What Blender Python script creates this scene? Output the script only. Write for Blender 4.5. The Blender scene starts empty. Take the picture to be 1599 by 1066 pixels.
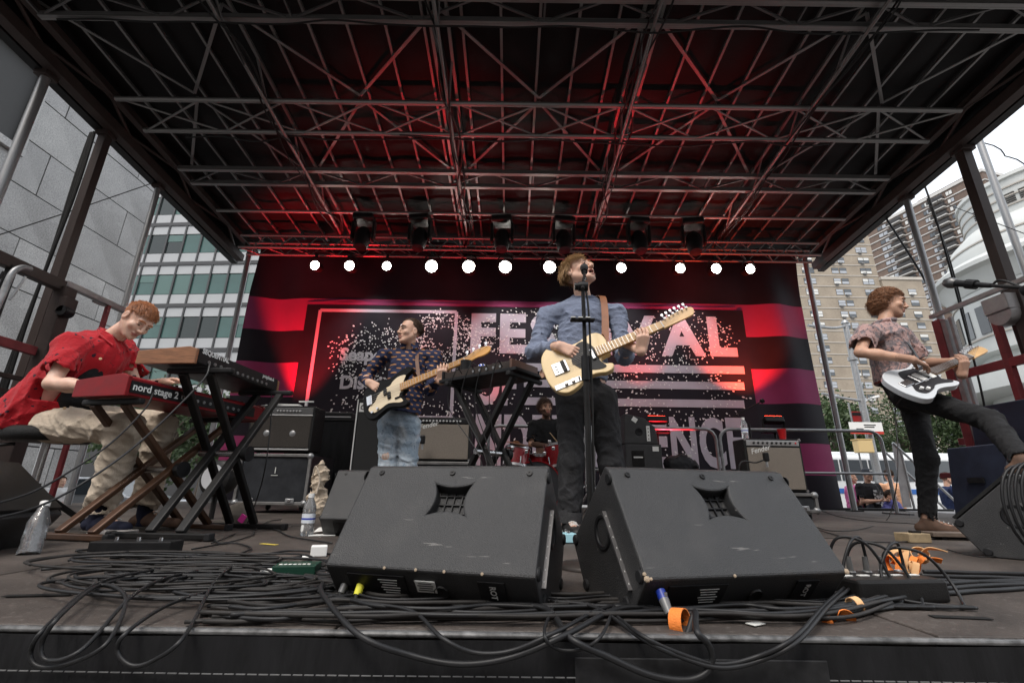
import bpy, bmesh, math, random
import numpy as np
from mathutils import Vector, Matrix

random.seed(11)
rng = np.random.default_rng(5)
SC = bpy.context.scene
COL = SC.collection
R = math.radians

# ------------------------------------------------------------------ camera
CAM_H = 0.26                    # metres above the stage deck (deck top is z = 0)
FPX, WPX, HPX = 725.0, 1599, 1066
PITCH, ROLL = R(17.7), R(0.8)
_fw = Vector((0, math.cos(PITCH), math.sin(PITCH)))
_up0 = Vector((0, -math.sin(PITCH), math.cos(PITCH)))
_rt = Vector((1, 0, 0)) * math.cos(ROLL) + _up0 * math.sin(ROLL)
_up = _up0 * math.cos(ROLL) - Vector((1, 0, 0)) * math.sin(ROLL)
cam_data = bpy.data.cameras.new('camera')
cam_data.sensor_width = 36
cam_data.lens = 36 * FPX / WPX
cam_data.clip_start = 0.05
cam_data.clip_end = 2000
cam = bpy.data.objects.new('camera', cam_data)
COL.objects.link(cam)
_m = Matrix((_rt, _up, -_fw)).transposed().to_4x4()
_m.translation = Vector((0, 0, CAM_H))
cam.matrix_world = _m
SC.camera = cam

def at(x, y, Y):
    """point of the photograph (x, y) that stands Y metres into the scene"""
    d = _fw + _rt * ((x - WPX / 2) / FPX) + _up * ((HPX / 2 - y) / FPX)
    return Vector((0, 0, CAM_H)) + d * (Y / d.y)

def fl(x, y, z=0.0):
    d = _fw + _rt * ((x - WPX / 2) / FPX) + _up * ((HPX / 2 - y) / FPX)
    return Vector((0, 0, CAM_H)) + d * ((z - CAM_H) / d.z)

# ------------------------------------------------------------------ light
SUN_EL, SUN_AZ = R(58), R(205)          # soft overcast daylight from behind the photographer
world = bpy.data.worlds.new('World')
SC.world = world
world.use_nodes = True
_n = world.node_tree.nodes; _l = world.node_tree.links
_n.clear()
_sky = _n.new('ShaderNodeTexSky'); _sky.sky_type = 'NISHITA'; _sky.sun_disc = False
_sky.sun_elevation = SUN_EL; _sky.sun_rotation = SUN_AZ; _sky.dust_density = 6; _sky.air_density = 1.5
_bg1 = _n.new('ShaderNodeBackground'); _bg1.inputs[1].default_value = 0.06
_bg2 = _n.new('ShaderNodeBackground'); _bg2.inputs[0].default_value = (0.93, 0.96, 1.0, 1); _bg2.inputs[1].default_value = 1.05
_add = _n.new('ShaderNodeAddShader'); _wo = _n.new('ShaderNodeOutputWorld')
_l.new(_sky.outputs[0], _bg1.inputs[0]); _l.new(_bg1.outputs[0], _add.inputs[0]); _l.new(_bg2.outputs[0], _add.inputs[1])
_l.new(_add.outputs[0], _wo.inputs[0])
sun_data = bpy.data.lights.new('sun', 'SUN')
sun_data.energy = 1.5; sun_data.angle = R(18); sun_data.color = (1, 0.97, 0.93)
sun = bpy.data.objects.new('sun', sun_data); COL.objects.link(sun)
_sd = Vector((math.sin(SUN_AZ) * math.cos(SUN_EL), math.cos(SUN_AZ) * math.cos(SUN_EL), math.sin(SUN_EL)))
sun.rotation_euler = _sd.to_track_quat('Z', 'Y').to_euler(); sun.location = _sd * 60
vs = SC.view_settings
vs.view_transform = 'Standard'; vs.look = 'None'; vs.exposure = 0.3; vs.gamma = 1.0; vs.use_curve_mapping = False
SC.render.engine = 'CYCLES'
SC.cycles.use_denoising = True
SC.cycles.max_bounces = 7; SC.cycles.diffuse_bounces = 3; SC.cycles.glossy_bounces = 3
SC.cycles.transmission_bounces = 5; SC.cycles.transparent_max_bounces = 8
SC.cycles.caustics_reflective = False; SC.cycles.caustics_refractive = False
SC.cycles.sample_clamp_indirect = 6.0

# ------------------------------------------------------------------ helpers
def mat(name, col, rough=0.6, metal=0.0, var=0.0, scale=8.0, bump=0.0, bscale=60.0, emit=0.0, col2=None, spec=None, stretch=None, coat=0.0, trans=0.0, detail=6):
    m = bpy.data.materials.new(name); m.use_nodes = True
    n = m.node_tree.nodes; l = m.node_tree.links
    b = n['Principled BSDF']
    b.inputs['Base Color'].default_value = (*col, 1)
    b.inputs['Roughness'].default_value = rough
    b.inputs['Metallic'].default_value = metal
    if spec is None and max(col) < .07 and metal < .35: spec = .22
    if spec is not None: b.inputs['Specular IOR Level'].default_value = spec
    if coat: b.inputs['Coat Weight'].default_value = coat
    if trans: b.inputs['Transmission Weight'].default_value = trans
    if emit:
        b.inputs['Emission Color'].default_value = (*col, 1); b.inputs['Emission Strength'].default_value = emit
    if var or bump or col2:
        tc = n.new('ShaderNodeTexCoord'); mp = n.new('ShaderNodeMapping')
        l.new(tc.outputs['Object'], mp.inputs[0])
        if stretch: mp.inputs['Scale'].default_value = stretch
    if var or col2:
        nt = n.new('ShaderNodeTexNoise'); nt.inputs['Scale'].default_value = scale; nt.inputs['Detail'].default_value = detail
        nt.inputs['Roughness'].default_value = 0.65
        l.new(mp.outputs[0], nt.inputs['Vector'])
        rp = n.new('ShaderNodeValToRGB')
        c2 = col2 if col2 else tuple(min(1, c * (1 + var)) for c in col)
        c1 = col if col2 else tuple(c * (1 - var) for c in col)
        rp.color_ramp.elements[0].color = (*c1, 1); rp.color_ramp.elements[1].color = (*c2, 1)
        rp.color_ramp.elements[0].position = 0.32; rp.color_ramp.elements[1].position = 0.68
        l.new(nt.outputs['Fac'], rp.inputs[0]); l.new(rp.outputs[0], b.inputs['Base Color'])
        mr = n.new('ShaderNodeMapRange'); mr.inputs[3].default_value = max(0, rough - 0.12); mr.inputs[4].default_value = min(1, rough + 0.12)
        l.new(nt.outputs['Fac'], mr.inputs[0]); l.new(mr.outputs[0], b.inputs['Roughness'])
    if bump:
        nb = n.new('ShaderNodeTexNoise'); nb.inputs['Scale'].default_value = bscale; nb.inputs['Detail'].default_value = 4
        l.new(mp.outputs[0], nb.inputs['Vector'])
        bp = n.new('ShaderNodeBump'); bp.inputs['Strength'].default_value = bump; bp.inputs['Distance'].default_value = 0.01
        l.new(nb.outputs['Fac'], bp.inputs['Height']); l.new(bp.outputs[0], b.inputs['Normal'])
    return m

def frame(d, hint=(0, 0, 1)):
    d = Vector(d).normalized(); h = Vector(hint)
    if abs(d.dot(h)) > 0.98: h = Vector((1, 0, 0))
    a = h.cross(d).normalized(); b = d.cross(a)
    return a, b, d

class MB:
    """collects shapes, then links them as ONE mesh object"""
    def __init__(s): s.v = []; s.f = []; s.mi = []
    def add(s, vs, fs, m=0):
        o = len(s.v); s.v.extend([tuple(v) for v in vs])
        s.f.extend([tuple(i + o for i in f) for f in fs]); s.mi.extend([m] * len(fs)); return s
    def box(s, c, d, rot=None, m=0):
        c = Vector(c); out = []
        for x in (-.5, .5):
            for y in (-.5, .5):
                for z in (-.5, .5):
                    p = Vector((x * d[0], y * d[1], z * d[2]))
                    out.append(c + (rot @ p if rot is not None else p))
        return s.add(out, [(0, 1, 3, 2), (4, 6, 7, 5), (0, 4, 5, 1), (2, 3, 7, 6), (0, 2, 6, 4), (1, 5, 7, 3)], m)
    def beam(s, p, q, w, h, hint=(0, 0, 1), m=0):
        p = Vector(p); q = Vector(q); a, b, d = frame(q - p, hint)
        vs = [e + a * (x * w / 2) + b * (y * h / 2) for e in (p, q) for x, y in ((-1, -1), (1, -1), (1, 1), (-1, 1))]
        return s.add(vs, [(3, 2, 1, 0), (4, 5, 6, 7), (0, 1, 5, 4), (1, 2, 6, 5), (2, 3, 7, 6), (3, 0, 4, 7)], m)
    def cyl(s, p, q, r0, r1=None, n=12, m=0):
        r1 = r0 if r1 is None else r1
        p = Vector(p); q = Vector(q); a, b, d = frame(q - p)
        vs = [e + (a * math.cos(t) + b * math.sin(t)) * r for e, r in ((p, r0), (q, r1)) for t in [2 * math.pi * i / n for i in range(n)]]
        fs = [(i, (i + 1) % n, n + (i + 1) % n, n + i) for i in range(n)] + [tuple(range(n - 1, -1, -1)), tuple(range(n, 2 * n))]
        return s.add(vs, fs, m)
    def tube(s, pts, r, n=8, m=0, closed=False, cap=True):
        pts = [Vector(p) for p in pts]; N = len(pts); rad = r if hasattr(r, '__len__') else [r] * N
        t0 = (pts[1] - pts[0]).normalized(); a, b, _ = frame(t0); vs = []
        for i, p in enumerate(pts):
            t = (pts[(i + 1) % N] - pts[i - 1]) if closed else (pts[min(i + 1, N - 1)] - pts[max(i - 1, 0)])
            if t.length < 1e-9: t = t0
            t.normalize(); a = (a - t * a.dot(t)).normalized(); b = t.cross(a)
            vs += [p + (a * math.cos(u) + b * math.sin(u)) * rad[i] for u in [2 * math.pi * k / n for k in range(n)]]
        fs = []
        for i in range(N if closed else N - 1):
            j = (i + 1) % N
            fs += [(i * n + k, i * n + (k + 1) % n, j * n + (k + 1) % n, j * n + k) for k in range(n)]
        if not closed and cap: fs += [tuple(range(n - 1, -1, -1)), tuple(range((N - 1) * n, N * n))]
        return s.add(vs, fs, m)
    def lathe(s, prof, o=(0, 0, 0), ax=(0, 0, 1), n=24, m=0, arc=(0, 2 * math.pi)):
        o = Vector(o); a, b, d = frame(ax); full = abs(arc[1] - arc[0] - 2 * math.pi) < 1e-6
        K = n if full else n + 1; vs = []
        for k in range(K):
            t = arc[0] + (arc[1] - arc[0]) * k / n
            e = a * math.cos(t) + b * math.sin(t)
            vs += [o + e * r + d * z for r, z in prof]
        P = len(prof); fs = []
        for k in range(n):
            j = (k + 1) % K
            fs += [(k * P + i, j * P + i, j * P + i + 1, k * P + i + 1) for i in range(P - 1)]
        return s.add(vs, fs, m)
    def prism(s, poly, o, ex, ey, th, m=0, m_side=None):
        o = Vector(o); ex = Vector(ex); ey = Vector(ey); nz = ex.cross(ey).normalized(); N = len(poly)
        vs = [o + ex * x + ey * y for x, y in poly] + [o + ex * x + ey * y + nz * th for x, y in poly]
        s.add(vs, [tuple(range(N - 1, -1, -1)), tuple(range(N, 2 * N))], m)
        o2 = len(s.v) - 2 * N
        for i in range(N):
            s.f.append((o2 + i, o2 + (i + 1) % N, o2 + N + (i + 1) % N, o2 + N + i)); s.mi.append(m if m_side is None else m_side)
        return s
    def grid(s, fn, nu, nv, m=0):
        vs = [fn(u / nu, v / nv) for v in range(nv + 1) for u in range(nu + 1)]
        fs = [(v * (nu + 1) + u, v * (nu + 1) + u + 1, (v + 1) * (nu + 1) + u + 1, (v + 1) * (nu + 1) + u) for v in range(nv) for u in range(nu)]
        return s.add(vs, fs, m)
    def build(s, name, m, parent=None, smooth=False, bevel=0.0, seg=2):
        me = bpy.data.meshes.new(name); me.from_pydata(s.v, [], s.f)
        ms = m if isinstance(m, (list, tuple)) else [m]
        for x in ms: me.materials.append(x)
        if len(ms) > 1: me.polygons.foreach_set('material_index', s.mi)
        me.update()
        o = link(name, me, parent)
        if smooth: shade(o, 40 if smooth is True else smooth)
        if bevel:
            bm_ = o.modifiers.new('bevel', 'BEVEL'); bm_.width = bevel; bm_.segments = seg; bm_.limit_method = 'ANGLE'; bm_.angle_limit = R(40)
        return o

def shade(o, ang=40):
    me = o.data
    me.polygons.foreach_set('use_smooth', [True] * len(me.polygons))
    if ang < 180:
        bm = bmesh.new(); bm.from_mesh(me); ca = R(ang)
        for e in bm.edges:
            if len(e.link_faces) == 2 and e.calc_face_angle(0) > ca: e.smooth = False
        bm.to_mesh(me); bm.free()

def link(name, data, parent=None):
    o = bpy.data.objects.new(name, data); COL.objects.link(o)
    if parent is not None:
        o.parent = parent
        top = parent
        while top.parent is not None: top = top.parent
        if parent is top and parent.type == 'EMPTY' and not parent.get('_local'):
            o.matrix_parent_inverse = parent.matrix_basis.inverted()
    return o

def tag(o, label, cat, group=None):
    o['label'] = label; o['category'] = cat
    if group: o['group'] = group
    return o

def struct(o): o['kind'] = 'structure'; return o

def thing(name, label, cat, loc=(0, 0, 0), group=None, local=False, rot=None):
    """an Empty at the thing's base; parts are given in world space unless local"""
    o = bpy.data.objects.new(name, None); COL.objects.link(o)
    o.empty_display_size = 0.1; o.location = loc
    if rot is not None: o.rotation_euler = rot
    if local: o['_local'] = 1
    return tag(o, label, cat, group)

def dup(root, loc, rot=None, label=None, scale=None):
    def cp(o, par):
        c = o.copy(); COL.objects.link(c)
        if par is not None: c.parent = par
        for ch in o.children: cp(ch, c)
        return c
    r = cp(root, None); r.location = loc
    if rot is not None: r.rotation_euler = rot
    if scale: r.scale = scale
    if label: r['label'] = label
    return r

_unit = {}
def unit(kind, m):
    k = (kind, m.name)
    if k not in _unit:
        b = MB()
        if kind == 'cyl': b.cyl((0, 0, 0), (0, 0, 1), 1, n=10)
        else: b.box((0, 0, 0.5), (1, 1, 1))
        me = bpy.data.meshes.new('bar_' + kind); me.from_pydata(b.v, [], b.f); me.materials.append(m)
        if kind == 'cyl': me.polygons.foreach_set('use_smooth', [len(f) == 4 for f in b.f])
        _unit[k] = me
    return _unit[k]

def bar(name, p, q, w, m, parent=None, h=None, kind='cyl', hint=(0, 0, 1)):
    """one straight bar sharing a unit mesh: w = radius (round) or width (box)"""
    p = Vector(p); q = Vector(q); a, b, d = frame(q - p, hint)
    o = bpy.data.objects.new(name, unit(kind, m)); COL.objects.link(o)
    M = Matrix((a * w, b * (h or w), d * (q - p).length)).transposed().to_4x4(); M.translation = p
    if parent is not None:
        o.parent = parent
        if parent.type == 'EMPTY' and not parent.get('_local'): M = parent.matrix_basis.inverted() @ M
        elif parent.type == 'MESH' and 'barM' in parent: M = Matrix([list(r) for r in np.array(parent['barM']).reshape(4, 4)]).inverted() @ M
    o.matrix_basis = M
    return o

def smooth_path(pts, n=8, closed=False):
    P = [Vector(p) for p in pts]; N = len(P); out = []
    for i in range(N if closed else N - 1):
        p0 = P[i - 1] if (i > 0 or closed) else P[0] * 2 - P[1]
        p1 = P[i]; p2 = P[(i + 1) % N]
        p3 = P[(i + 2) % N] if (i + 2 < N or closed) else P[-1] * 2 - P[-2]
        for k in range(n):
            t = k / n
            out.append(0.5 * ((2 * p1) + (p2 - p0) * t + (2 * p0 - 5 * p1 + 4 * p2 - p3) * t * t + (3 * p1 - p0 - 3 * p2 + p3) * t ** 3))
    if not closed: out.append(P[-1])
    return out

def text_mesh(body, size=1.0, bold=0.0, xs=1.0, extrude=0.0, align='LEFT', shear=0.0, space=1.0):
    """letters as plain mesh data in the local XY plane (built-in font)"""
    c = bpy.data.curves.new('lettering', 'FONT'); c.body = body; c.size = size; c.offset = bold; c.extrude = extrude
    c.align_x = align; c.shear = shear; c.space_character = space; c.resolution_u = 4
    o = bpy.data.objects.new('lettering', c); COL.objects.link(o)
    dg = bpy.context.evaluated_depsgraph_get()
    me = bpy.data.meshes.new_from_object(o.evaluated_get(dg))
    bpy.data.objects.remove(o); bpy.data.curves.remove(c)
    for v in me.vertices: v.co.x *= xs
    return me

def lettering(name, body, o, ex, ey, size, m, parent, bold=0.0, xs=1.0, align='LEFT', fit=None, shear=0.0):
    """flat print laid on a surface: ex along the line of writing, ey up"""
    me = text_mesh(body, size, bold, xs, align=align, shear=shear); me.materials.clear(); me.materials.append(m)
    ex = Vector(ex).normalized(); ey = Vector(ey).normalized(); nz = ex.cross(ey)
    w = max((v.co.x for v in me.vertices), default=1) - min((v.co.x for v in me.vertices), default=0)
    s = fit / w if fit else 1
    for v in me.vertices: v.co = Vector(o) + ex * v.co.x * s + ey * v.co.y * s
    return link(name, me, parent)
# ------------------------------------------------------------------ figures: smooth implicit bodies meshed by surface nets
def V3(p): return np.array((p[0], p[1], p[2]), dtype=np.float32)

def cone(L, a, b, ra, rb, k=0.02, flat=None, sub=False):
    a = V3(a); b = V3(b); r = max(ra, rb)
    if flat is not None: flat = (V3(flat[0]) / np.linalg.norm(V3(flat[0])), flat[1])
    L.append(('c', (a, b, ra, rb, flat), k, sub, np.minimum(a, b) - r, np.maximum(a, b) + r))

def ell(L, c, rad, ax=None, k=0.02, sub=False):
    c = V3(c); A = np.eye(3, dtype=np.float32) if ax is None else np.array([V3(x) for x in ax]); m = max(rad)
    L.append(('e', (c, np.array(rad, np.float32), A), k, sub, c - m, c + m))

def plane_cut(L, o, n, region_lo, region_hi, k=0.004):
    """remove what lies on the side that n points to, inside a region"""
    L.append(('p', (V3(o), V3(n) / np.linalg.norm(V3(n))), k, True, V3(region_lo), V3(region_hi)))

_CE = [(0, 1), (2, 3), (4, 5), (6, 7), (0, 2), (1, 3), (4, 6), (5, 7), (0, 4), (1, 5), (2, 6), (3, 7)]
_CO = np.array([(0, 0, 0), (0, 0, 1), (0, 1, 0), (0, 1, 1), (1, 0, 0), (1, 0, 1), (1, 1, 0), (1, 1, 1)])

def field(L, lo, hi, vox, fold=None):
    lo = V3(lo); n = np.ceil((V3(hi) - lo) / vox).astype(int) + 1
    F = np.full(tuple(n), 0.5, np.float32)
    for typ, pr, k, sub, blo, bhi in L:
        g = k * 1.2 + vox * 3
        i0 = np.clip(np.floor((blo - g - lo) / vox).astype(int), 0, n); i1 = np.clip(np.ceil((bhi + g - lo) / vox).astype(int) + 1, 0, n)
        if (i1 <= i0).any(): continue
        sl = tuple(slice(a, b) for a, b in zip(i0, i1))
        X = (lo[0] + np.arange(i0[0], i1[0], dtype=np.float32) * vox)[:, None, None]
        Y = (lo[1] + np.arange(i0[1], i1[1], dtype=np.float32) * vox)[None, :, None]
        Z = (lo[2] + np.arange(i0[2], i1[2], dtype=np.float32) * vox)[None, None, :]
        if typ == 'c':
            a, b, ra, rb, flat = pr; ba = b - a; bb = float(ba @ ba) + 1e-12
            qx, qy, qz = X - a[0], Y - a[1], Z - a[2]
            t = np.clip((qx * ba[0] + qy * ba[1] + qz * ba[2]) / bb, 0, 1)
            rx, ry, rz = qx - t * ba[0], qy - t * ba[1], qz - t * ba[2]
            d2 = rx * rx + ry * ry + rz * rz
            if flat is not None:
                c = rx * flat[0][0] + ry * flat[0][1] + rz * flat[0][2]
                d2 = d2 + c * c * (1 / flat[1] ** 2 - 1)
            d = np.sqrt(d2) - (ra + t * (rb - ra))
        elif typ == 'e':
            c, r, A = pr; qx, qy, qz = X - c[0], Y - c[1], Z - c[2]
            k0 = 0; k1 = 0
            for i in range(3):
                p = (qx * A[i][0] + qy * A[i][1] + qz * A[i][2]) / r[i]
                k0 = k0 + p * p; k1 = k1 + (p / r[i]) ** 2
            k0 = np.sqrt(k0); k1 = np.sqrt(k1) + 1e-9
            d = k0 * (k0 - 1) / k1
        else:
            o, nn = pr
            d = -((X - o[0]) * nn[0] + (Y - o[1]) * nn[1] + (Z - o[2]) * nn[2])
        f = F[sl]
        if sub:
            h = np.clip(0.5 - 0.5 * (f + d) / k, 0, 1); F[sl] = f * (1 - h) - d * h + k * h * (1 - h)
        else:
            h = np.clip(0.5 + 0.5 * (d - f) / k, 0, 1); F[sl] = d * (1 - h) + f * h - k * h * (1 - h)
    if fold:
        amp, freq, seed = fold[:3]; st = fold[3] if len(fold) > 3 else (1, 1, 1)
        I = np.argwhere(np.abs(F) < 0.045); P = lo + I.astype(np.float32) * vox
        rg = np.random.default_rng(seed); w = 0
        for o in range(5):
            d = rg.normal(size=3) * np.array(st); d /= np.linalg.norm(d); e = rg.normal(size=3); e /= np.linalg.norm(e)
            fr = freq * (0.7 + 0.45 * o)
            s = np.sin(P @ d * fr + rg.uniform(0, 6) + 1.6 * np.sin(P @ e * fr * 0.45 + rg.uniform(0, 6)))
            w = w + (1 - np.abs(s)) ** 2.6 / (1 + 0.35 * o)
        F[I[:, 0], I[:, 1], I[:, 2]] += amp * (0.8 - w.astype(np.float32))
    return F, lo

def nets(F, lo, vox):
    S = F < 0
    c = np.zeros(tuple(np.array(S.shape) - 1), np.int8)
    for dx, dy, dz in _CO: c += S[dx:S.shape[0] - 1 + dx, dy:S.shape[1] - 1 + dy, dz:S.shape[2] - 1 + dz]
    ids = np.argwhere((c > 0) & (c < 8))
    idx = np.full(c.shape, -1, np.int32); idx[ids[:, 0], ids[:, 1], ids[:, 2]] = np.arange(len(ids))
    val = np.stack([F[ids[:, 0] + o[0], ids[:, 1] + o[1], ids[:, 2] + o[2]] for o in _CO], 1)
    acc = np.zeros((len(ids), 3), np.float32); cnt = np.zeros(len(ids), np.float32)
    for a, b in _CE:
        va, vb = val[:, a], val[:, b]; m = (va < 0) != (vb < 0)
        t = np.where(m, va / np.where(m, va - vb, 1), 0)[:, None]
        acc += np.where(m[:, None], _CO[a] + t * (_CO[b] - _CO[a]), 0); cnt += m
    verts = lo + (ids + acc / cnt[:, None]) * vox
    quads = []
    nx, ny, nz = S.shape
    for ax in range(3):
        A = [slice(0, -1) if i == ax else slice(1, -1) for i in range(3)]; B = [slice(1, None) if i == ax else slice(1, -1) for i in range(3)]
        a, b = S[tuple(A)], S[tuple(B)]
        e = np.argwhere(a != b)
        if not len(e): continue
        sg = a[e[:, 0], e[:, 1], e[:, 2]]
        u, w = (ax + 1) % 3, (ax + 2) % 3
        base = e.copy(); base[:, u] += 1; base[:, w] += 1
        q = []
        for du, dw in ((-1, -1), (0, -1), (0, 0), (-1, 0)):
            cc = base.copy(); cc[:, u] += du; cc[:, w] += dw
            q.append(idx[cc[:, 0], cc[:, 1], cc[:, 2]])
        q = np.stack(q, 1); q[~sg] = q[~sg][:, ::-1]
        quads.append(q)
    return verts, np.concatenate(quads)

def relax(v, q, it):
    for _ in range(it):
        s = np.zeros_like(v); c = np.zeros(len(v), np.float32)
        for i in range(4):
            a, b = q[:, i], q[:, (i + 1) % 4]
            np.add.at(s, a, v[b]); np.add.at(c, a, 1); np.add.at(s, b, v[a]); np.add.at(c, b, 1)
        v = v * 0.5 + 0.5 * s / np.maximum(c, 1)[:, None]
    return v

def skin_mesh(name, patches, mats, parent, matfn=None):
    """patches: (verts, quads) lists joined into one smooth mesh object"""
    vs, fs, o = [], [], 0
    for v, q in patches: vs.append(v); fs.append(q + o); o += len(v)
    v = np.concatenate(vs).astype(np.float32); q = np.concatenate(fs).astype(np.int32)
    me = bpy.data.meshes.new(name)
    me.vertices.add(len(v)); me.vertices.foreach_set('co', v.ravel())
    me.loops.add(q.size); me.loops.foreach_set('vertex_index', q.ravel())
    me.polygons.add(len(q)); me.polygons.foreach_set('loop_start', np.arange(0, q.size, 4, dtype=np.int32))
    me.update(calc_edges=True); me.validate()
    me.polygons.foreach_set('use_smooth', np.ones(len(me.polygons), bool))
    for m in mats: me.materials.append(m)
    if matfn is not None and len(me.polygons) == len(q):
        me.polygons.foreach_set('material_index', matfn(v[q].mean(1)).astype(np.int32))
    return link(name, me, parent)

def bounds(L, pad=0.02):
    U = [x for x in L if not x[3]]
    return np.min([x[4] for x in U], 0) - pad, np.max([x[5] for x in U], 0) + pad

def cloth(name, L, m, parent, vox=0.008, fold=None, it=1, matfn=None):
    lo, hi = bounds(L); F, lo = field(L, lo, hi, vox, fold); v, q = nets(F, lo, vox)
    return skin_mesh(name, [(relax(v, q, it), q)], m if isinstance(m, list) else [m], parent, matfn)

def head_axes(fwd, up):
    f = Vector(fwd).normalized(); u = Vector(up); u = (u - f * u.dot(f)).normalized(); r = f.cross(u)
    return r, f, u            # r = the person's own right-hand side

def head_ops(L, c, ax, s=0.95, mouth=0.0, thin=1.0, eyes=True):
    r, f, u = ax; c = Vector(c)
    def P(x, y, z): return c + (r * x * thin + f * y + u * z) * s
    A = [r, f, u]
    def E(x, y, z, a, b, d, k=0.02, sub=False): ell(L, P(x, y, z), (a * s, b * s, d * s), A, k * s, sub)
    def C(p, q, a, b, k=0.02, sub=False): cone(L, P(*p), P(*q), a * s, b * s, k * s, None, sub)
    E(0, -.012, .042, .075, .096, .086)
    E(0, .028, -.03, .06, .064, .082, .03)
    for g in (-1, 1):
        C((g * .056, -.005, -.04), (g * .024, .06, -.094), .018, .018, .025)
        E(g * .044, .062, -.026, .022, .022, .02, .02)
        E(g * .079, -.008, -.004, .010, .02, .032, .008)
        E(g * .088, .0, -.004, .006, .011, .02, .006, True)
    E(0, .068, -.1, .024, .02, .018, .02)
    C((-.036, .078, .026), (.036, .078, .026), .014, .014, .02)
    for g in (-1, 1): E(g * .031, .104, .004, .02, .02, .012, .014, True)
    for g in (-1, 1):
        if eyes: E(g * .031, .079, .004, .0165, .0135, .0105, .004)
        else: C((g * .02, .089, .0115), (g * .044, .084, .0105), .0042, .004, .004); C((g * .021, .087, -.007), (g * .043, .083, -.006), .0036, .0036, .004)
    C((0, .091, .012), (0, .1125, -.03), .0085, .0115, .012)
    for g in (-1, 1): E(g * .011, .1, -.036, .009, .012, .008, .008)
    dz = -.02 * mouth
    E(0, .088, -.06, .026, .014, .0065, .008)
    E(0, .086, -.073 + dz, .022, .014, .0075, .008)
    if mouth: E(0, .095, -.066 + dz / 2, .019, .03, .006 + .011 * mouth, .004, True)
    else: E(0, .104, -.0665, .024, .01, .002, .003, True)

m_iris = mat('dark iris', (.02, .013, .01), .3)
def head_extra(parent, c, ax, s, browm, eyem, look=None, brow=True):
    r, f, u = ax; c = Vector(c)
    def P(x, y, z): return c + (r * x + f * y + u * z) * s
    for g in (-1, 1):
        if eyem is not None:
            b = MB(); o = P(g * .031, .0795, .003)
            b.lathe([(0.0001, .0112 * s), (.005 * s, .0102 * s), (.009 * s, .0068 * s), (.0112 * s, 0)], o, f, 12, 0)
            b.lathe([(0.0001, .0122 * s), (.004 * s, .0119 * s), (.0072 * s, .0104 * s)], o, (f + (look or Vector((0, 0, 0)))).normalized(), 10, 1)
            b.build('eye', [eyem, m_iris], parent, smooth=True)
            b = MB(); b.tube(smooth_path([P(g * .0185, .0895, .0065), P(g * .026, .0935, .0108), P(g * .036, .0925, .0108), P(g * .0455, .085, .0065)], 3), .0016 * s, 5); b.build('eyelash', m_iris, parent)
        if brow:
            b = MB(); pts = [P(g * x, y, z) for x, y, z in ((.011, .0985, .025), (.026, .0985, .0305), (.042, .091, .0285), (.051, .079, .023))]
            b.tube(smooth_path(pts, 4), [.0022 * s + .0022 * s * math.sin(math.pi * (i + 2) / 16) for i in range(13)], 6)
            b.build('eyebrow', browm, parent, smooth=True)

def hand_ops(L, wrist, d, palm, side, curls=(60, 70, 75, 80), thumb=(0.5, 0.5, 40), s=1.0, spread=4):
    """side +1 right hand, -1 left; palm = direction the palm faces; returns finger tips"""
    w = Vector(wrist); d = Vector(d).normalized(); n = Vector(palm); n = (n - d * n.dot(d)).normalized(); t = d.cross(n) * side
    tips = []
    offs = (.029, .0095, -.0105, -.029); lens = (.07, .078, .072, .056); kn = (.088, .091, .087, .08)
    for i in range(4):
        k = w + (d * kn[i] + t * offs[i]) * s
        cone(L, w + t * offs[i] * .55 * s, k, .0155 * s, .0115 * s, .014, (n, .95))
        dirv = d; p = k; a = 0; rad = (.0095, .0088, .0078, .0066) if i < 3 else (.0084, .0078, .0068, .0058)
        sp = R(spread * (1.5 - i))
        for j, (fr, cf) in enumerate(((.45, .38), (.31, .38), (.24, .24))):
            a += R(curls[i]) * cf * 1.0
            dirv = (d * math.cos(a) + n * math.sin(a)) + t * math.tan(sp)
            q = p + dirv.normalized() * lens[i] * fr * s
            cone(L, p, q, rad[j] * s, rad[j + 1] * s, .004); p = q
        tips.append(p)
    b = w + (d * .022 + t * .02 + n * .006) * s
    d1 = (d * thumb[0] + t * (1 - thumb[0]) + n * thumb[1]).normalized(); p = b + d1 * .048 * s
    cone(L, b, p, .0165 * s, .0115 * s, .012)
    d2 = (d1 * math.cos(R(thumb[2])) + (d * .8 + n * .4 - t * .3).normalized() * math.sin(R(thumb[2]))).normalized(); q = p + d2 * .034 * s
    cone(L, p, q, .0105 * s, .0095 * s, .004); cone(L, q, q + d2 * .024 * s, .0093 * s, .0075 * s, .004)
    return tips

def patch(L, lo, hi, vox, it=0):
    F, l = field(L, lo, hi, vox); v, q = nets(F, l, vox); return (relax(v, q, it) if it else v), q

def body_mesh(name, L, boxes, vox, mats, parent, matfn=None):
    """main body coarse, fine patches (lo, hi, vox) for head and hands cut in; one mesh"""
    lo, hi = bounds(L); v, q = patch(L, lo, hi, vox); out = []
    c = v[q].mean(1); keep = np.ones(len(q), bool)
    for blo, bhi, bv in boxes:
        keep &= ~((c > V3(blo) + vox * 1.2) & (c < V3(bhi) - vox * 1.2)).all(1)
        out.append(patch(L, blo, bhi, bv))
    q = q[keep]; used = np.unique(q); rem = np.full(len(v), -1, np.int32); rem[used] = np.arange(len(used))
    return skin_mesh(name, [(v[used], rem[q])] + out, mats, parent, matfn)

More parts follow.
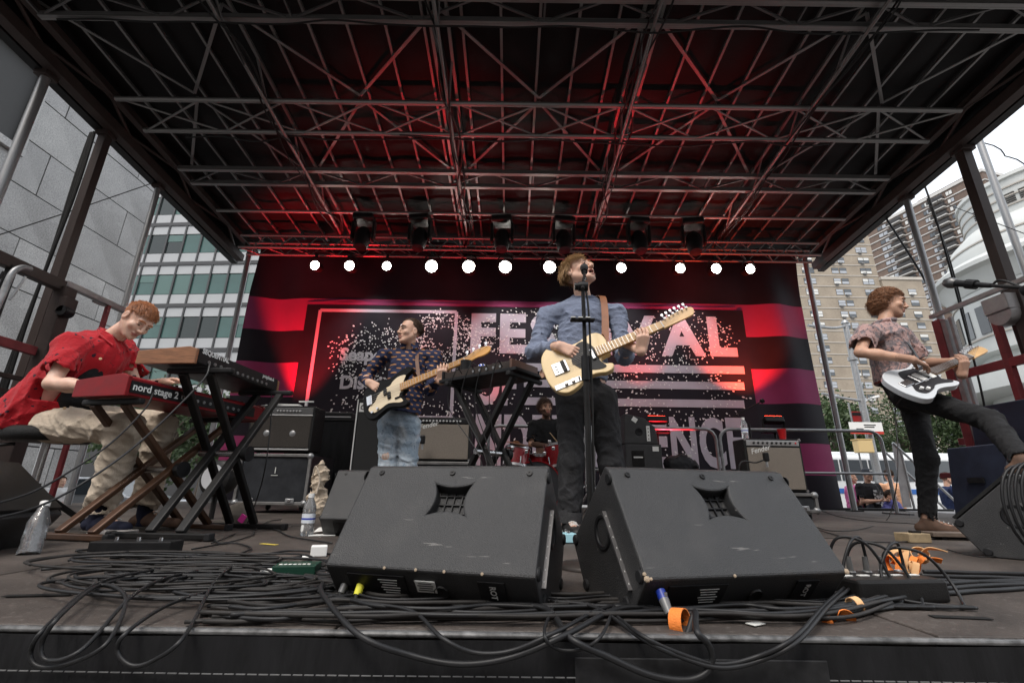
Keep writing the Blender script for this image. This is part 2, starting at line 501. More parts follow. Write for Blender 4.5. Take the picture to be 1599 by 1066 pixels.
def hair_mesh(parent, c, ax, s, m, style, n=1500, seed=1):
    n = int(n * 2.2)
    """combed strands rooted on the scalp over a close cap, one mesh; style(dir) gives (keep, fall direction, length)"""
    r, f, u = ax; c = Vector(c); rg = random.Random(seed); b = MB()
    ctr = Vector((0, -.012, .042)); rad = Vector((.077, .098, .088))
    def W(p): return c + (r * p.x + f * p.y + u * p.z) * s
    N = 30; M_ = 16; vs = []; ok = []
    for i in range(M_ + 1):
        for j in range(N):
            th = math.pi * .74 * i / M_; ph = 2 * math.pi * j / N
            d = Vector((math.sin(th) * math.cos(ph), math.sin(th) * math.sin(ph), math.cos(th)))
            k, fd, ln = style(d)
            p = ctr + Vector((d.x * rad.x, d.y * rad.y, d.z * rad.z)) * (1.035 if k else 0.93)
            vs.append(W(p)); ok.append(k)
    fs = [(i * N + j, (i + 1) * N + j, (i + 1) * N + (j + 1) % N, i * N + (j + 1) % N) for i in range(M_) for j in range(N)]
    b.add(vs, fs)
    cnt = 0; tries = 0
    while cnt < n and tries < n * 8:
        tries += 1
        d = Vector((rg.gauss(0, 1), rg.gauss(0, 1), rg.gauss(0, 1))).normalized()
        k, fd, ln = style(d)
        if not k: continue
        cnt += 1
        nrm = Vector((d.x / rad.x, d.y / rad.y, d.z / rad.z)).normalized()
        p = ctr + Vector((d.x * rad.x, d.y * rad.y, d.z * rad.z)) * 1.0
        fd = Vector(fd); ln = ln * rg.uniform(.7, 1.25)
        g = (fd - nrm * fd.dot(nrm)); g = g.normalized() if g.length > .05 else nrm
        j = Vector((rg.gauss(0, .14), rg.gauss(0, .14), rg.gauss(0, .14))); ns = 9 if style.curl else 4; ph0 = rg.uniform(0, 6.28)
        pts = [W(p)]; q = p.copy(); step = ln / ns; dirv = (nrm * style.lift + g + j).normalized()
        for e in range(ns):
            q = q + dirv * step
            dirv = (dirv + fd * .45 + nrm * -.18 + Vector((rg.gauss(0, style.wild), rg.gauss(0, style.wild), rg.gauss(0, style.wild)))).normalized()
            e2 = Vector(((q - ctr).x / rad.x, (q - ctr).y / rad.y, (q - ctr).z / rad.z))
            if e2.length < 1.05 and q.z > -.06: q = ctr + (q - ctr) * (1.05 / max(e2.length, .01))
            oc = style.curl * min(1, e / 3); o1 = dirv.orthogonal().normalized(); o2 = dirv.cross(o1)
            pts.append(W(q + (o1 * math.cos(ph0 + e * 1.25) + o2 * math.sin(ph0 + e * 1.25)) * oc))
        w = rg.uniform(.0011, .0023) * s
        b.tube(pts, [w * (1.1 - .95 * (i / ns) ** 2) for i in range(ns + 1)], 3, cap=False)
    return b.build('hair', m, parent, smooth=180)
# ------------------------------------------------------------------ shared materials
def atX(x, y, X):
    d = _fw + _rt * ((x - WPX / 2) / FPX) + _up * ((HPX / 2 - y) / FPX)
    return Vector((0, 0, CAM_H)) + d * (X / d.x)

m_alu = mat('worn aluminium', (0.24, 0.235, 0.23), 0.5, 0.8, var=0.25, scale=5, bump=0.05)
m_alu_dark = mat('dull dark aluminium', (0.13, 0.125, 0.125), 0.5, 0.6, var=0.3, scale=4)
m_steel = mat('galvanised steel', (0.33, 0.335, 0.34), 0.45, 0.75, var=0.2, scale=14, bump=0.04)
m_brownsteel = mat('brown painted steel', (0.05, 0.037, 0.034), 0.5, 0.2, var=0.2, scale=6)
m_chrome = mat('chrome', (0.5, 0.5, 0.51), 0.27, 1.0)
m_black = mat('black plastic', (0.011, 0.011, 0.012), 0.45, var=0.25, scale=12)
m_blackmetal = mat('black powder coat', (0.014, 0.0135, 0.0135), 0.4, 0.1, var=0.3, scale=15, bump=0.1, bscale=250)
m_rubber = mat('black rubber', (0.014, 0.014, 0.015), 0.55, var=0.35, scale=9)
m_white = mat('white plastic', (0.78, 0.78, 0.76), 0.5)
m_paper = mat('white paper', (0.78, 0.78, 0.75), 0.8, var=0.04, scale=10)
m_ink = mat('black ink', (0.02, 0.02, 0.02), 0.7)
m_print = mat('pale print', (0.62, 0.62, 0.6), 0.6)

# ------------------------------------------------------------------ ground and stage floor
m_ground = mat('grey plaza paving', (0.16, 0.155, 0.15), 0.85, var=0.25, scale=0.7, bump=0.3, bscale=30)
b = MB(); b.grid(lambda u, v: Vector((-400 + 800 * u, -300 + 900 * v, -1.0)), 8, 8)
struct(b.build('ground', m_ground))

def deck_material():
    m = mat('worn brown stage deck', (0.076, 0.062, 0.054), 0.62, var=0.25, scale=1.3, bump=0.25, bscale=220, spec=0.35)
    n = m.node_tree.nodes; l = m.node_tree.links; bs = n['Principled BSDF']
    src = bs.inputs['Base Color'].links[0].from_socket
    tc = n.new('ShaderNodeNewGeometry')
    s1 = n.new('ShaderNodeTexNoise'); s1.inputs['Scale'].default_value = 55; s1.inputs['Detail'].default_value = 8
    l.new(tc.outputs['Position'], s1.inputs['Vector'])
    r1 = n.new('ShaderNodeValToRGB'); r1.color_ramp.elements[0].position = .56; r1.color_ramp.elements[1].position = .78
    l.new(s1.outputs['Fac'], r1.inputs[0])
    mx = n.new('ShaderNodeMix'); mx.data_type = 'RGBA'; mx.inputs['B'].default_value = (.17, .15, .135, 1)
    mul = n.new('ShaderNodeMath'); mul.operation = 'MULTIPLY'; mul.inputs[1].default_value = .75
    l.new(r1.outputs[0], mul.inputs[0]); l.new(mul.outputs[0], mx.inputs['Factor']); l.new(src, mx.inputs['A'])
    st = n.new('ShaderNodeTexNoise'); st.inputs['Scale'].default_value = 2.1; st.inputs['Detail'].default_value = 9; st.inputs['Distortion'].default_value = 1.4
    l.new(tc.outputs['Position'], st.inputs['Vector'])
    r2 = n.new('ShaderNodeValToRGB'); r2.color_ramp.elements[0].position = .35; r2.color_ramp.elements[1].position = .6
    r2.color_ramp.elements[0].color = (.55, .55, .55, 1); l.new(st.outputs['Fac'], r2.inputs[0])
    m2 = n.new('ShaderNodeMix'); m2.data_type = 'RGBA'; m2.blend_type = 'MULTIPLY'; m2.inputs['Factor'].default_value = 1
    l.new(mx.outputs['Result'], m2.inputs['A']); l.new(r2.outputs[0], m2.inputs['B']); l.new(m2.outputs['Result'], bs.inputs['Base Color'])
    return m
m_deck = deck_material()
DX0, DX1, DY0, DY1 = -6.2, 6.7, 1.03, 8.4
b = MB(); b.box(((DX0 + DX1) / 2, (DY0 + DY1) / 2, -.07), (DX1 - DX0 - .02, DY1 - DY0 - .02, .1))
stage = struct(b.build('stage_floor', m_black))
pm = None
for i in range(11):
    for j in range(3):
        w, d = (DX1 - DX0) / 11, (DY1 - DY0) / 3
        if pm is None:
            b = MB(); b.box((0, 0, -.009), (w - .005, d - .005, .018)); o = b.build('deck_panel', m_deck, stage, bevel=.002, seg=1); pm = o.data
        else:
            o = link('deck_panel', pm, stage); mo = o.modifiers.new('bevel', 'BEVEL'); mo.width = .002; mo.segments = 1
        o.location = (DX0 + w * (i + .5), DY0 + d * (j + .5), random.uniform(-.0012, .0012))
b = MB(); b.box(((DX0 + DX1) / 2, DY0 - .008, -.006), (DX1 - DX0, .016, .01)); b.build('edge_trim', mat('scuffed edge trim', (.2, .2, .2), .45, .6, var=.5, scale=30), stage, bevel=.004)
# front valance
m_skirt = mat('black stage valance', (0.009, 0.009, 0.01), 0.8, var=0.5, scale=14, bump=0.5, bscale=40, stretch=(1, 1, .25))
t = thing('stage_skirt', 'black fabric valance with pale stitched seams along the stage front', 'valance', (0, DY0 - .03, -1))
b = MB(); b.grid(lambda u, v: Vector((DX0 + (DX1 - DX0) * u, DY0 - .02 + .004 * math.sin(u * 160) + .003 * math.sin(u * 61), -.012 - .98 * (1 - v))), 300, 6); b.build('cloth', m_skirt, t, smooth=180)
m_seam = mat('grey stitching', (.14, .14, .14), .8)
for zz in (-.068, -.142):
    b = MB(); x = DX0 + 3
    while x < DX1 - 3:
        b.box((x, DY0 - .028, zz + .0015 * math.sin(x * 3)), (.017, .002, .0016)); x += .021
    o = b.build('stitched_seam', m_seam, t); o['kind'] = 'stuff'
for xx, ww in ((.36, .47),):
    b = MB(); b.box((xx, DY0 - .0275, -.075), (ww, .004, .08)); b.build('patch', mat('worn valance patch', (.016, .016, .017), .6, var=.5, scale=25), t, bevel=.002)

# ------------------------------------------------------------------ stage roof
XC = 0.3
def RZ(Y): return 5.44 - 0.084 * Y
m_canopy = mat('black roof skin', (0.006, 0.0052, 0.0055), 0.6, var=0.3, scale=1.5, bump=0.6, bscale=1.6, stretch=(.4, 2.5, 1))
roof = thing('stage_roof', 'black canopied mobile stage roof on aluminium trusses glowing red', 'stage roof')
b = MB(); b.grid(lambda u, v: Vector((XC - 6.05 + 12.1 * u, 2.7 + 5.9 * v, RZ(2.7 + 5.9 * v) + .2 + .02 * math.sin(u * 88) * math.sin(v * 19))), 140, 40); b.build('canopy', m_canopy, roof, smooth=180)
def group_part(name, par=roof):
    o = bpy.data.objects.new(name, None); COL.objects.link(o); o.parent = par; o['_local'] = 1; o.empty_display_size = .1; return o
for g in (-1, 1):
    st = group_part('side_truss')
    xo, xi = XC + g * 6.0, XC + g * 5.55
    b = MB(); b.beam((xo, 2.7, RZ(2.7) + .02), (xo, 8.6, RZ(8.6) + .02), .12, .3); b.build('fascia', m_blackmetal, st)
    b = MB(); b.beam((xo - g * .16, 2.7, RZ(2.7) - .06), (xo - g * .16, 8.5, RZ(8.5) - .06), .13, .14); b.build('rail', m_brownsteel, st)
    bar('chord', (xi, 2.7, RZ(2.7) + .06), (xi, 8.5, RZ(8.5) + .06), .09, m_brownsteel, st, h=.09, kind='box')
    for k in range(8):
        y0 = 2.75 + .68 * k
        a_, c_ = (xi, xo - g * .18) if k % 2 else (xo - g * .18, xi)
        bar('lacing', (a_, y0, RZ(y0) + .03), (c_, y0 + .68, RZ(y0 + .68) + .03), .024, m_brownsteel, st)
XL, XR = XC - 5.5, XC + 5.5
def cross(Ya, Yb, r, style, npan):
    tr = group_part('cross_truss')
    for Y in ((Ya, Yb) if Yb else (Ya,)):
        if style == 'box': bar('chord', (XL, Y, RZ(Y)), (XR, Y, RZ(Y)), r * 2, m_alu, tr, h=r * 2.2, kind='box')
        else: bar('chord', (XL, Y, RZ(Y)), (XR, Y, RZ(Y)), r, m_alu, tr)
    if Yb:
        w = (XR - XL) / npan
        for k in range(npan):
            x = XL + w * k
            if style == 'x':
                bar('lacing', (x + .02, Ya, RZ(Ya) + .012), (x + w - .02, Yb, RZ(Yb) + .012), .014, m_alu, tr)
                bar('lacing', (x + .02, Yb, RZ(Yb) - .012), (x + w - .02, Ya, RZ(Ya) - .012), .014, m_alu, tr)
            else:
                ya, yb = (Ya, Yb) if k % 2 else (Yb, Ya)
                bar('lacing', (x, ya, RZ(ya)), (x + w, yb, RZ(yb)), .02, m_alu_dark, tr, h=.028, kind='box')
                if k % 4 == 0: bar('lacing', (x, Ya, RZ(Ya) + .01), (x, Yb, RZ(Yb) + .01), .02, m_alu_dark, tr, h=.03, kind='box')
cross(3.52, 3.77, .03, 'box', 16); cross(4.82, 5.33, .033, 'x', 10); cross(6.06, 6.37, .03, 'box', 16); cross(7.07, None, .028, 'round', 0)
bar('front_beam', (XL - .4, 2.72, RZ(2.72) + .08), (XR + .4, 2.72, RZ(2.72) + .08), .1, m_blackmetal, roof, h=.3, kind='box')
for X in (XC - 3.5, XC - 1.16, XC + 1.18, XC + 3.5):
    tr = group_part('long_truss')
    for dx in (-.1, .1): bar('chord', (X + dx, 2.75, RZ(2.75) + .09), (X + dx, 8.3, RZ(8.3) + .09), .036, m_alu, tr, h=.036, kind='box')
    bar('chord', (X, 2.75, RZ(2.75) - .1), (X, 7.9, RZ(7.9) - .06), .022, m_alu, tr)
    for k in range(10):
        y0 = 2.8 + .5 * k
        bar('lacing', (X + (.09 if k % 2 else -.09), y0, RZ(y0) + .08), (X, y0 + .5, RZ(y0 + .5) - .09), .014, m_alu_dark, tr)
k = 0; x = XL + .22
while x < XR:
    if min(abs(x - X) for X in (XC - 3.5, XC - 1.16, XC + 1.18, XC + 3.5)) > .18:
        bar('rafter', (x, 2.74, RZ(2.74) + .15), (x, 8.35, RZ(8.35) + .15), .03, m_alu, roof, h=.035, kind='box')
    x += .437
XB = [XL, XC - 3.5, XC - 1.16, XC + 1.18, XC + 3.5, XR]; YB = [2.4, 3.77, 4.95, 6.2, 7.07]
for i in range(5):
    xm = (XB[i] + XB[i + 1]) / 2
    for j in range(2):
        y0, y1 = (3.7, 4.82) if j == 0 else (5.33, 6.1)
        if j == 0: pr = (((xm, y1), (XB[i], y0)), ((xm, y1), (XB[i + 1], y0)))
        else: pr = (((xm, y0 - .45), (XB[i] + .15, y1)), ((xm, y0 - .45), (XB[i + 1] - .15, y1)))
        for p, q in pr: bar('brace', (p[0], p[1], RZ(p[1]) + .11), (q[0], q[1], RZ(q[1]) + .11), .036, m_alu, roof, h=.012, kind='box')
# rear box truss
rt = group_part('rear_truss'); rx0, rx1 = XC - 5.35, XC + 5.35
for Y, z in ((7.62, 4.68), (7.62, 4.44), (7.9, 4.68), (7.9, 4.44)): bar('chord', (rx0, Y, z), (rx1, Y, z), .026, m_alu, rt)
N = 44; w = (rx1 - rx0) / N
for k in range(N):
    x = rx0 + w * k
    for Y in (7.62, 7.9): bar('lacing', (x, Y, 4.44 if k % 2 else 4.68), (x + w, Y, 4.68 if k % 2 else 4.44), .0105, m_alu, rt)
for k in range(0, N, 2): bar('lacing', (rx0 + w * k, 7.62, 4.44), (rx0 + w * (k + 1), 7.9, 4.44), .0105, m_alu, rt)
# wiring tied along the trusses
m_wire = mat('black cable sheath', (0.012, 0.012, 0.012), 0.5, var=0.3, scale=10)
def sag_wire(pts, r=.012):
    b = MB(); b.tube(smooth_path(pts, 8), r, 6); b.build('wiring', m_wire, roof, smooth=True)
for X in (XC - 3.5, XC - 1.16, XC + 1.18, XC + 3.5):
    for q in range(2):
        sag_wire([(X + random.uniform(-.12, .12), y, RZ(y) - .04 - random.uniform(0, .12)) for y in np.arange(2.9, 8.0, .55)], .012)
for Y, x0, x1 in ((3.75, -5, 5.4), (5.34, -4.6, 4.6), (7.07, -2.6, 3.2), (7.62, -4, 4.4), (5.3, -1.6, 2.1)):
    sag_wire([(x, Y + random.uniform(-.03, .03), (RZ(Y) if Y < 7.5 else 4.44) - .05 - random.uniform(0, .09)) for x in np.arange(x0, x1, .5)], .011)

# ------------------------------------------------------------------ posts that carry the roof
def post(name, label, top, foot_z, r, m, group='posts carrying the stage roof', extra=None, box=False):
    t = thing(name, label, 'post', (top.x, top.y, foot_z), group)
    if box: bar('shaft', (top.x, top.y, foot_z + .02), top, r * 2, m, t, h=r * 2, kind='box')
    else: bar('shaft', (top.x, top.y, foot_z + .02), top, r, m, t)
    b = MB(); b.box((top.x, top.y, foot_z + .01), (r * 4, r * 4, .02)); b.build('base_plate', m_blackmetal, t)
    b = MB(); b.box((top.x, top.y, top.z - .06), (r * 3.2, r * 3.2, .14)); b.build('top_bracket', m_brownsteel, t, bevel=.006)
    return t
XP = XC - 5.95
for px, py, lab, r, m, bx in ((80, 100, 'round grey steel post nearest the corner window, left of the stage', .05, m_steel, False),
                              (176, 180, 'square brown steel post with black cables strapped along it, left of the stage', .052, m_brownsteel, True),
                              (250, 283, 'slim grey steel post in front of the end of the granite wall', .04, m_steel, False)):
    p = atX(px, py, XP); p.z = RZ(p.y) - .05
    t = post('roof_post', lab, p, -1, r, m, box=bx)
    if bx:
        for q in range(3):
            b = MB(); b.tube(smooth_path([(p.x - .1 - .03 * q + .02 * math.sin(z * 2 + q), p.y - .06 + .012 * q, z) for z in np.arange(p.z - .1, -1, -.35)], 5), .019, 6); b.build('cable', m_wire, t, smooth=True)
XP2 = XC + 5.95
for px, py, lab, r, m, bx in ((1495, 212, 'square brown steel post in front of the white round building', .06, m_brownsteel, True),
                              (1411, 296, 'round grey steel post in front of the balcony tower', .048, m_steel, False)):
    p = atX(px, py, XP2); p.z = RZ(p.y) - .05
    post('roof_post', lab, p, -1, r, m, box=bx)
for X, lab in ((-5.08, 'steel pole at the left edge of the festival banner'), (5.62, 'steel pole at the right edge of the festival banner')):
    post('banner_pole', lab, Vector((X, 8.02, 4.75)), 0, .045, m_steel, 'poles at the banner edges')

# ------------------------------------------------------------------ festival banner
BY = 8.15
m_mag = mat('magenta banner print', (0.34, 0.035, 0.14), 0.7, var=0.12, scale=1.2, bump=0.15, bscale=300)
m_navy = mat('near-black banner print', (0.018, 0.015, 0.022), 0.62, var=0.25, scale=1.0, bump=0.15, bscale=300)
m_lilac = mat('pale lilac banner print', (0.58, 0.53, 0.6), 0.7, var=0.1, scale=2)
m_dot = mat('white banner dots', (0.88, 0.87, 0.86), 0.5)
bx0, bx1 = at(405, 400, BY).x, at(1243, 408, BY).x
def bz(y, x=1200): return at(x, y, BY).z
SZ = [bz(792), bz(741), bz(692), bz(630), bz(576), bz(526), bz(476), 4.85]
SM = [1, 0, 1, 0, 1, 0, 1]                       # 0 magenta, 1 near-black
boxL, boxR, boxT = at(480, 480, BY).x, at(1158, 480, BY).x, bz(486)
t = thing('festival_banner', 'wide black and magenta striped stage backdrop with festival lettering and white speckles', 'banner', ((bx0 + bx1) / 2, BY, SZ[0]))
def rip(x, z):
    e = max(0, boxL + .1 - x, x - boxR + .1); a = .006 + .075 * min(1, e / .8)
    top = max(0, (z - 3.75)) * .13
    return BY - a * math.sin(x * 5.1 + .5 * z) - top * math.sin(x * 2.6 + 1.2 * z) * .7
xs = list(np.linspace(bx0, boxL, 16)) + list(np.linspace(boxL, boxR, 60))[1:] + list(np.linspace(boxR, bx1, 16))[1:]
zs = []; zm = []
for i in range(7):
    nn = 3 if i < 6 else 10
    for k in range(nn): zs.append(SZ[i] + (SZ[i + 1] - SZ[i]) * k / nn); zm.append(SM[i])
    if i == 5: zs.append(boxT - .0); zm.append(None)
zs.append(SZ[7]); zs = sorted(set(zs))
b = MB(); vs = [Vector((x, rip(x, z), z)) for z in zs for x in xs]; nX = len(xs)
for j in range(len(zs) - 1):
    for i in range(nX - 1):
        zc = (zs[j] + zs[j + 1]) / 2; xc = (xs[i] + xs[i + 1]) / 2
        k = max(q for q in range(7) if SZ[q] <= zc + 1e-6); mi = SM[k]
        b.f.append((j * nX + i, j * nX + i + 1, (j + 1) * nX + i + 1, (j + 1) * nX + i)); b.mi.append(mi)
b.v = [tuple(v) for v in vs]
cl = b.build('cloth', [m_mag, m_navy], t, smooth=180)
b = MB(); b.grid(lambda u, v: Vector((boxL + (boxR - boxL) * u, BY - .016, .25 + (boxT - .25) * v)), 2, 2); b.build('printed_panel', m_navy, t)
b = MB(); b.grid(lambda u, v: Vector((boxL, BY - .0162, SZ[6] - .0) + Vector((0, 0, 0)) if False else Vector((boxL + (bx1 - boxL) * u * .86, BY - .018, boxT + .012 + .045 * v))), 2, 1); b.build('printed_line', m_mag, t)
PY = BY - .02
def letters(s, x0, x1, y0, y1, bold, m, xr=None, name='letter'):
    """block capitals: one mesh per letter, baseline y1, cap top y0 (photo rows at column x0)"""
    A = at(x0, y1, PY); B = at(x1, y1, PY); T = at(x0, y0, PY); H = T.z - A.z
    raw = []
    for ch in s:
        me = text_mesh(ch, 1.0, bold); xs_ = [v.co.x for v in me.vertices]; ys_ = [v.co.y for v in me.vertices]
        raw.append((me, min(xs_), max(xs_), min(ys_), max(ys_)))
    tot = sum(r[2] - r[1] for r in raw); gap = .075; sc = (B.x - A.x) / (tot + gap * (len(s) - 1)); x = A.x
    for ch, (me, a, c, d, e) in zip(s, raw):
        for v in me.vertices:
            v.co = Vector((x + (v.co.x - a) * sc, PY - .002, A.z + (v.co.y - d) / (e - d) * H))
        me.materials.clear(); me.materials.append(m); link(name, me, t); x += (c - a + gap) * sc
letters('FESTIVAL', 734, 1152, 489, 551, .04, m_lilac)
letters('OF', 738, 806, 571, 632, .04, m_lilac)
letters('INDEPENDENCE', 726, 1168, 646, 726, .035, m_lilac)
for y0, y1 in ((567, 579), (592, 604), (620, 632)):
    A = at(818, y1, PY); B = at(1163, y1 + 4, PY); T = at(818, y0, PY)
    b = MB(); b.box(((A.x + B.x) / 2, PY - .002, (A.z + T.z) / 2), (B.x - A.x, .002, T.z - A.z)); b.build('printed_stripe', m_lilac, t)
pl, pr_, pt, pb = at(500, 486, PY).x, at(713, 487, PY).x, at(500, 484, PY).z, at(560, 650, PY).z
for c, d in ((((pl + pr_) / 2, PY, pt), (pr_ - pl, .003, .06)), (((pl + pr_) / 2, PY, pb), (pr_ - pl, .003, .06)), ((pl, PY - .001, (pt + pb) / 2), (.06, .003, pt - pb)), ((pr_, PY - .001, (pt + pb) / 2), (.06, .003, pt - pb))):
    b = MB(); b.box(c, d); b.build('printed_border', m_lilac, t)
m_grey = mat('silver print', (.6, .58, .62), .6)
for s, x, y, h in (('Seaport', 530, 562, 19), ('District', 529, 606, 20)):
    A = at(x, y, PY); H = at(x, y - h, PY).z - A.z
    lettering('lettering', s, (A.x, PY - .003, A.z), (1, 0, 0), (0, 0, 1), H * 1.42, m_grey, t, bold=.012)
A = at(497, 600, PY)
b = MB()
def dot(c, r, d, e):
    a = Vector((d.x, 0, d.z)); a = a.normalized() if a.length > 0 else Vector((1, 0, 0)); p = Vector((-a.z, 0, a.x))
    c = Vector((c.x, PY - .005 - random.random() * .012, c.z))
    b.add([c + a * r * e * math.cos(q) + p * r * math.sin(q) for q in [k * math.pi / 4 for k in range(8)]], [(7, 6, 5, 4, 3, 2, 1, 0)])
for cx, cy, n, sx, sy in ((600, 560, 620, 88, 58), (690, 525, 480, 62, 40), (690, 610, 200, 70, 50), (820, 520, 380, 85, 40), (940, 560, 200, 80, 50), (1060, 530, 330, 90, 45), (1070, 620, 230, 105, 55), (850, 640, 120, 90, 55), (1010, 690, 70, 120, 30), (565, 640, 80, 60, 30)):
    c0 = at(cx, cy, PY)
    for k in range(n):
        a = random.uniform(0, 2 * math.pi); rr = .25 + .75 * math.sqrt(random.random())
        p = at(cx + sx * rr * math.cos(a) * random.uniform(.75, 1.1), cy + sy * rr * math.sin(a) * random.uniform(.75, 1.1), PY)
        if not (pl - .3 < p.x < boxR + .25 and .5 < p.z < boxT + .03): continue
        dd = p - c0; e = 1 + 1.6 * max(0, rr - .55) * (1.5 if cy > 580 else .7)
        dot(p, random.uniform(.0065, .0145), Vector((dd.x, 0, dd.z - .3)), e)
o = b.build('speckle_dots', m_dot, t); o['kind'] = 'stuff'  # white dots in loose bursts over the banner

# ------------------------------------------------------------------ stage lamps
m_lamp = mat('lit lamp face', (1.0, 0.97, 0.9), 0.4, emit=55)
m_lampoff = mat('lamp casing', (.03, .03, .03), .4, .3)
proto = None
LX = [492, 546, 604, 674, 732, 789, 858, 970, 1062, 1118, 1171]
names = ['first', 'second', 'third', 'fourth', 'fifth', 'sixth', 'seventh', 'eighth', 'ninth', 'tenth', 'eleventh']
for i, px in enumerate(LX):
    p = at(px, 417 + (px - 800) * .008, 7.66)
    lab = f'lit white par lamp on the rear truss, {names[i]} from the left of eleven'
    if proto is None:
        proto = thing('par_lamp', lab, 'stage lamp', (0, 0, 0), 'white par lamps along the rear truss', local=True)
        b = MB(); b.lathe([(.0, .2), (.07, .2), (.09, .17), (.1, 0), (.1, -.02), (.088, -.02), (.088, .0)], (0, 0, 0), (0, 1, 0), 20); b.build('casing', m_lampoff, proto, smooth=True)
        b = MB()
        for rr, nn in ((0, 1), (.034, 6), (.066, 12)):
            for q in range(nn):
                a = 2 * math.pi * q / nn; b.lathe([(0, -.006), (.011, -.003), (.0135, .004)], (rr * math.cos(a), -.012, rr * math.sin(a)), (0, 1, 0), 8)
        o = b.build('led_cluster', m_lamp, proto)
        b = MB(); b.lathe([(.0, 0), (.089, 0)], (0, -.006, 0), (0, 1, 0), 20); b.build('lens_plate', mat('lamp lens', (.9, .88, .84), .3, emit=.9), proto)
        b = MB(); b.tube(smooth_path([(-.115, .05, 0), (-.115, .05, .1), (-.06, .05, .17), (.06, .05, .17), (.115, .05, .1), (.115, .05, 0)], 4), .009, 6); b.build('yoke', m_blackmetal, proto)
        b = MB(); b.box((0, .05, .205), (.05, .05, .07)); b.build('clamp', m_blackmetal, proto, bevel=.008)
        o = proto; o.location = p
    else: o = dup(proto, p, label=lab)
    o.rotation_euler = (R(12), 0, R(random.uniform(-3, 3))); k_ = 1.3 if 3 <= i <= 6 else random.uniform(.92, 1.08); o.scale = (k_, k_, k_)
proto = None
HX = [572, 659, 785, 879, 994, 1078]
for i, px in enumerate(HX):
    p = at(px, 328 + (px - 800) * .011, 7.07); p.z = RZ(7.07) - .04
    lab = f'black moving head light hanging from the roof bar, {names[i]} from the left of six'
    if proto is None:
        proto = thing('moving_head', lab, 'stage light', (0, 0, 0), 'moving heads under the roof', local=True)
        b = MB(); b.box((0, 0, -.09), (.3, .26, .1)); b.build('base', m_blackmetal, proto, bevel=.025)
        for g in (-1, 1):
            b = MB(); b.prism([(-.06, -.14), (.06, -.14), (.05, -.42), (0, -.46), (-.05, -.42)], (g * .15 - .02, 0, 0), (0, 1, 0), (0, 0, 1), .04); b.build('arm', m_blackmetal, proto, bevel=.01)
        b = MB(); b.lathe([(.0, .16), (.07, .15), (.105, .08), (.115, -.05), (.1, -.16), (.085, -.2), (.0, -.19)], (0, 0, -.38), (0, .25, 1), 18); b.build('head', m_black, proto, smooth=True)
        b = MB(); b.lathe([(0, 0), (.045, .0)], (0, .128, -.44), (0, 1, -.1), 16); b.build('lens', mat('added glow lens', (1, 1, 1), .4, emit=2), proto)  # glow added to go with the added spot
        ld = bpy.data.lights.new('added_banner_fill', 'SPOT'); ld.energy = 66; ld.spot_size = R(76); ld.spot_blend = .8; ld.shadow_soft_size = .08; lo = bpy.data.objects.new('added_banner_fill', ld); COL.objects.link(lo); lo.parent = proto; dv = Vector((0, .4, -1)).normalized(); lo.location = Vector((0, .17, -.47)); lo.rotation_euler = dv.to_track_quat('-Z', 'Y').to_euler()  # spot added to brighten the banner; the heads themselves hang unlit
        for g in (-1, 1):
            b = MB(); b.box((g * .08, 0, -.015), (.03, .06, .06)); b.build('hook_clamp', m_alu_dark, proto)
        o = proto; o.location = p
    else: o = dup(proto, p, label=lab)
    o.rotation_euler = (0, 0, R(random.uniform(-12, 12))); o.scale = (1.18, 1.18, 1.18)
# red floor uplights at the foot of the banner
m_red = mat('lit red lamp face', (1.0, 0.05, 0.02), 0.4, emit=12)
def uplight(X, Y, lab, power, tilt, z=0.0, col=(1, .02, .03), blend=.6, size=110, show=True):
    t = thing('floor_uplight', lab, 'stage light', (X, Y, z), 'red uplights behind the amplifiers')
    rot = Matrix.Rotation(-tilt, 3, 'X')
    c = Vector((X, Y, z + .2))
    b = MB(); b.box(c, (.3, .12, .1), rot); b.build('casing', m_blackmetal, t, bevel=.012)
    b = MB(); b.box(c + rot @ Vector((0, 0, .053)), (.27, .09, .004), rot); b.build('lens', m_red, t)
    for g in (-1, 1):
        b = MB(); b.beam((X + g * .165, Y, z + .01), (X + g * .165, Y, z + .22), .012, .05, (0, 1, 0)); b.build('bracket', m_blackmetal, t)
    b = MB(); b.box((X, Y, z + .008), (.36, .16, .016)); b.build('foot', m_blackmetal, t)
    ld = bpy.data.lights.new('red_beam', 'SPOT'); ld.energy = power; ld.color = col; ld.spot_size = R(size); ld.spot_blend = blend; ld.shadow_soft_size = .06
    lo = bpy.data.objects.new('red_beam', ld); COL.objects.link(lo); lo.parent = t
    lo.matrix_parent_inverse = t.matrix_basis.inverted()
    d = rot @ Vector((0, 0, 1)); lo.location = c + d * .07; lo.rotation_euler = d.to_track_quat('-Z', 'Y').to_euler()
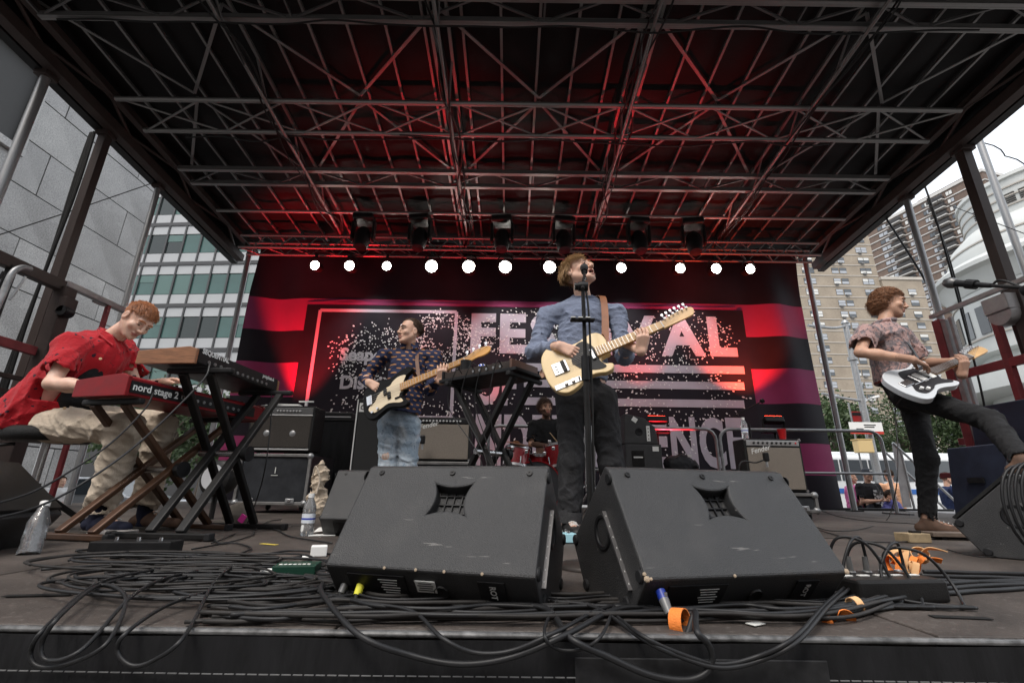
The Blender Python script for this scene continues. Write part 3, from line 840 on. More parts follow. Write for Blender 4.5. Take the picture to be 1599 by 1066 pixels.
# ------------------------------------------------------------------ granite building on the left
def granite(name, c):
    m = mat(name, c, .27, var=.2, scale=.8, spec=.6)
    n = m.node_tree.nodes; l = m.node_tree.links; bs = n['Principled BSDF']; src = bs.inputs['Base Color'].links[0].from_socket
    tc = n.new('ShaderNodeNewGeometry'); s = n.new('ShaderNodeTexNoise'); s.inputs['Scale'].default_value = 38; s.inputs['Detail'].default_value = 8; s.inputs['Roughness'].default_value = .8
    l.new(tc.outputs['Position'], s.inputs['Vector'])
    r = n.new('ShaderNodeValToRGB'); r.color_ramp.elements[0].position = .36; r.color_ramp.elements[1].position = .64
    r.color_ramp.elements[0].color = (.5, .5, .51, 1); r.color_ramp.elements[1].color = (1.32, 1.31, 1.29, 1)
    l.new(s.outputs['Fac'], r.inputs[0])
    mx = n.new('ShaderNodeMix'); mx.data_type = 'RGBA'; mx.blend_type = 'MULTIPLY'; mx.inputs['Factor'].default_value = 1
    l.new(src, mx.inputs['A']); l.new(r.outputs[0], mx.inputs['B']); l.new(mx.outputs['Result'], bs.inputs['Base Color'])
    return m
m_gran = [granite('grey granite', (.38, .376, .365)), granite('grey granite pale', (.42, .415, .405)), granite('grey granite dark', (.34, .336, .33))]
m_joint = mat('dark joint', (.08, .08, .08), .9)
WX = -9.5
t = thing('granite_building', 'grey granite clad building with a framed corner window beside the stage', 'building', (WX - 3, 6, -1))
b = MB(); b.box((WX - 3.06, 6.35, 7), (6, 8.5, 16)); b.build('core', m_joint, t)
pm = {}
ph, pw = .95, 2.0
for row in range(17):
    z = -1 + row * ph + .05
    y = 2.1 + (0 if row % 2 else -1.0) - .15
    while y < 10.6:
        y0, y1 = max(y, 2.1), min(y + pw, 10.62)
        A = [(y0, y1, z, z + ph)]
        if z + ph > 6.2 and z < 8.28:
            A = [(y0, min(y1, 4.74), z, z + ph), (max(y0, 7.44), y1, z, z + ph), (max(y0, 4.74), min(y1, 7.44), z, 6.2), (max(y0, 4.74), min(y1, 7.44), 8.28, z + ph)]
        for a0, a1, c0, c1 in A:
            if a1 - a0 < .1 or c1 - c0 < .08: continue
            k = (round(a1 - a0, 2), random.randrange(3), round(c1 - c0, 2))
            if k not in pm:
                b = MB(); b.box((0, 0, 0), (.06, k[0] - .022, k[2] - .022)); o = b.build('stone_panel', m_gran[k[1]], t, bevel=.004, seg=1); pm[k] = o.data
            else: o = link('stone_panel', pm[k], t)
            o.location = (WX - .03 + random.uniform(-.003, .003), (a0 + a1) / 2, (c0 + c1) / 2)
        y += pw
m_glassgrey = mat('glass with sky reflection painted in', (.34, .39, .46), .25, .0, spec=.9)  # pale sky reflection put into the glass colour
wy0, wy1, wz0, wz1 = 4.9, 7.28, 6.36, 8.12
b = MB(); b.box((WX - .2, (wy0 + wy1) / 2, (wz0 + wz1) / 2), (.02, wy1 - wy0, wz1 - wz0))
wn = b.build('window', m_glassgrey, t)
for c, d in (((WX + .02, (wy0 + wy1) / 2, wz0 - .08), (.14, wy1 - wy0 + .34, .16)), ((WX + .02, (wy0 + wy1) / 2, wz1 + .08), (.14, wy1 - wy0 + .34, .16)), ((WX + .015, wy1 + .08, (wz0 + wz1) / 2), (.13, .16, wz1 - wz0)), ((WX + .015, wy0 - .08, (wz0 + wz1) / 2), (.13, .16, wz1 - wz0))):
    b = MB(); b.box(c, d); b.build('window_surround', m_gran[1], wn, bevel=.01)
for c, d in (((WX - .17, wy1 - .05, (wz0 + wz1) / 2), (.05, .08, wz1 - wz0)), ((WX - .17, (wy0 + wy1) / 2, wz1 - .1), (.05, wy1 - wy0, .2))):
    b = MB(); b.box(c, d); b.build('window_frame', m_blackmetal, wn)
# ------------------------------------------------------------------ glass curtain-wall office block behind it
m_pane = [mat('green tinted pane', (.035, .085, .078), .08, 0, spec=.5, var=.2, scale=.2), mat('green tinted pane with blind', (.06, .12, .108), .2, 0, spec=.5), mat('dark open pane', (.012, .02, .02), .1, spec=.5)]
m_span = mat('pale spandrel panel', (.34, .35, .36), .4, var=.06, scale=.5); m_mull = mat('dark mullion', (.05, .05, .052), .4, .5)
t = thing('glass_office_building', 'office block with pale spandrels and green glazed windows behind the keyboard player', 'building', (-27, 34, -1), local=True, rot=(0, 0, R(-4)))
cw, chh = 1.5, 3.66; NC, NR = 13, 10
W_ = cw * NC; x0 = -6.2
b = MB(); b.box((x0 + W_ / 2, 6, NR * chh / 2), (W_ + .2, 11.6, NR * chh)); b.build('core', m_mull, t)
mesh = {}
def shared(name, key, c, d, m, par, bev=0):
    if key not in mesh:
        b = MB(); b.box((0, 0, 0), d); me = bpy.data.meshes.new(name); me.from_pydata(b.v, [], b.f); me.materials.append(m); mesh[key] = me
    o = link(name, mesh[key], par); o.location = c; return o
for r_ in range(2, NR):
    z = r_ * chh
    bar('floor_band', (x0, .1, z + .06), (x0 + W_, .1, z + .06), .16, m_mull, t, h=.3, kind='box')
    for c in range(NC):
        x = x0 + cw * (c + .5)
        shared('spandrel', 'sp', (x, .12, z + .62), (cw - .1, .05, .78), m_span, t)
        shared('spandrel', 'sp', (x, .12, z + 3.18), (cw - .1, .05, .78), m_span, t)
        k = random.choices((0, 1, 2), (6, 2, 2))[0]
        o = shared('window_pane', 'pn%d' % k, (x, .15, z + 1.9), (cw - .16, .03, 1.66), m_pane[k], t)
        if random.random() < .25: shared('blind', 'bl%d' % (c % 2), (x, .115, z + 2.4), (cw - .2, .01, .6), m_pane[1], t)
for c in range(NC + 1): bar('mullion', (x0 + cw * c, .06, 2 * chh), (x0 + cw * c, .06, NR * chh), .07, m_mull, t, h=.14, kind='box')

# ------------------------------------------------------------------ beige apartment block
def brickmat(name, c1, c2, sc=1.0):
    m = bpy.data.materials.new(name); m.use_nodes = True; n = m.node_tree.nodes; l = m.node_tree.links; bs = n['Principled BSDF']; bs.inputs['Roughness'].default_value = .85
    tc = n.new('ShaderNodeTexCoord'); a = n.new('ShaderNodeTexNoise'); a.inputs['Scale'].default_value = .35; a.inputs['Detail'].default_value = 10
    l.new(tc.outputs['Object'], a.inputs['Vector'])
    w = n.new('ShaderNodeTexNoise'); w.inputs['Scale'].default_value = 3.5; mp = n.new('ShaderNodeMapping'); mp.inputs['Scale'].default_value = (.5, .5, 2.5); l.new(tc.outputs['Object'], mp.inputs[0]); l.new(mp.outputs[0], w.inputs['Vector'])
    ad = n.new('ShaderNodeMath'); ad.operation = 'ADD'; l.new(a.outputs['Fac'], ad.inputs[0]); l.new(w.outputs['Fac'], ad.inputs[1])
    r = n.new('ShaderNodeValToRGB'); r.color_ramp.elements[0].position = .42; r.color_ramp.elements[1].position = .6
    hf = n.new('ShaderNodeMath'); hf.operation = 'MULTIPLY'; hf.inputs[1].default_value = .5; l.new(ad.outputs[0], hf.inputs[0])
    r.color_ramp.elements[0].color = (*c1, 1); r.color_ramp.elements[1].color = (*c2, 1); l.new(hf.outputs[0], r.inputs[0]); l.new(r.outputs[0], bs.inputs['Base Color'])
    return m
m_beige = brickmat('beige brick', (.25, .21, .165), (.33, .28, .22)); m_band = mat('pale concrete band', (.42, .39, .35), .85, var=.1, scale=.5)
m_wpane = [mat('window glass pale', (.34, .36, .39), .15, spec=.8), mat('window glass dark', (.06, .07, .08), .12, spec=.8), mat('window blind', (.6, .6, .58), .6)]
m_frame = mat('dark window frame', (.06, .055, .05), .5); m_ac = mat('air conditioner grey', (.13, .13, .13), .6)
BYY = 100.0
def wing(t, x0, x1, ztop, cols, yf=BYY):
    b = MB(); b.box(((x0 + x1) / 2, yf + 8, (ztop - 1) / 2), (x1 - x0, 16, ztop + 1)); b.build('wall', m_beige, t)
    b = MB(); b.box(((x0 + x1) / 2, yf + 8, ztop + .3), (x1 - x0 + .3, 16.4, .7)); b.build('parapet', m_band, t)
    z = 3.0
    while z < ztop - 2.4:
        bar('belt_course', (x0, yf - .04, z - .55), (x1, yf - .04, z - .55), .12, m_band, t, h=.22, kind='box')
        for X, w in cols:
            k = random.choices((0, 1, 2), (5, 3, 2))[0]
            wn = shared('window', 'wf%.1f' % w, (X, yf + .02, z + .75), (w, .12, 1.5), m_frame, t)
            n_ = 2 if w > 2 else 1
            for q in range(n_):
                kk = random.choices((0, 1, 2), (5, 3, 2))[0]
                o = shared('pane', 'wu%.1f%d' % (w, kk), ((q - (n_ - 1) / 2) * w / n_, -.07, .36), (w / n_ - .14, .03, .62), m_wpane[kk], wn)
                o = shared('pane', 'wl%.1f%d' % (w, k), ((q - (n_ - 1) / 2) * w / n_, -.065, -.36), (w / n_ - .14, .03, .62), m_wpane[min(2, k)], wn)
            if random.random() < .6: shared('air_conditioner', 'ac', (X - w * .2, yf - .2, z - .12), (.75, .5, .4), m_ac, t)
        z += 2.78
t = thing('beige_apartment_building', 'beige brick apartment block with rows of small windows behind the right guitarist', 'building', (78, 108, -1))
def bX(px, py): return at(px, py, BYY).x
cm = [(bX(1270.7, 468) - 9.2, 2.9), (bX(1270.7, 468), 2.9), (bX(1313.8, 468), 1.7), (bX(1326.4, 468), 1.7), (bX(1366.8, 468) - .6, 2.7)]
wing(t, 52, bX(1372, 434), 64.3, [(x - 20, w) for x, w in cm[:0]] + cm)
wing(t, bX(1372, 434) + .06, bX(1433, 440) + .4, 48.6, [(bX(1398, 468), 1.7), (bX(1428, 468) - .6, 1.9)], BYY - .6)
# ------------------------------------------------------------------ brown balcony tower
m_brown = brickmat('brown brick', (.12, .085, .068), (.175, .125, .1)); m_slab = mat('white slab edge', (.52, .51, .49), .8, var=.08, scale=.6); m_rail = mat('dark balcony rail', (.045, .043, .043), .5)
m_recess = mat('balcony door glass', (.05, .055, .06), .15, spec=.7)
cr = at(1533, 268, 117)
ang = math.atan2(.966, -.26)
t = thing('balcony_tower', 'brown brick apartment tower with white floor bands and stacked balconies', 'building', (cr.x, cr.y, -1), local=True, rot=(0, 0, ang - math.pi))
# local x runs from the near corner backwards (negative x = along the face away), local y = outwards normal
zt = cr.z + 1; L_ = 46.0
b = MB(); b.box((-L_ / 2, 12, zt / 2), (L_, 24, zt)); b.build('wall', m_brown, t)
b = MB(); b.box((-L_ / 2, 12, zt + .5), (L_ + .6, 24.6, 1.0)); b.build('parapet', m_slab, t)
b = MB(); b.box((-14, 10, zt + 2.5), (14, 9, 4)); b.build('roof_house', m_brown, t)
def s_of(zx, zy=600):
    p = at(1250 + zx / 4.58, 250 + zy / 4.58, 1); q = p.x
    return (cr.x - q * cr.y) / (.26 + .966 * q)
WINS = [(570, 660), (785, 845), (940, 1000), (1145, 1210)]; BALS = [(665, 775), (1005, 1135)]
WS = [(-(s_of(a) + s_of(c)) / 2, abs(s_of(a) - s_of(c))) for a, c in WINS]; BS = [(-(s_of(a) + s_of(c)) / 2, abs(s_of(a) - s_of(c))) for a, c in BALS]
WS.append((WS[0][0] - 7.5, 2.2))
for k in range(6, 34):
    z = k * 2.75 + (zt - 34 * 2.75)
    bar('floor_band', (-L_, -.06, z), (0.1, -.06, z), .3, m_slab, t, h=.32, kind='box')
    bar('floor_band', (.06, 0, z), (.06, 24, z), .3, m_slab, t, h=.32, kind='box', hint=(0, 0, 1))
    for x, w in WS:
        wn = shared('window', 'tw%.1f' % w, (x, -.02, z + 1.45), (w * .86, .14, 1.45), m_frame, t)
        for q in (-1, 1):
            kk = random.choices((0, 1, 2), (5, 3, 2))[0]
            shared('pane', 'tp%.1f%d' % (w, kk), (q * w * .21, -.08, 0), (w * .36, .04, 1.25), m_wpane[kk], wn)
    for x, w in BS:
        bl = shared('balcony', 'bs%.1f' % w, (x, -.8, z), (w, 1.6, .3), m_slab, t)
        shared('railing', 'br%.1f' % w, (0, -.75, .75), (w - .1, .07, .95), m_rail, bl)
        for g in (-1, 1): shared('railing', 'be', (g * (w / 2 - .06), 0, .75), (.07, 1.46, .95), m_rail, bl)
        shared('balcony_door', 'bd%.1f' % w, (0, .78, 1.3), (w * .8, .08, 2.1), m_recess, bl)
# ------------------------------------------------------------------ white round building
m_render = mat('white render', (.5, .515, .5), .7, var=.08, scale=.4, bump=.1, bscale=3)
t = thing('round_building', 'white round building with stepped cornices beyond the right post', 'building', (40.2, 30, -1))
b = MB(); b.lathe([(0, 22.6), (4.9, 22.6), (4.95, 22.3), (4.8, 22.2), (4.8, 19.6), (5.1, 19.5), (6.0, 18.6), (6.5, 17.3), (6.5, 16.6)], (40.2, 30, 0), (0, 0, 1), 64); b.build('upper_drum', m_render, t, smooth=30)
b = MB(); b.lathe([(6.4, 16.6), (7.3, 16.5), (7.75, 16.1), (7.75, 15.8), (7.35, 15.6), (7.1, 15.2), (6.9, 14.6), (6.8, 14.4)], (40.2, 30, 0), (0, 0, 1), 64); b.build('cornice', m_render, t, smooth=30)
b = MB(); b.lathe([(6.75, 14.45), (6.75, 9.9), (6.0, 9.8), (6.0, -1)], (40.2, 30, 0), (0, 0, 1), 64); b.build('lower_drum', m_render, t, smooth=30)
b = MB(); b.lathe([(6.0, 9.0), (7.6, 8.9), (7.7, 8.5), (7.7, 7.2), (7.4, 7.0), (6.0, 6.9)], (40.2, 30, 0), (0, 0, 1), 64); b.build('balcony_ring', m_render, t, smooth=30)
for k in range(12):
    a = math.pi * .75 + k * .22
    c = Vector((40.2 + 6.77 * math.cos(a), 30 + 6.77 * math.sin(a), 12.2))
    b = MB(); b.box(c, (.08, .8, 2.0), Matrix.Rotation(a, 3, 'Z')); b.build('window', m_recess, t)
for zz, rr in ((21.6, 4.83), (20.9, 4.83), (20.2, 4.83), (17.9, 6.32), (13.9, 6.78), (11.0, 6.78)):
    b = MB(); b.lathe([(rr - .02, zz - .06), (rr + .05, zz - .05), (rr + .05, zz + .05), (rr - .02, zz + .06)], (40.2, 30, 0), (0, 0, 1), 64); b.build('string_course', m_band, t, smooth=30)
for k in range(9):
    a = math.pi * .95 + k * .16
    for zz in range(5): b = MB(); b.box((40.2 + 6.5 * math.cos(a) if k == 2 else 40.2 + 4.82 * math.cos(a), 30 + (6.5 if k == 2 else 4.82) * math.sin(a), (16.7 if k == 2 else 20.4) + .16 * zz), (.1, .55, .07), Matrix.Rotation(a, 3, 'Z')); b.build('louvre', m_frame, t)
# unseen block added behind the camera to cut low sky light
t = thing('added_light_block', 'unseen long brick block added behind the camera to cut low light', 'building', (0, -40, -1))
b = MB(); b.box((0, -40, 12), (130, 14, 26)); b.build('wall', m_brown, t)
for k in range(24):
    for j in range(4): shared('window', 'plw', (-60 + 5.2 * k, -32.98, 3 + 5.6 * j), (2.6, .06, 2.6), m_wpane[1], t)
# ------------------------------------------------------------------ trees
m_bark = mat('bark', (.09, .07, .055), .9, var=.3, scale=6, bump=.6, bscale=20)
m_leaf = [mat('leaf green', (.045, .075, .024), .6, var=.4, scale=1.5), mat('leaf green dark', (.026, .047, .016), .6, var=.4, scale=1.5)]
def tree(name, label, base, h, rx, rz, seed, n=5200, leaf=.34, grp='street trees beyond the stage'):
    rg = random.Random(seed); base = Vector(base)
    t = thing(name, label, 'tree', base, grp)
    b = MB(); top = base + Vector((.2, 0, h * .62))
    b.tube(smooth_path([base, base + Vector((.1, .05, h * .25)), top], 5), [.24 * (1 - .06 * i) for i in range(11)], 9); cl = []
    for k in range(9):
        a = rg.uniform(0, 6.28); e = Vector((math.cos(a) * rx * rg.uniform(.4, .85), math.sin(a) * rx * rg.uniform(.4, .85), h * rg.uniform(.55, .92)))
        s_ = base + Vector((.1, .03, h * rg.uniform(.28, .5)))
        b.tube(smooth_path([s_, s_ * .4 + (base + e) * .6 + Vector((0, 0, .2)), base + e], 4), [.1 * (1 - .09 * i) for i in range(9)], 6); cl.append(base + e)
    b.build('trunk', m_bark, t, smooth=True)
    for k in range(26):
        d = Vector((rg.gauss(0, 1), rg.gauss(0, 1), rg.gauss(0, 1))).normalized() * rg.uniform(.5, .95)
        cl.append(base + Vector((d.x * rx, d.y * rx, h * .64 + d.z * rz)))
    b = MB()
    for k in range(n):
        c = rg.choice(cl); sg = rx * .2
        p = c + Vector((rg.gauss(0, sg), rg.gauss(0, sg), rg.gauss(0, sg * .8)))
        d = Vector((rg.gauss(0, 1), rg.gauss(0, 1), rg.gauss(0, .6))).normalized(); e = d.orthogonal().normalized(); f_ = d.cross(e); s_ = leaf * rg.uniform(.5, 1.1)
        b.add([p - e * s_ * .5, p - f_ * s_ * .28, p + e * s_ * .5, p + f_ * s_ * .28], [(0, 1, 2, 3)], rg.choice((0, 0, 1)))
    o = b.build('crown', m_leaf, t); o['kind'] = 'stuff'
q = at(1300, 690, 34); tree('street_tree', 'leafy street tree between the banner pole and the street lamp', (q.x, 34, -1), 8.4, 2.5, 2.6, 3)
q = at(1345, 700, 46); tree('street_tree', 'dark green tree right behind the street lamp pole', (q.x + 1.5, 46, -1), 9.0, 3.4, 3.2, 4)
q = at(1410, 690, 42); tree('street_tree', 'broad green tree behind the standing leg of the right guitarist', (q.x, 42, -1), 10.2, 4.2, 3.6, 5)
q = at(1490, 690, 40); tree('street_tree', 'green tree seen through the right steel frame', (q.x, 40, -1), 9.6, 4.0, 3.4, 6)
q = at(1560, 690, 37); tree('street_tree', 'green tree below the white round building', (q.x, 37, -1), 8.4, 3.2, 2.8, 8)
q = at(258, 650, 18); tree('street_tree', 'small green tree seen under the keyboards', (q.x, 18, -1), 5.4, 2.2, 1.9, 7, 4200, .24)
q = at(330, 660, 22); tree('street_tree', 'green tree behind the keyboard stands', (q.x, 22, -1), 5.6, 2.2, 1.9, 9, 3000, .26)
# ------------------------------------------------------------------ street furniture
t = thing('street_lamp', 'tall galvanised street pole with lamp arms and a street sign', 'street lamp', (15.28, 20, -1))
b = MB(); b.cyl((15.28, 20, -1), (15.28, 20, 7.75), .17, .11, 16); b.build('pole', m_steel, t, smooth=True)
b = MB(); b.lathe([(0, .12), (.09, .1), (.15, 0), (.15, -.06)], (15.28, 20, 7.78)); b.build('cap', m_steel, t, smooth=True)
def arm(pts, r): b = MB(); b.tube(smooth_path(pts, 6), r, 10); b.build('arm', m_steel, t, smooth=True)
arm([(15.28, 20, 7.6), at(1300, 512, 19.5), at(1262, 508, 19)], .06)
arm([(15.28, 20, 4.15), at(1310, 620, 19.6), at(1284, 614, 19.3)], .055)
arm([(15.28, 20, 4.0), at(1355, 624, 20), at(1362, 621, 20)], .035)
b = MB(); p = at(1366, 620, 20); b.box(p, (.36, .16, .1), Matrix.Rotation(R(-14), 3, 'Y')); b.build('lamp_head', m_white, t, bevel=.03)
p = at(1340, 560, 20); b = MB(); b.cyl((15.28, 20, p.z - .08), (15.28, 20, p.z + .08), .19, n=16); b.build('clamp', m_steel, t)
sg = thing('street_sign', 'white sign board with a red lower edge on the street pole', 'sign', at(1355, 668, 19.7))
p0, p1 = at(1328, 674, 19.7), at(1379, 672, 19.7); hh = at(1328, 660, 19.7).z - p0.z
b = MB(); c = (p0 + p1) / 2 + Vector((0, 0, hh / 2)); b.box(c, ((p1 - p0).x, .03, hh)); b.build('board', m_white, sg)
b = MB(); b.box(c - Vector((0, .002, hh / 2 + .06)), ((p1 - p0).x, .034, .11)); b.build('red_edge', mat('red sign paint', (.5, .035, .02), .5), sg)
for k, (u, w) in enumerate(((.62, .5), (.6, .42), (.3, .3))):
    b = MB(); b.box(c + Vector(((p1 - p0).x * (u - .5), -.018, hh * (.18 - .22 * k))), (w, .004, .045)); b.build('text_line', m_ink, sg)
sg = thing('red_sign', 'small red and black sign beside the street pole', 'sign', at(1338, 650, 20.3))
b = MB(); p = at(1338, 650, 20.3); b.box(p, (.42, .04, .44)); b.build('plate', mat('red enamel', (.36, .02, .02), .45), sg)
b = MB(); b.box(p + Vector((0, -.024, .1)), (.4, .006, .14)); b.build('panel', m_ink, sg)
bar('post', (p.x - .25, 20.3, -1), (p.x - .25, 20.3, p.z + .6), .035, m_steel, sg)
tl = thing('traffic_signal', 'pale yellow traffic signal box on the street pole', 'traffic light', at(1348, 697, 19.6))
p = at(1348, 697, 19.6); b = MB(); b.box(p, (.62, .35, .5)); b.build('housing', mat('pale yellow paint', (.62, .46, .22), .5), tl, bevel=.03)
b = MB(); b.box(p + Vector((0, .02, .28)), (.66, .4, .05)); b.build('visor', mat('yellow paint', (.5, .36, .15), .5), tl)
b = MB(); b.cyl(p + Vector((.3, .1, .1)), (15.28, 20, p.z + .1), .04); b.build('bracket', m_steel, tl)
# bus
def bus(x0, x1, Y, zt):
    t = thing('city_bus', 'white city bus with a dark window band and blue stripe', 'bus', ((x0 + x1) / 2, Y + 1.2, -1))
    mw = mat('white bus paint', (.7, .72, .73), .25, coat=.4); mb_ = mat('blue bus stripe', (.03, .12, .4), .3)
    b = MB(); b.box(((x0 + x1) / 2, Y + 1.25, (zt - .65) / 2 + .02), (x1 - x0, 2.5, zt + .65)); b.build('body', mw, t, bevel=.15, seg=3)
    b = MB(); b.box(((x0 + x1) / 2, Y - .012, .42), (x1 - x0 - .4, .02, .22)); b.build('stripe', mb_, t)
    n = int((x1 - x0) / 1.35)
    for k in range(n):
        xx = x0 + .5 + (x1 - x0 - 1) * (k + .5) / n
        b = MB(); b.box((xx, Y - .012, 1.35), ((x1 - x0 - 1) / n - .07, .03, .95)); b.build('window', m_wpane[1], t, bevel=.01)
    for k in (.2, .72):
        xx = x0 + (x1 - x0) * k
        b = MB(); b.lathe([(0, -.04), (.28, -.04), (.3, 0), (.48, 0), (.5, .06), (.5, .28), (0, .3)], (xx, Y - .03, -.5), (0, 1, 0), 24); b.build('wheel', m_rubber, t, smooth=True)
    b = MB(); b.box(((x0 + x1) / 2, Y + 1.25, zt + .1), (x1 - x0 - 2.4, 1.7, .22)); b.build('roof_unit', mw, t, bevel=.06)
bus(13.6, 25.5, 22.5, at(1400, 712, 22.5).z)
b_ = None
# parked car roofs seen under the keyboardist
def car(x, y, rz, label, col):
    t = thing('parked_car', label, 'car', (x, y, -1), 'cars parked on the left', local=True, rot=(0, 0, rz))
    mp = mat('car paint', col, .25, .2, coat=.6)
    b = MB(); b.prism([(-2.2, .3), (-2.2, .85), (-1.3, .95), (-.7, 1.42), (.7, 1.45), (1.4, .98), (2.15, .85), (2.25, .35)], (0, .85, 0), (1, 0, 0), (0, 0, 1), 1.7); b.build('body', mp, t, bevel=.08, seg=3)
    for g in (-1, 1):
        b = MB(); b.prism([(-1.05, .98), (-.62, 1.36), (.62, 1.38), (1.15, .99)], (0, g * .855 + .01, 0), (1, 0, 0), (0, 0, 1), .02); b.build('side_window', m_wpane[1], t)
        for x_ in (-1.4, 1.4):
            b = MB(); b.lathe([(0, -.1), (.2, -.1), (.31, -.08), (.33, 0), (.31, .1), (0, .1)], (x_, g * .78, .32), (0, 1, 0), 20); b.build('wheel', m_rubber, t, smooth=True)
p = at(150, 765, 14); car(p.x, 14, R(3), 'silver parked car seen below the keyboard stool', (.4, .41, .42))
# ------------------------------------------------------------------ steel side frames of the stage
m_redlit = mat('steel with red light painted in', (.2, .03, .035), .45, .2, var=.25, scale=5)  # red stage light put into the steel colour
m_greyframe = mat('grey painted steel', (.3, .29, .29), .45, .4, var=.2, scale=6)
XS = XC - 5.7
t = thing('steel_gantry', 'brown steel gantry with hooks and tubes left of the stage', 'steel frame', (XS, 3.2, -.8))
def fX(pts, X): return [atX(x, y, X) for x, y in pts]
def hbeam(name, px0, px1, X, w, h, m, t, z=None):
    a, c = atX(*px0, X), atX(*px1, X)
    if z is None: z = (a.z + c.z) / 2
    a.z = c.z = z; b = MB(); b.beam(a, c, w, h); return b.build(name, m, t, bevel=.006)
hbeam('top_beam', (-40, 392), (105, 445), XS, .1, .13, m_brownsteel, t)
hbeam('top_beam', (98, 450), (205, 482), XS + .02, .08, .07, m_greyframe, t)
hbeam('rail', (-30, 524), (54, 548), XS, .06, .1, m_redlit, t)
hbeam('rail', (-30, 580), (45, 592), XS, .05, .05, m_brownsteel, t)
hbeam('rail', (-30, 606), (45, 615), XS, .05, .05, m_brownsteel, t)
for px, py, w, m in ((104, 450, .15, m_brownsteel), (170, 475, .05, m_redlit), (20, 415, .07, m_blackmetal)):
    p = atX(px, py, XS + .03); b = MB(); b.beam(p, (p.x, p.y, -1), w, w, (0, 1, 0)); b.build('upright', m, t, bevel=.008)
pts = fX([(-15, 500), (3, 462), (18, 428), (33, 418), (48, 420)], XS + .35)
b = MB(); b.tube(smooth_path(pts, 8), .028, 10); b.build('bent_tube', m_steel, t, smooth=True)
p = atX(104, 478, XS + .12); b = MB(); b.box(p, (.1, .16, .2)); b.build('winch_box', m_brownsteel, t, bevel=.01)
b = MB(); p2 = p + Vector((.03, -.02, -.08)); b.lathe([(0, -.06), (.06, -.06), (.06, .06), (0, .06)], p2, (0, 1, 0), 16); b.build('winch_drum', m_black, t, smooth=True)
for px, py, L in ((6, 424, .3), (12, 428, .34), (40, 432, .3)):
    p = atX(px, py, XS + .06); b = MB(); b.tube([p, p + Vector((0, -.03, -L * .5)), p + Vector((0, -.07, -L))], .014, 6); b.build('strap', m_black if px < 20 else m_steel, t)
for px, py in ((145, 470), (185, 478)):
    p = atX(px, py, XS + .02); b = MB(); b.tube(smooth_path([p, p + Vector((0, .12, 0)), p + Vector((0, .2, .02)), p + Vector((0, .22, .1))], 5), .014, 6); b.build('hook', m_greyframe, t)
XS2 = XC + 5.75
t = thing('steel_gantry', 'steel frame with painted-in red light and a round bracket at the right of the stage', 'steel frame', (XS2, 4.0, -.8))
hbeam('top_beam', (1452, 492), (1640, 424), XS2, .05, .06, m_greyframe, t)
hbeam('rail', (1500, 583), (1640, 553), XS2, .05, .11, m_redlit, t)
hbeam('rail', (1500, 692), (1640, 672), XS2, .06, .09, m_redlit, t)
hbeam('rail', (1470, 742), (1640, 737), XS2, .05, .07, m_redlit, t)
for px, py, w, m in ((1466, 500, .12, m_redlit), (1484, 495, .045, m_greyframe), (1475, 500, .09, m_greyframe), (1545, 470, .075, m_redlit), (1588, 452, .15, m_brownsteel)):
    p = atX(px, py, XS2 + .01); b = MB(); b.beam(p, (p.x, p.y, -1), w, w, (0, 1, 0)); b.build('upright', m, t, bevel=.006)
p = atX(1570, 490, XS2 - .1); b = MB(); b.lathe([(.0, -.08), (.14, -.08), (.15, 0), (.14, .08), (0, .08)], p, (1, 0, 0), 20, arc=(0, math.pi * 2)); b.build('winch_drum', m_greyframe, t, smooth=30)
b = MB(); b.box(p + Vector((0, 0, .12)), (.2, .3, .2)); b.build('winch_box', m_greyframe, t, bevel=.01)
m_navyp = mat('dark navy panel', (.022, .027, .045), .5, var=.4, scale=3, bump=.15, bscale=80)
def panel(label, quad, X, m):
    t = thing('equipment_case', label, 'case', atX(*quad[0], X))
    vs = [atX(x, y, X) for x, y in quad]; off = Vector((.4, .25, 0)); b = MB()
    b.add(vs + [v + off for v in vs], [(0, 1, 2, 3), (7, 6, 5, 4), (0, 4, 5, 1), (1, 5, 6, 2), (2, 6, 7, 3), (3, 7, 4, 0)]); b.build('shell', m, t, bevel=.012)
    c = sum(vs, Vector()) / 4; b = MB(); b.box(c + Vector((-.02, -.02, 0)), (.02, .16, .05)); b.build('handle', m_black, t)
panel('large dark navy case behind the raised leg of the right guitarist', [(1512, 638), (1640, 615), (1640, 735), (1530, 740)], 5.6, m_navyp)
panel('dark navy case standing at the right edge of the deck', [(1478, 700), (1575, 690), (1560, 800), (1492, 808)], 4.55, m_navyp)
# extra mast with coiled cable outside the right edge
p = atX(1524, 205, XC + 7.6)
t = thing('cable_mast', 'thin dark mast with coiled wire outside the right roof edge', 'mast', (p.x, p.y, -1))
bar('shaft', (p.x, p.y, -1), p, .05, m_steel, t)
b = MB(); pts = []
for k in range(60):
    a = k * .9; pts.append(p + Vector((.13 * math.cos(a) + .1, .13 * math.sin(a), .1 + .05 * math.sin(k * .7))))
b.tube(smooth_path(pts, 3), .006, 5); b.build('wire_coil', m_wire, t, smooth=True)
b = MB(); pts = []
for k in range(50):
    pts.append(p + Vector((-.1 + .06 * k + .05 * math.sin(k * 1.3), 0, -.05 - .055 * k + .03 * math.cos(k * 1.3))))
b.tube(pts, .01, 5); b.build('curly_cable', m_wire, t, smooth=True)
def wire(label, pts, r=.008, name='guy_wire'):
    t = MB(); t.tube(smooth_path(pts, 8), r, 6); o = t.build(name, m_wire, None, smooth=True); tag(o, label, 'wire', 'wires outside the stage'); return o
wire('thin guy wire across the granite wall', [atX(-5, 368, XP - .3), atX(110, 330, XP - .3), atX(238, 286, XP - .2)], .007)
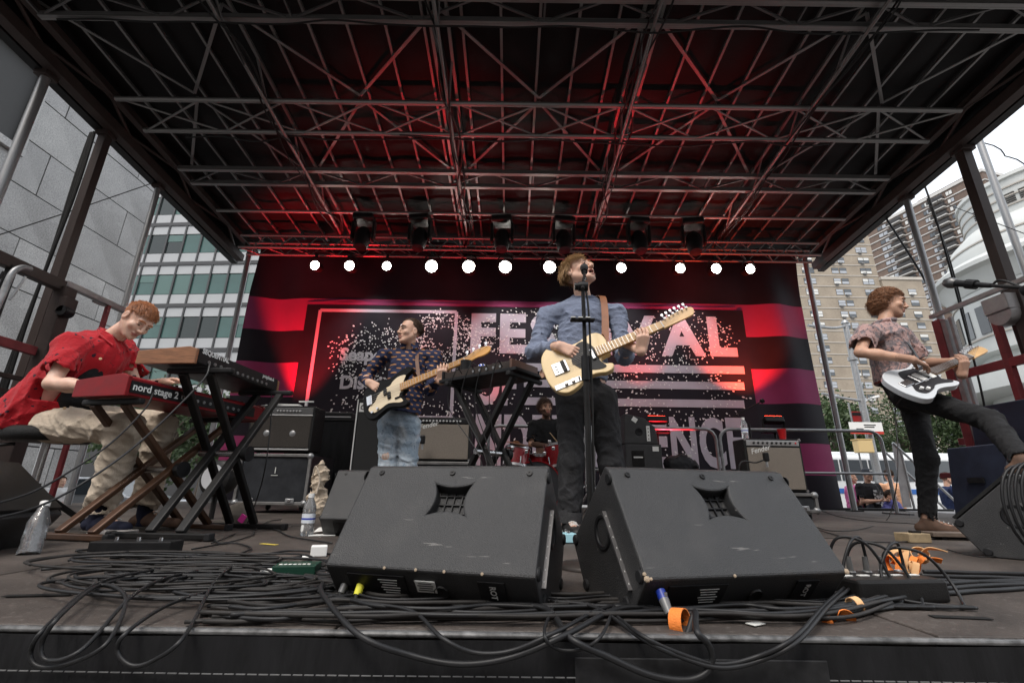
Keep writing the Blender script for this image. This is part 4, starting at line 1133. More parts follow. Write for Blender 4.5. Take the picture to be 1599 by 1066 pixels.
wire('dark guy cable slanting down in front of the beige and brown towers', [atX(1375, 327, XP2 + .1), atX(1440, 430, XP2 + .1), atX(1472, 492, XP2 + .1)], .016)
wire('thin cable slanting across the balcony tower behind the mic', [atX(1437, 270, XP2 + .3), atX(1470, 370, XP2 + .3), atX(1530, 600, XP2 + .3), atX(1545, 690, XP2 + .3)], .014)
wire('second thin cable falling beside the balcony windows', [atX(1448, 310, XP2 + .4), atX(1490, 430, XP2 + .4), atX(1550, 690, XP2 + .4)], .012)
wire('pale wire running from the tower to the white round building', [atX(1455, 310, XP2 + .9), atX(1600, 365, XP2 + .9)], .006)
# steps and rail down at the back right
t = thing('stair_rail', 'grey metal stair handrail with a side panel behind the deck', 'handrail', (7.0, 8.9, -1))
a, c = at(1394, 691, 8.9), at(1500, 790, 8.9); d = Vector((0, .0, 0))
b = MB(); b.tube([a, c], .022, 8); b.build('handrail', m_steel, t, smooth=True)
b = MB(); b.tube([a + Vector((.1, .4, -.1)), c + Vector((.1, .4, -.1))], .022, 8); b.build('handrail', m_steel, t, smooth=True)
p0 = at(1421, 792, 8.9); b = MB(); b.prism([(0, 0), (.3, 0), (.3, -1.0), (0, -1.0)], (0, 0, 0), (1, 0, 0), (0, 0, 1), .01)
vs = [a, at(1405, 692, 8.9), at(1424, 792, 8.9), at(1412, 792, 8.9)]; b = MB(); b.add(vs + [v + Vector((0, .03, 0)) for v in vs], [(0, 1, 2, 3), (7, 6, 5, 4), (0, 4, 5, 1), (1, 5, 6, 2), (2, 6, 7, 3), (3, 7, 4, 0)]); b.build('side_panel', m_greyframe, t)
for k in (0, 1):
    p = a.lerp(c, .12 + .8 * k); b = MB(); b.tube([p, (p.x, p.y, -1)], .02, 8); b.build('post', m_steel, t, smooth=True)
t = thing('side_platform', 'low grey side platform with a black rubber edge beyond the deck', 'platform', (7.4, 8.0, -1))
b = MB(); b.box((7.75, 8.1, -.02), (2.0, 2.4, .06)); b.build('top', m_greyframe, t, bevel=.01)
b = MB(); b.box((6.0, 8.43, .01), (3.2, .06, .07)); b.build('rubber_edge', m_rubber, t, bevel=.01)
for x_, y_ in ((6.85, 7.1), (8.6, 7.1), (6.85, 9.1), (8.6, 9.1)): bar('leg', (x_, y_, -1), (x_, y_, -.05), .03, m_steel, t)
# ------------------------------------------------------------------ floor monitors
def wedge_mat():
    m = mat('textured black monitor paint', (.023, .023, .024), .5, var=.2, scale=5, bump=.35, bscale=420, spec=.5)
    n = m.node_tree.nodes; l = m.node_tree.links; bs = n['Principled BSDF']; src = bs.inputs['Base Color'].links[0].from_socket
    tc = n.new('ShaderNodeTexCoord'); mp = n.new('ShaderNodeMapping'); mp.inputs['Scale'].default_value = (5, 60, 60); mp.inputs['Rotation'].default_value = (0, 0, R(25)); l.new(tc.outputs['Object'], mp.inputs[0])
    w = n.new('ShaderNodeTexNoise'); w.inputs['Scale'].default_value = 1.4; w.inputs['Detail'].default_value = 3; l.new(mp.outputs[0], w.inputs['Vector'])
    r = n.new('ShaderNodeValToRGB'); r.color_ramp.elements[0].position = .71; r.color_ramp.elements[1].position = .74; l.new(w.outputs['Fac'], r.inputs[0])
    mx = n.new('ShaderNodeMix'); mx.data_type = 'RGBA'; mx.inputs['B'].default_value = (.13, .125, .12, 1); l.new(r.outputs[0], mx.inputs['Factor']); l.new(src, mx.inputs['A'])
    d = n.new('ShaderNodeTexNoise'); d.inputs['Scale'].default_value = 9; d.inputs['Detail'].default_value = 9; l.new(tc.outputs['Object'], d.inputs['Vector'])
    r2 = n.new('ShaderNodeValToRGB'); r2.color_ramp.elements[0].position = .5; r2.color_ramp.elements[1].position = .72; r2.color_ramp.elements[1].color = (.35, .35, .35, 1); l.new(d.outputs['Fac'], r2.inputs[0])
    m2 = n.new('ShaderNodeMix'); m2.data_type = 'RGBA'; m2.inputs['B'].default_value = (.055, .052, .05, 1); l.new(r2.outputs[0], m2.inputs['Factor']); l.new(mx.outputs['Result'], m2.inputs['A']); l.new(m2.outputs['Result'], bs.inputs['Base Color'])
    return m
m_wedge = wedge_mat(); m_chip = mat('bare chipped wood', (.36, .28, .2), .8, var=.3, scale=60)
m_blue = mat('blue connector ring', (.01, .03, .25), .35); m_conn = mat('grey connector shell', (.13, .13, .13), .4, .2); m_yel = mat('yellow tape', (.75, .72, .05), .6)
def apply_boolean(o, cutter):
    md = o.modifiers.new('cut', 'BOOLEAN'); md.operation = 'DIFFERENCE'; md.object = cutter; md.solver = 'EXACT'
    dg = bpy.context.evaluated_depsgraph_get(); me = bpy.data.meshes.new_from_object(o.evaluated_get(dg)); o.modifiers.clear(); o.data = me; bpy.data.objects.remove(cutter)
def star(a, bq, n=7):
    P = [(-a, -bq), (a, -bq), (a, bq), (-a, bq)]; out = []
    for i in range(4):
        x0, y0 = P[i]; x1, y1 = P[(i + 1) % 4]
        for k in range(n):
            s = k / n; f_ = 1 - .24 * math.sin(math.pi * s) ** .8
            x, y = x0 + (x1 - x0) * s, y0 + (y1 - y0) * s
            out.append((x * (f_ if i % 2 else 1), y * (1 if i % 2 else f_)))
    return out
def make_wedge(label, loc, yaw, W, group='floor monitors along the stage front', detail=True, sc=1.0, name='floor_monitor'):
    t = thing(name, label, 'monitor speaker', loc, group, local=True, rot=(0, 0, yaw)); t.scale = (sc, sc, sc)
    prof = [(0, 0), (-.07, .082), (.085, .315), (.105, .322), (.33, .12), (.25, 0)]
    b = MB(); b.prism(prof, (-W / 2, 0, 0), (0, 1, 0), (0, 0, 1), W)
    o = b.build('cabinet', m_wedge, t)
    s = Vector((0, .155, .233)).normalized(); nrm = Vector((0, -.233, .155)).normalized(); c = Vector((.012, -.07, .082)) + s * .185
    cut = MB(); cut.prism(star(.052, .045), c - nrm * .034, (1, 0, 0), s, .09); co = cut.build('cut', m_wedge, t); bpy.context.view_layer.update()
    apply_boolean(o, co)
    bm_ = o.modifiers.new('bevel', 'BEVEL'); bm_.width = .005; bm_.segments = 2; bm_.limit_method = 'ANGLE'; bm_.angle_limit = R(35)
    for k in range(5):
        b = MB(); b.box(c - nrm * .031 + Vector((-.044 + .022 * k, 0, 0)), (.003, .08, .006), Matrix((Vector((1, 0, 0)), s, nrm)).transposed()); b.build('pocket_rib', m_black, t)
    for k in range(3):
        b = MB(); b.box(c - nrm * .031 + s * (-.025 + .025 * k), (.09, .003, .006), Matrix((Vector((1, 0, 0)), s, nrm)).transposed()); b.build('pocket_rib', m_black, t)
    for x in (-W * .41, 0, W * .41):
        p = Vector((x, -.07, .082)) + s * .262 + nrm * .001; b = MB(); b.lathe([(0, .0015), (.003, .0015), (.003, .003), (.007, .003), (.008, 0)], p, nrm, 12); b.build('bolt', m_blackmetal, t, smooth=True)
    # grille on the far face
    b = MB(); a0, a1 = Vector((0, .115, .318)), Vector((0, .325, .13)); d = (a1 - a0).normalized(); gn_ = Vector((0, -d.z, d.y)); 
    b.box((a0 + a1) / 2 + Vector((0, .006, .006)), (W * .94, (a1 - a0).length * .93, .012), Matrix((Vector((1, 0, 0)), d, Vector((1, 0, 0)).cross(d))).transposed()); b.build('grille', m_blackmetal, t)
    for g in (-1, 1):
        X = g * W / 2
        b = MB(); b.beam((X, -.005, .05), (X, .11, .21), .006, .02, (1, 0, 0)); st = b.build('side_strip', m_alu_dark, t)
        for k in range(7):
            p = Vector((X + g * .0035, -.005 + .115 * (k + .5) / 7, .05 + .16 * (k + .5) / 7)); b = MB(); b.lathe([(0, .001), (.0035, .001), (.004, 0)], p, (g, 0, 0), 8); b.build('strip_hole', m_print, st)
        b = MB(); b.lathe([(0, -.002), (.03, -.002), (.034, .003), (.042, .004), (.046, 0)], (X, .13, .16), (g, 0, 0), 24); b.build('port', m_black, t, smooth=True)
        for y, z in ((.02, .02), (-.045, .085), (.08, .29), (.305, .125), (.24, .02)):
            b = MB(); b.lathe([(0, .006), (.012, .006), (.015, .003), (.015, 0)], (X, y, z), (g, 0, 0), 14); b.build('rubber_foot', m_rubber, t, smooth=True)
    if detail:
        dn = (Vector((0, -.07, .082))).normalized(); nn = Vector((0, -.082, -.07)).normalized()   # lower rear panel
        def on(u, v, lift=.001): return Vector((u, 0, 0)) + dn * v + nn * lift
        Rm = Matrix((Vector((1, 0, 0)), dn, Vector((1, 0, 0)).cross(dn))).transposed()
        b = MB(); b.box(on(-W * .25, .05, .0015), (.15, .075, .003), Rm); b.build('input_plate', m_black, t)
        for k in range(6):
            b = MB(); b.box(on(-W * .25 + .03 + .001 * k, .075 - .008 * k, .0036), (.05 - .006 * (k % 3), .002, .0006), Rm); b.build('small_print', m_print, t)
        b = MB(); b.box(on(W * .3, .05, .0015), (.062, .075, .003), Rm); b.build('name_plate', m_black, t)
        lettering('lettering', 'ROT', on(W * .3 - .004, .078, .0045), -dn, (1, 0, 0), .02, m_print, t, bold=.0006)
        b = MB(); b.lathe([(0, .002), (.014, .002), (.017, .004), (.019, 0)], on(.03, .045, 0), nn, 18); b.build('port_cap', m_blackmetal, t, smooth=True)
    return t
WL = make_wedge('large black floor monitor with yellow taped plug, in front of the bassist', (-.175, 1.232, 0), -.269, .52)
WR = make_wedge('large black floor monitor with chipped corner and orange cable tie, before the singer', (.537, 1.228, 0), .266, .546)
b = MB(); W = .546
for p, r in (((-W / 2 + .003, -.067, .083), .007), ((-W / 2 + .012, -.0675, .0832), .004), ((-W / 2 + .0005, -.062, .092), .0045), ((-.05, -.0685, .083), .004), ((W / 2 - .003, -.068, .083), .007)):
    b = MB(); b.lathe([(0, r * .5), (r * .7, r * .35), (r, 0), (r * .6, -r * .5)], p, (-.3, -.8, .3), 7); b.build('chip', m_chip, WR)
for u in (-.1, -.02, .05, .14):
    b = MB(); b.lathe([(0, .0015), (.003, .001), (.004, 0)], (u, -.0705, .083), (0, -1, .2), 6); b.build('chip', m_chip, WL)
b = MB(); dn = Vector((0, -.07, .082)).normalized(); nn = Vector((0, -.082, -.07)).normalized()
b.box(Vector((-.005, 0, 0)) + dn * .06 + nn * .002, (.05, .035, .002), Matrix((Vector((1, 0, 0)), dn, Vector((1, 0, 0)).cross(dn))).transposed()); lb = b.build('paper_label', m_paper, WL)
for k in range(4):
    b = MB(); b.box(Vector((-.005, 0, 0)) + dn * (.05 + .007 * k) + nn * .0036, (.04 - .007 * (k % 2), .002, .0006), Matrix((Vector((1, 0, 0)), dn, Vector((1, 0, 0)).cross(dn))).transposed()); b.build('label_text', m_ink, lb)
def plug(name, label, p, d, ring=True, tape=None):
    p = Vector(p); d = Vector(d).normalized(); t = thing(name, label, 'plug', p, 'speaker plugs in the monitors')
    b = MB(); b.cyl(p, p + d * .022, .0105, n=14); b.build('collar', m_blue, t, smooth=True)
    b = MB(); b.cyl(p + d * .02, p + d * .05, .011, .0085, 14); b.build('barrel', m_conn if tape is None else tape, t, smooth=True)
    b = MB(); b.cyl(p + d * .05, p + d * .068, .007, .005, 12); b.build('boot', m_rubber, t, smooth=True)
    b = MB(); b.box(p + d * .012 + Vector((.004, -.01, .004)), (.006, .004, .012)); b.build('latch', m_chrome, t)
    return p + d * .068
plug_a = plug('speaker_plug', 'grey speaker plug with blue collar, left of the two plugs', at(548, 894, 1.285), (-.2, -.5, -.75))
plug_b = plug('speaker_plug', 'speaker plug wrapped in yellow tape in the left monitor', at(570, 896, 1.265), (-.12, -.5, -.75), tape=m_yel)
plug_c = plug('speaker_plug', 'grey speaker plug with blue collar in the right monitor', at(1031, 922, 1.115), (.1, -.6, -.65))
make_wedge('smaller black floor monitor at the feet of the bassist, beside the water bottle', (-.74, 2.83, 0), -.05, .56, sc=1.13, group='side floor monitors')
SL = make_wedge('black floor monitor with white number label at the far left edge', (-2.3, 1.9, 0), R(-75), .5, sc=1.08, group='side floor monitors')
SR = make_wedge('black floor monitor at the far right edge under the foot of the guitarist', (2.55, 2.22, 0), .62, .52, sc=1.12, group='side floor monitors', detail=False)

# ------------------------------------------------------------------ amplifiers and cases
m_tolex = mat('black vinyl covering', (.012, .012, .012), .5, var=.2, scale=30, bump=.5, bscale=350)
m_grilleS = mat('silver brown grille cloth', (.2, .17, .14), .75, var=.22, scale=160, bump=.6, bscale=350)
m_grilleB = mat('dark grille cloth', (.055, .048, .042), .8, var=.35, scale=200, bump=.6, bscale=400)
m_panelS = mat('brushed silver panel', (.5, .5, .5), .35, .7)
m_knob = mat('black knob', (.02, .02, .02), .35)
def boxpart(name, c, d, m, t, bev=.008): b = MB(); b.box(c, d); return b.build(name, m, t, bevel=bev)
def knobs(t, x0, x1, n, y, z, r=.011, m=m_knob):
    for k in range(n):
        x = x0 + (x1 - x0) * k / max(1, n - 1); b = MB(); b.lathe([(0, .016), (r * .7, .016), (r * .8, .006), (r, .004), (r, 0)], (x, y, z), (0, -1, .15), 10); b.build('knob', m, t, smooth=True)
def flight_case(label, x0, x1, y0, y1, z0, z1, mark=None):
    t = thing('flight_case', label, 'flight case', ((x0 + x1) / 2, (y0 + y1) / 2, z0 - .08)); w = x1 - x0
    boxpart('panel', ((x0 + x1) / 2, (y0 + y1) / 2, (z0 + z1) / 2), (w - .02, y1 - y0 - .02, z1 - z0 - .02), mat('black case laminate', (.028, .03, .034), .45, var=.25, scale=9), t, .002)
    for zz in (z0 + .015, z1 - .015): boxpart('edge_extrusion', ((x0 + x1) / 2, y0 + .006, zz), (w, .03, .03), m_alu, t, .003)
    for xx in (x0 + .015, x1 - .015): boxpart('edge_extrusion', (xx, y0 + .005, (z0 + z1) / 2), (.03, .03, z1 - z0 - .06), m_alu, t, .003)
    for xx in (x0 + .02, x1 - .02):
        for zz in (z0 + .02, z1 - .02): b = MB(); b.lathe([(0, .03), (.018, .027), (.034, .012), (.036, 0)], (xx, y0 + .01, zz), (0, -1, 0), 12); b.build('ball_corner', m_steel, t, smooth=True)
    for k in (.22, .78):
        boxpart('latch', (x0 + w * k, y0 - .012, z0 + .04), (.09, .014, .05), m_steel, t, .006)
        boxpart('latch_catch', (x0 + w * k, y0 - .022, z0 + .045), (.035, .01, .03), m_chrome, t, .004)
    for xx in (x0 + .07, x1 - .07):
        for yy in (y0 + .08, y1 - .08):
            b = MB(); b.lathe([(0, -.015), (.035, -.013), (.04, 0), (.035, .013), (0, .015)], (xx, yy, z0 - .04), (1, 0, 0), 14); b.build('caster', m_rubber, t, smooth=True)
            boxpart('caster_fork', (xx, yy, z0 - .012), (.05, .06, .02), m_steel, t, .002)
    if mark:
        lettering('lettering', mark, ((x0 + x1) / 2 - .01, y0 - .002, z1 - .2), (1, 0, 0), (0, 0, 1), .09, m_print, t)
        boxpart('mark_line', ((x0 + x1) / 2 + .01, y0 - .0015, z1 - .22), (.07, .003, .006), m_print, t, 0)
    return t
a, c = at(381, 707, 5.1), at(491, 709, 5.1); z1 = a.z - .005
flight_case('black flight case with aluminium edges and number one, under the combo amplifier', a.x, c.x, 5.05, 5.75, .08, z1, '1')
t = thing('guitar_amplifier', 'dark combo amplifier with two silver speaker centres on the flight case', 'amplifier', ((a.x + c.x) / 2 + .04, 5.3, z1 + .01), 'amplifiers of the backline')
ax0, ax1 = at(392, 640, 5.12).x, at(492, 640, 5.12).x; zt = at(440, 633, 5.12).z; yc = 5.28
boxpart('cabinet', ((ax0 + ax1) / 2, yc, (z1 + .03 + zt) / 2), (ax1 - ax0, .3, zt - z1 - .03), m_tolex, t, .012)
boxpart('grille', ((ax0 + ax1) / 2, yc - .151, z1 + .03 + (zt - z1) * .42), (ax1 - ax0 - .05, .012, (zt - z1) * .68), m_grilleB, t, .004)
boxpart('control_panel', ((ax0 + ax1) / 2, yc - .153, zt - .06), (ax1 - ax0 - .04, .012, .075), mat('grey control panel', (.11, .11, .11), .4, .3), t, .003)
boxpart('trim_strip', ((ax0 + ax1) / 2, yc - .155, z1 + .05), (ax1 - ax0 - .03, .012, .016), m_panelS, t, .002)
knobs(t, ax0 + .06, ax0 + .24, 5, yc - .16, zt - .06, m=m_panelS); knobs(t, ax0 + .3, ax1 - .16, 8, yc - .16, zt - .06, m=m_panelS)
boxpart('logo_plate', (ax0 + .09, yc - .16, zt - .135), (.09, .006, .04), m_panelS, t, .001)
boxpart('trim_strip', ((ax0 + ax1) / 2, yc - .158, zt - .105), (ax1 - ax0 - .03, .012, .012), m_panelS, t, .002)
for k in (.3, .7):
    b = MB(); b.lathe([(0, .012), (.03, .01), (.042, 0)], (ax0 + (ax1 - ax0) * k, yc - .15, z1 + (zt - z1) * .42), (0, -1, 0), 18); b.build('dust_cap', mat('silver dust cap', (.3, .3, .3), .4, .6), t, smooth=True)
for g in (0, 1):
    b = MB(); b.cyl((ax0 + .08 + g * (ax1 - ax0 - .16), yc, z1 + .002), (ax0 + .08 + g * (ax1 - ax0 - .16), yc, z1 + .032), .02); b.build('foot', m_rubber, t)
t = thing('white_cloth', 'folded white papers lying on the dark combo amplifier', 'paper', ((ax0 + ax1) / 2 - .05, yc, zt))
for k in range(4): b = MB(); b.box(((ax0 + ax1) / 2 - .06 + .02 * k, yc - .02, zt + .006 + .006 * k), (.42 - .05 * k, .2, .005), Matrix.Rotation(R(4 * k - 5), 3, 'Z')); b.build('sheet', m_paper, t)
t = thing('small_clamp', 'small white clamp standing on the papers of the combo amplifier', 'clamp', (ax1 - .18, yc, zt + .03))
boxpart('bar', (ax1 - .18, yc, zt + .075), (.17, .02, .016), m_white, t, .004); boxpart('stem', (ax1 - .18, yc, zt + .05), (.02, .02, .05), m_white, t, .003)
# bass cabinet and speaker stack
x0, x1 = at(556, 640, 5.2).x, at(640, 640, 5.2).x; zt = at(560, 622, 5.2).z
t = thing('bass_cabinet', 'tall black bass cabinet with a pale front edge behind the bassist', 'amplifier', ((x0 + x1) / 2, 5.4, 0), 'amplifiers of the backline')
boxpart('cabinet', ((x0 + x1) / 2, 5.42, zt / 2), (x1 - x0, .42, zt), m_tolex, t, .012)
boxpart('grille', ((x0 + x1) / 2, 5.206, zt * .47), (x1 - x0 - .06, .012, zt * .88), mat('black cabinet grille', (.02, .02, .02), .6, bump=.5, bscale=300), t, .004)
boxpart('edge_piping', (x0 + .012, 5.2, zt / 2), (.012, .012, zt - .02), m_print, t, .003)
boxpart('badge', (x0 + .08, 5.197, zt - .1), (.09, .006, .1), m_print, t, .002)
for k in range(3): b = MB(); b.lathe([(.02, .003 * k), (.03 - .004 * k, .003 * k)], (x0 + .08, 5.192, zt - .1), (0, -1, 0), 12); b.build('badge_ring', m_ink, t)
def fender(label, px0, px1, ytop, ybot, Y, group='amplifiers of the backline', top_silver=False):
    x0, x1 = at(px0, (ytop + ybot) / 2, Y).x, at(px1, (ytop + ybot) / 2, Y).x; xm = (x0 + x1) / 2; zt, zb = at((px0 + px1) / 2, ytop, Y).z, at((px0 + px1) / 2, ybot, Y).z
    t = thing('guitar_amplifier', label, 'amplifier', (xm, Y + .13, zb), group)
    boxpart('cabinet', (xm, Y + .13, (zt + zb) / 2), (x1 - x0, .26, zt - zb), m_tolex, t, .014)
    boxpart('grille', (xm, Y - .004, zb + (zt - zb) * .44), (x1 - x0 - .05, .014, (zt - zb) * .78), m_grilleS, t, .004)
    boxpart('control_panel', (xm, Y - .003, zt - .045), (x1 - x0 - .05, .012, .055), m_panelS if top_silver else m_black, t, .003)
    knobs(t, x0 + .1, x1 - .12, 9 if top_silver else 12, Y - .01, zt - .045, .012, m_knob if top_silver else m_panelS)
    lettering('logo_lettering', 'Fender', (x0 + .06, Y - .014, zb + (zt - zb) * .7), (1, 0, .25), (-.25, 0, 1), .075, m_print, t, bold=.001, shear=.3)
    if top_silver: boxpart('pilot_light', (x1 - .06, Y - .012, zt - .045), (.016, .012, .016), mat('red jewel', (.6, .02, .02), .2), t, .004)
    for xx in (x0 + .012, x1 - .012):
        for zz in (zb + .012, zt - .012): b = MB(); b.lathe([(0, .01), (.014, .008), (.018, 0)], (xx, Y, zz), (0, -1, 0), 8); b.build('corner_guard', m_chrome, t, smooth=True)
    return x0, x1, zt, zb
x0, x1, zt, zb = fender('guitar amplifier with brown grille cloth behind the bassist', 645, 735, 651, 720, 5.1)
flight_case('black flight case with a pale edge under the amplifier behind the bassist', x0 - .04, x1 + .06, 5.05, 5.6, .08, zb - .006)
AX0, AX1, AZT, AZB = fender('guitar amplifier with silver control panel, red cup and bottle on top, on the right', 1166, 1256, 685, 768, 5.0, top_silver=True)
flight_case('black flight case under the right guitar amplifier', AX0 - .03, AX1 + .05, 4.96, 5.5, .08, AZB - .006)
def amp_mic(label, p, base):
    p = Vector(p); base = Vector(base); t = thing('amp_microphone', label, 'microphone', base, 'microphones in front of the amplifiers')
    b = MB(); b.box(p, (.05, .05, .09)); b.build('body', m_black, t, bevel=.012)
    b = MB(); b.cyl(p - Vector((0, 0, .045)), p - Vector((0, 0, .1)), .012, n=10); b.build('plug', m_steel, t)
    b = MB(); b.tube(smooth_path([p - Vector((0, 0, .02)), p + Vector((-.12, -.02, -.06)), Vector((base.x, base.y, p.z - .1)), Vector((base.x, base.y, base.z + .01))], 6), .008, 6); b.build('stand', m_blackmetal, t)
    b = MB(); b.lathe([(0, .015), (.1, .012), (.11, 0)], base, (0, 0, 1), 20); b.build('base', m_blackmetal, t, smooth=True)
amp_mic('black microphone hanging before the amplifier behind the bassist', at(660, 686, 4.95), (at(640, 700, 4.85).x, 4.8, 0))
amp_mic('black microphone on a low stand before the right guitar amplifier', at(1196, 713, 4.88), (at(1152, 740, 4.8).x, 4.75, 0))
# red cup and bottles
def bottle(label, p, h=.21, r=.033, full=.8, cap=None, glassm=None, group='drink bottles'):
    p = Vector(p); t = thing('water_bottle', label, 'bottle', p, group)
    m_ = glassm or mat('clear plastic', (.93, .95, .97), .08, trans=.85, spec=.5)
    b = MB(); b.lathe([(0, 0), (r * .9, 0), (r, .008), (r, h * .22), (r * .94, h * .26), (r, h * .3), (r, h * .5), (r * .93, h * .55), (r, h * .6), (r * .92, h * .7), (r * .45, h * .88), (r * .4, h * .93)], p, (0, 0, 1), 20); b.build('body', m_, t, smooth=True)
    b = MB(); b.lathe([(r * 1.015, h * .3), (r * 1.02, h * .52)], p, (0, 0, 1), 20); lb = b.build('label', mat('bottle label', (.7, .74, .8), .5), t, smooth=True)
    b = MB(); b.lathe([(r * 1.03, h * .38), (r * 1.03, h * .42)], p, (0, 0, 1), 20); b.build('label_band', mat('blue label band', (.03, .06, .4), .5), lb, smooth=True)
    b = MB(); b.lathe([(r * .46, h * .9), (r * .48, h), (0, h)], p, (0, 0, 1), 16); b.build('cap', cap or m_white, t, smooth=True)
bottle('clear water bottle with white cap standing on the right amplifier', (at(1165, 680, 5.1).x, 5.12, AZT), .24, .035)
t = thing('red_cup', 'red plastic cup on the right guitar amplifier', 'cup', (at(1224, 684, 5.1).x, 5.12, AZT))
b = MB(); p = Vector((at(1224, 684, 5.1).x, 5.12, AZT)); b.lathe([(0, .002), (.03, 0), (.045, .115), (.048, .12), (.043, .115), (.028, .006), (0, .006)], p, (0, 0, 1), 22); b.build('cup', mat('red plastic', (.5, .012, .015), .35), t, smooth=True)
pb = fl(478, 836); bottle('clear water bottle standing in front of the flight case', pb, .225, .036)
pb2 = Vector((pb.x + .13, pb.y + .2, 0)); bottle('small brown glass bottle with white label beside the water bottle', pb2, .24, .026, cap=m_black, glassm=mat('brown glass', (.06, .02, .008), .1, spec=.7))
pb3 = fl(52, 866)
t = thing('crumpled_bottle', 'crumpled clear plastic bottle tilted beside the leftmost floor monitor', 'bottle', pb3, 'drink bottles')
b = MB(); b.lathe([(0, 0), (.034, 0), (.036, .01), (.033, .05), (.036, .06), (.033, .1), (.036, .12), (.016, .18), (.015, .2)], pb3 + Vector((-.02, .0, .0)), (-.25, .3, .9), 18); b.build('body', mat('crumpled clear plastic', (.93, .95, .97), .06, trans=.92, bump=.4, bscale=30), t, smooth=True)
b = MB(); q = pb3 + Vector((-.02, 0, 0)) + Vector((-.25, .3, .9)).normalized() * .2; b.lathe([(.017, -.015), (.017, .005), (0, .005)], q, (-.25, .3, .9), 12); b.build('cap', m_white, t, smooth=True)
# cloth bag hanging on the case
L = []; p = at(497, 762, 4.7)
for k in range(9): ell(L, p + Vector((random.uniform(-.07, .06), random.uniform(-.03, .03), random.uniform(-.22, .16))), (.055, .045, .085), k=.04)
ell(L, p + Vector((.0, 0, .2)), (.03, .03, .07), k=.04)
t = thing('cloth_bag', 'crumpled beige cloth bag beside the flight case', 'bag', (p.x, p.y, 0))
cloth('body', L, mat('beige canvas', (.52, .43, .33), .85, bump=.3, bscale=60), t, .009, (.016, 55, 4))
b = MB(); b.tube(smooth_path([p + Vector((-.05, -.05, .1)), p + Vector((-.02, -.08, .2)), p + Vector((.03, -.07, .08)), p + Vector((.02, -.08, -.05))], 6), .008, 6); b.build('strap', mat('beige strap', (.55, .47, .38), .8), t)
boxpart('stool', (p.x, p.y + .05, (p.z - .27) / 2), (.26, .22, p.z - .27), m_blackmetal, t)
# black table with player left of the bass cabinet
xa, xb = at(492, 655, 5.9).x, at(560, 655, 5.9).x; zt = at(520, 653, 5.9).z
t = thing('draped_table', 'table draped in black cloth behind the bassist', 'table', ((xa + xb) / 2, 6.2, 0))
b = MB(); b.grid(lambda u, v: Vector((xa + (xb - xa) * u, 5.92 + .02 * math.sin(u * 30) * (1 - v), (zt - .02) * v)), 40, 6); b.build('drape', m_skirt, t, smooth=180)
boxpart('top', ((xa + xb) / 2, 6.22, zt - .015), (xb - xa + .04, .62, .03), m_blackmetal, t, .004)
for g in (-1, 1): bar('leg', ((xa + xb) / 2 + g * (xb - xa) * .42, 6.4, 0), ((xa + xb) / 2 + g * (xb - xa) * .42, 6.4, zt - .03), .02, m_blackmetal, t)
t = thing('disc_player', 'black disc player with silver edge on the draped table', 'player', ((xa + xb) / 2 - .05, 6.1, zt))
boxpart('body', ((xa + xb) / 2 - .05, 6.12, zt + .045), (.42, .28, .08), m_black, t, .006); boxpart('front_strip', ((xa + xb) / 2 - .05, 5.975, zt + .03), (.4, .01, .015), m_panelS, t, .001); boxpart('lid', ((xa + xb) / 2 - .05, 6.12, zt + .09), (.4, .26, .01), m_alu_dark, t, .003)
# sub and side wedge behind the singer
xa, xb = at(977, 710, 6.2).x, at(1034, 710, 6.2).x; zt = at(1000, 693, 6.2).z
t = thing('drum_sub', 'black drum fill bass speaker with a white label and square grip', 'speaker', ((xa + xb) / 2, 6.5, 0))
boxpart('cabinet', ((xa + xb) / 2, 6.5, zt / 2), (xb - xa, .6, zt), m_wedge, t, .012)
boxpart('grip_frame', (xa + .16, 6.197, zt - .18), (.16, .012, .2), m_blackmetal, t, .01); boxpart('grip', (xa + .16, 6.193, zt - .17), (.12, .014, .02), m_print, t, .004); boxpart('paper_label', (xb - .08, 6.197, zt - .06), (.08, .004, .06), m_paper, t, 0)
t = thing('drum_fill', 'small black slanted speaker with pale labels on top of the bass speaker', 'speaker', ((xa + xb) / 2 - .05, 6.45, zt))
b = MB(); b.prism([(0, 0), (.45, 0), (.42, .22), (.28, .34), (.02, .4)], (xa + .0, 6.22, zt + .003), (1, 0, 0), (0, 0, 1), -.4); b.build('cabinet', m_wedge, t, bevel=.01)
boxpart('side_strip', (xa + .32, 6.215, zt + .14), (.045, .006, .2), m_paper, t, 0); b = MB(); b.box((xa + .15, 6.215, zt + .32), (.07, .005, .06), Matrix.Rotation(R(35), 3, 'Y')); b.build('paper_label', m_paper, t)
for k in range(4): b = MB(); b.lathe([(0, .001), (.008, .001)], (xa + .32, 6.21, zt + .07 + .045 * k), (0, -1, 0), 8); b.build('strip_hole', m_ink, t)
b = MB(); b.lathe([(0, .0), (.03, .002), (.045, .005), (.05, 0)], (xa + .2, 6.217, zt + .16), (0, -1, 0), 20); b.build('port', m_black, t, smooth=True)
p = at(1062, 722, 6.3); L = []
for dx, dz, r in ((-.1, -.02, .12), (.03, .0, .13), (.13, -.05, .1), (-.02, -.1, .16)): ell(L, p + Vector((dx, 0, dz)), (r, .14, r * .9), k=.05)
ell(L, Vector((p.x, p.y, .12)), (.3, .16, .13), k=.1)
t = thing('duffel_bag', 'black duffel bag lying beside the bass speaker', 'bag', (p.x, p.y, 0)); cloth('body', L, mat('black nylon', (.015, .015, .017), .55), t, .016, (.015, 30, 3)); boxpart('tag', p + Vector((.08, -.15, .08)), (.05, .01, .03), m_print, t, 0)
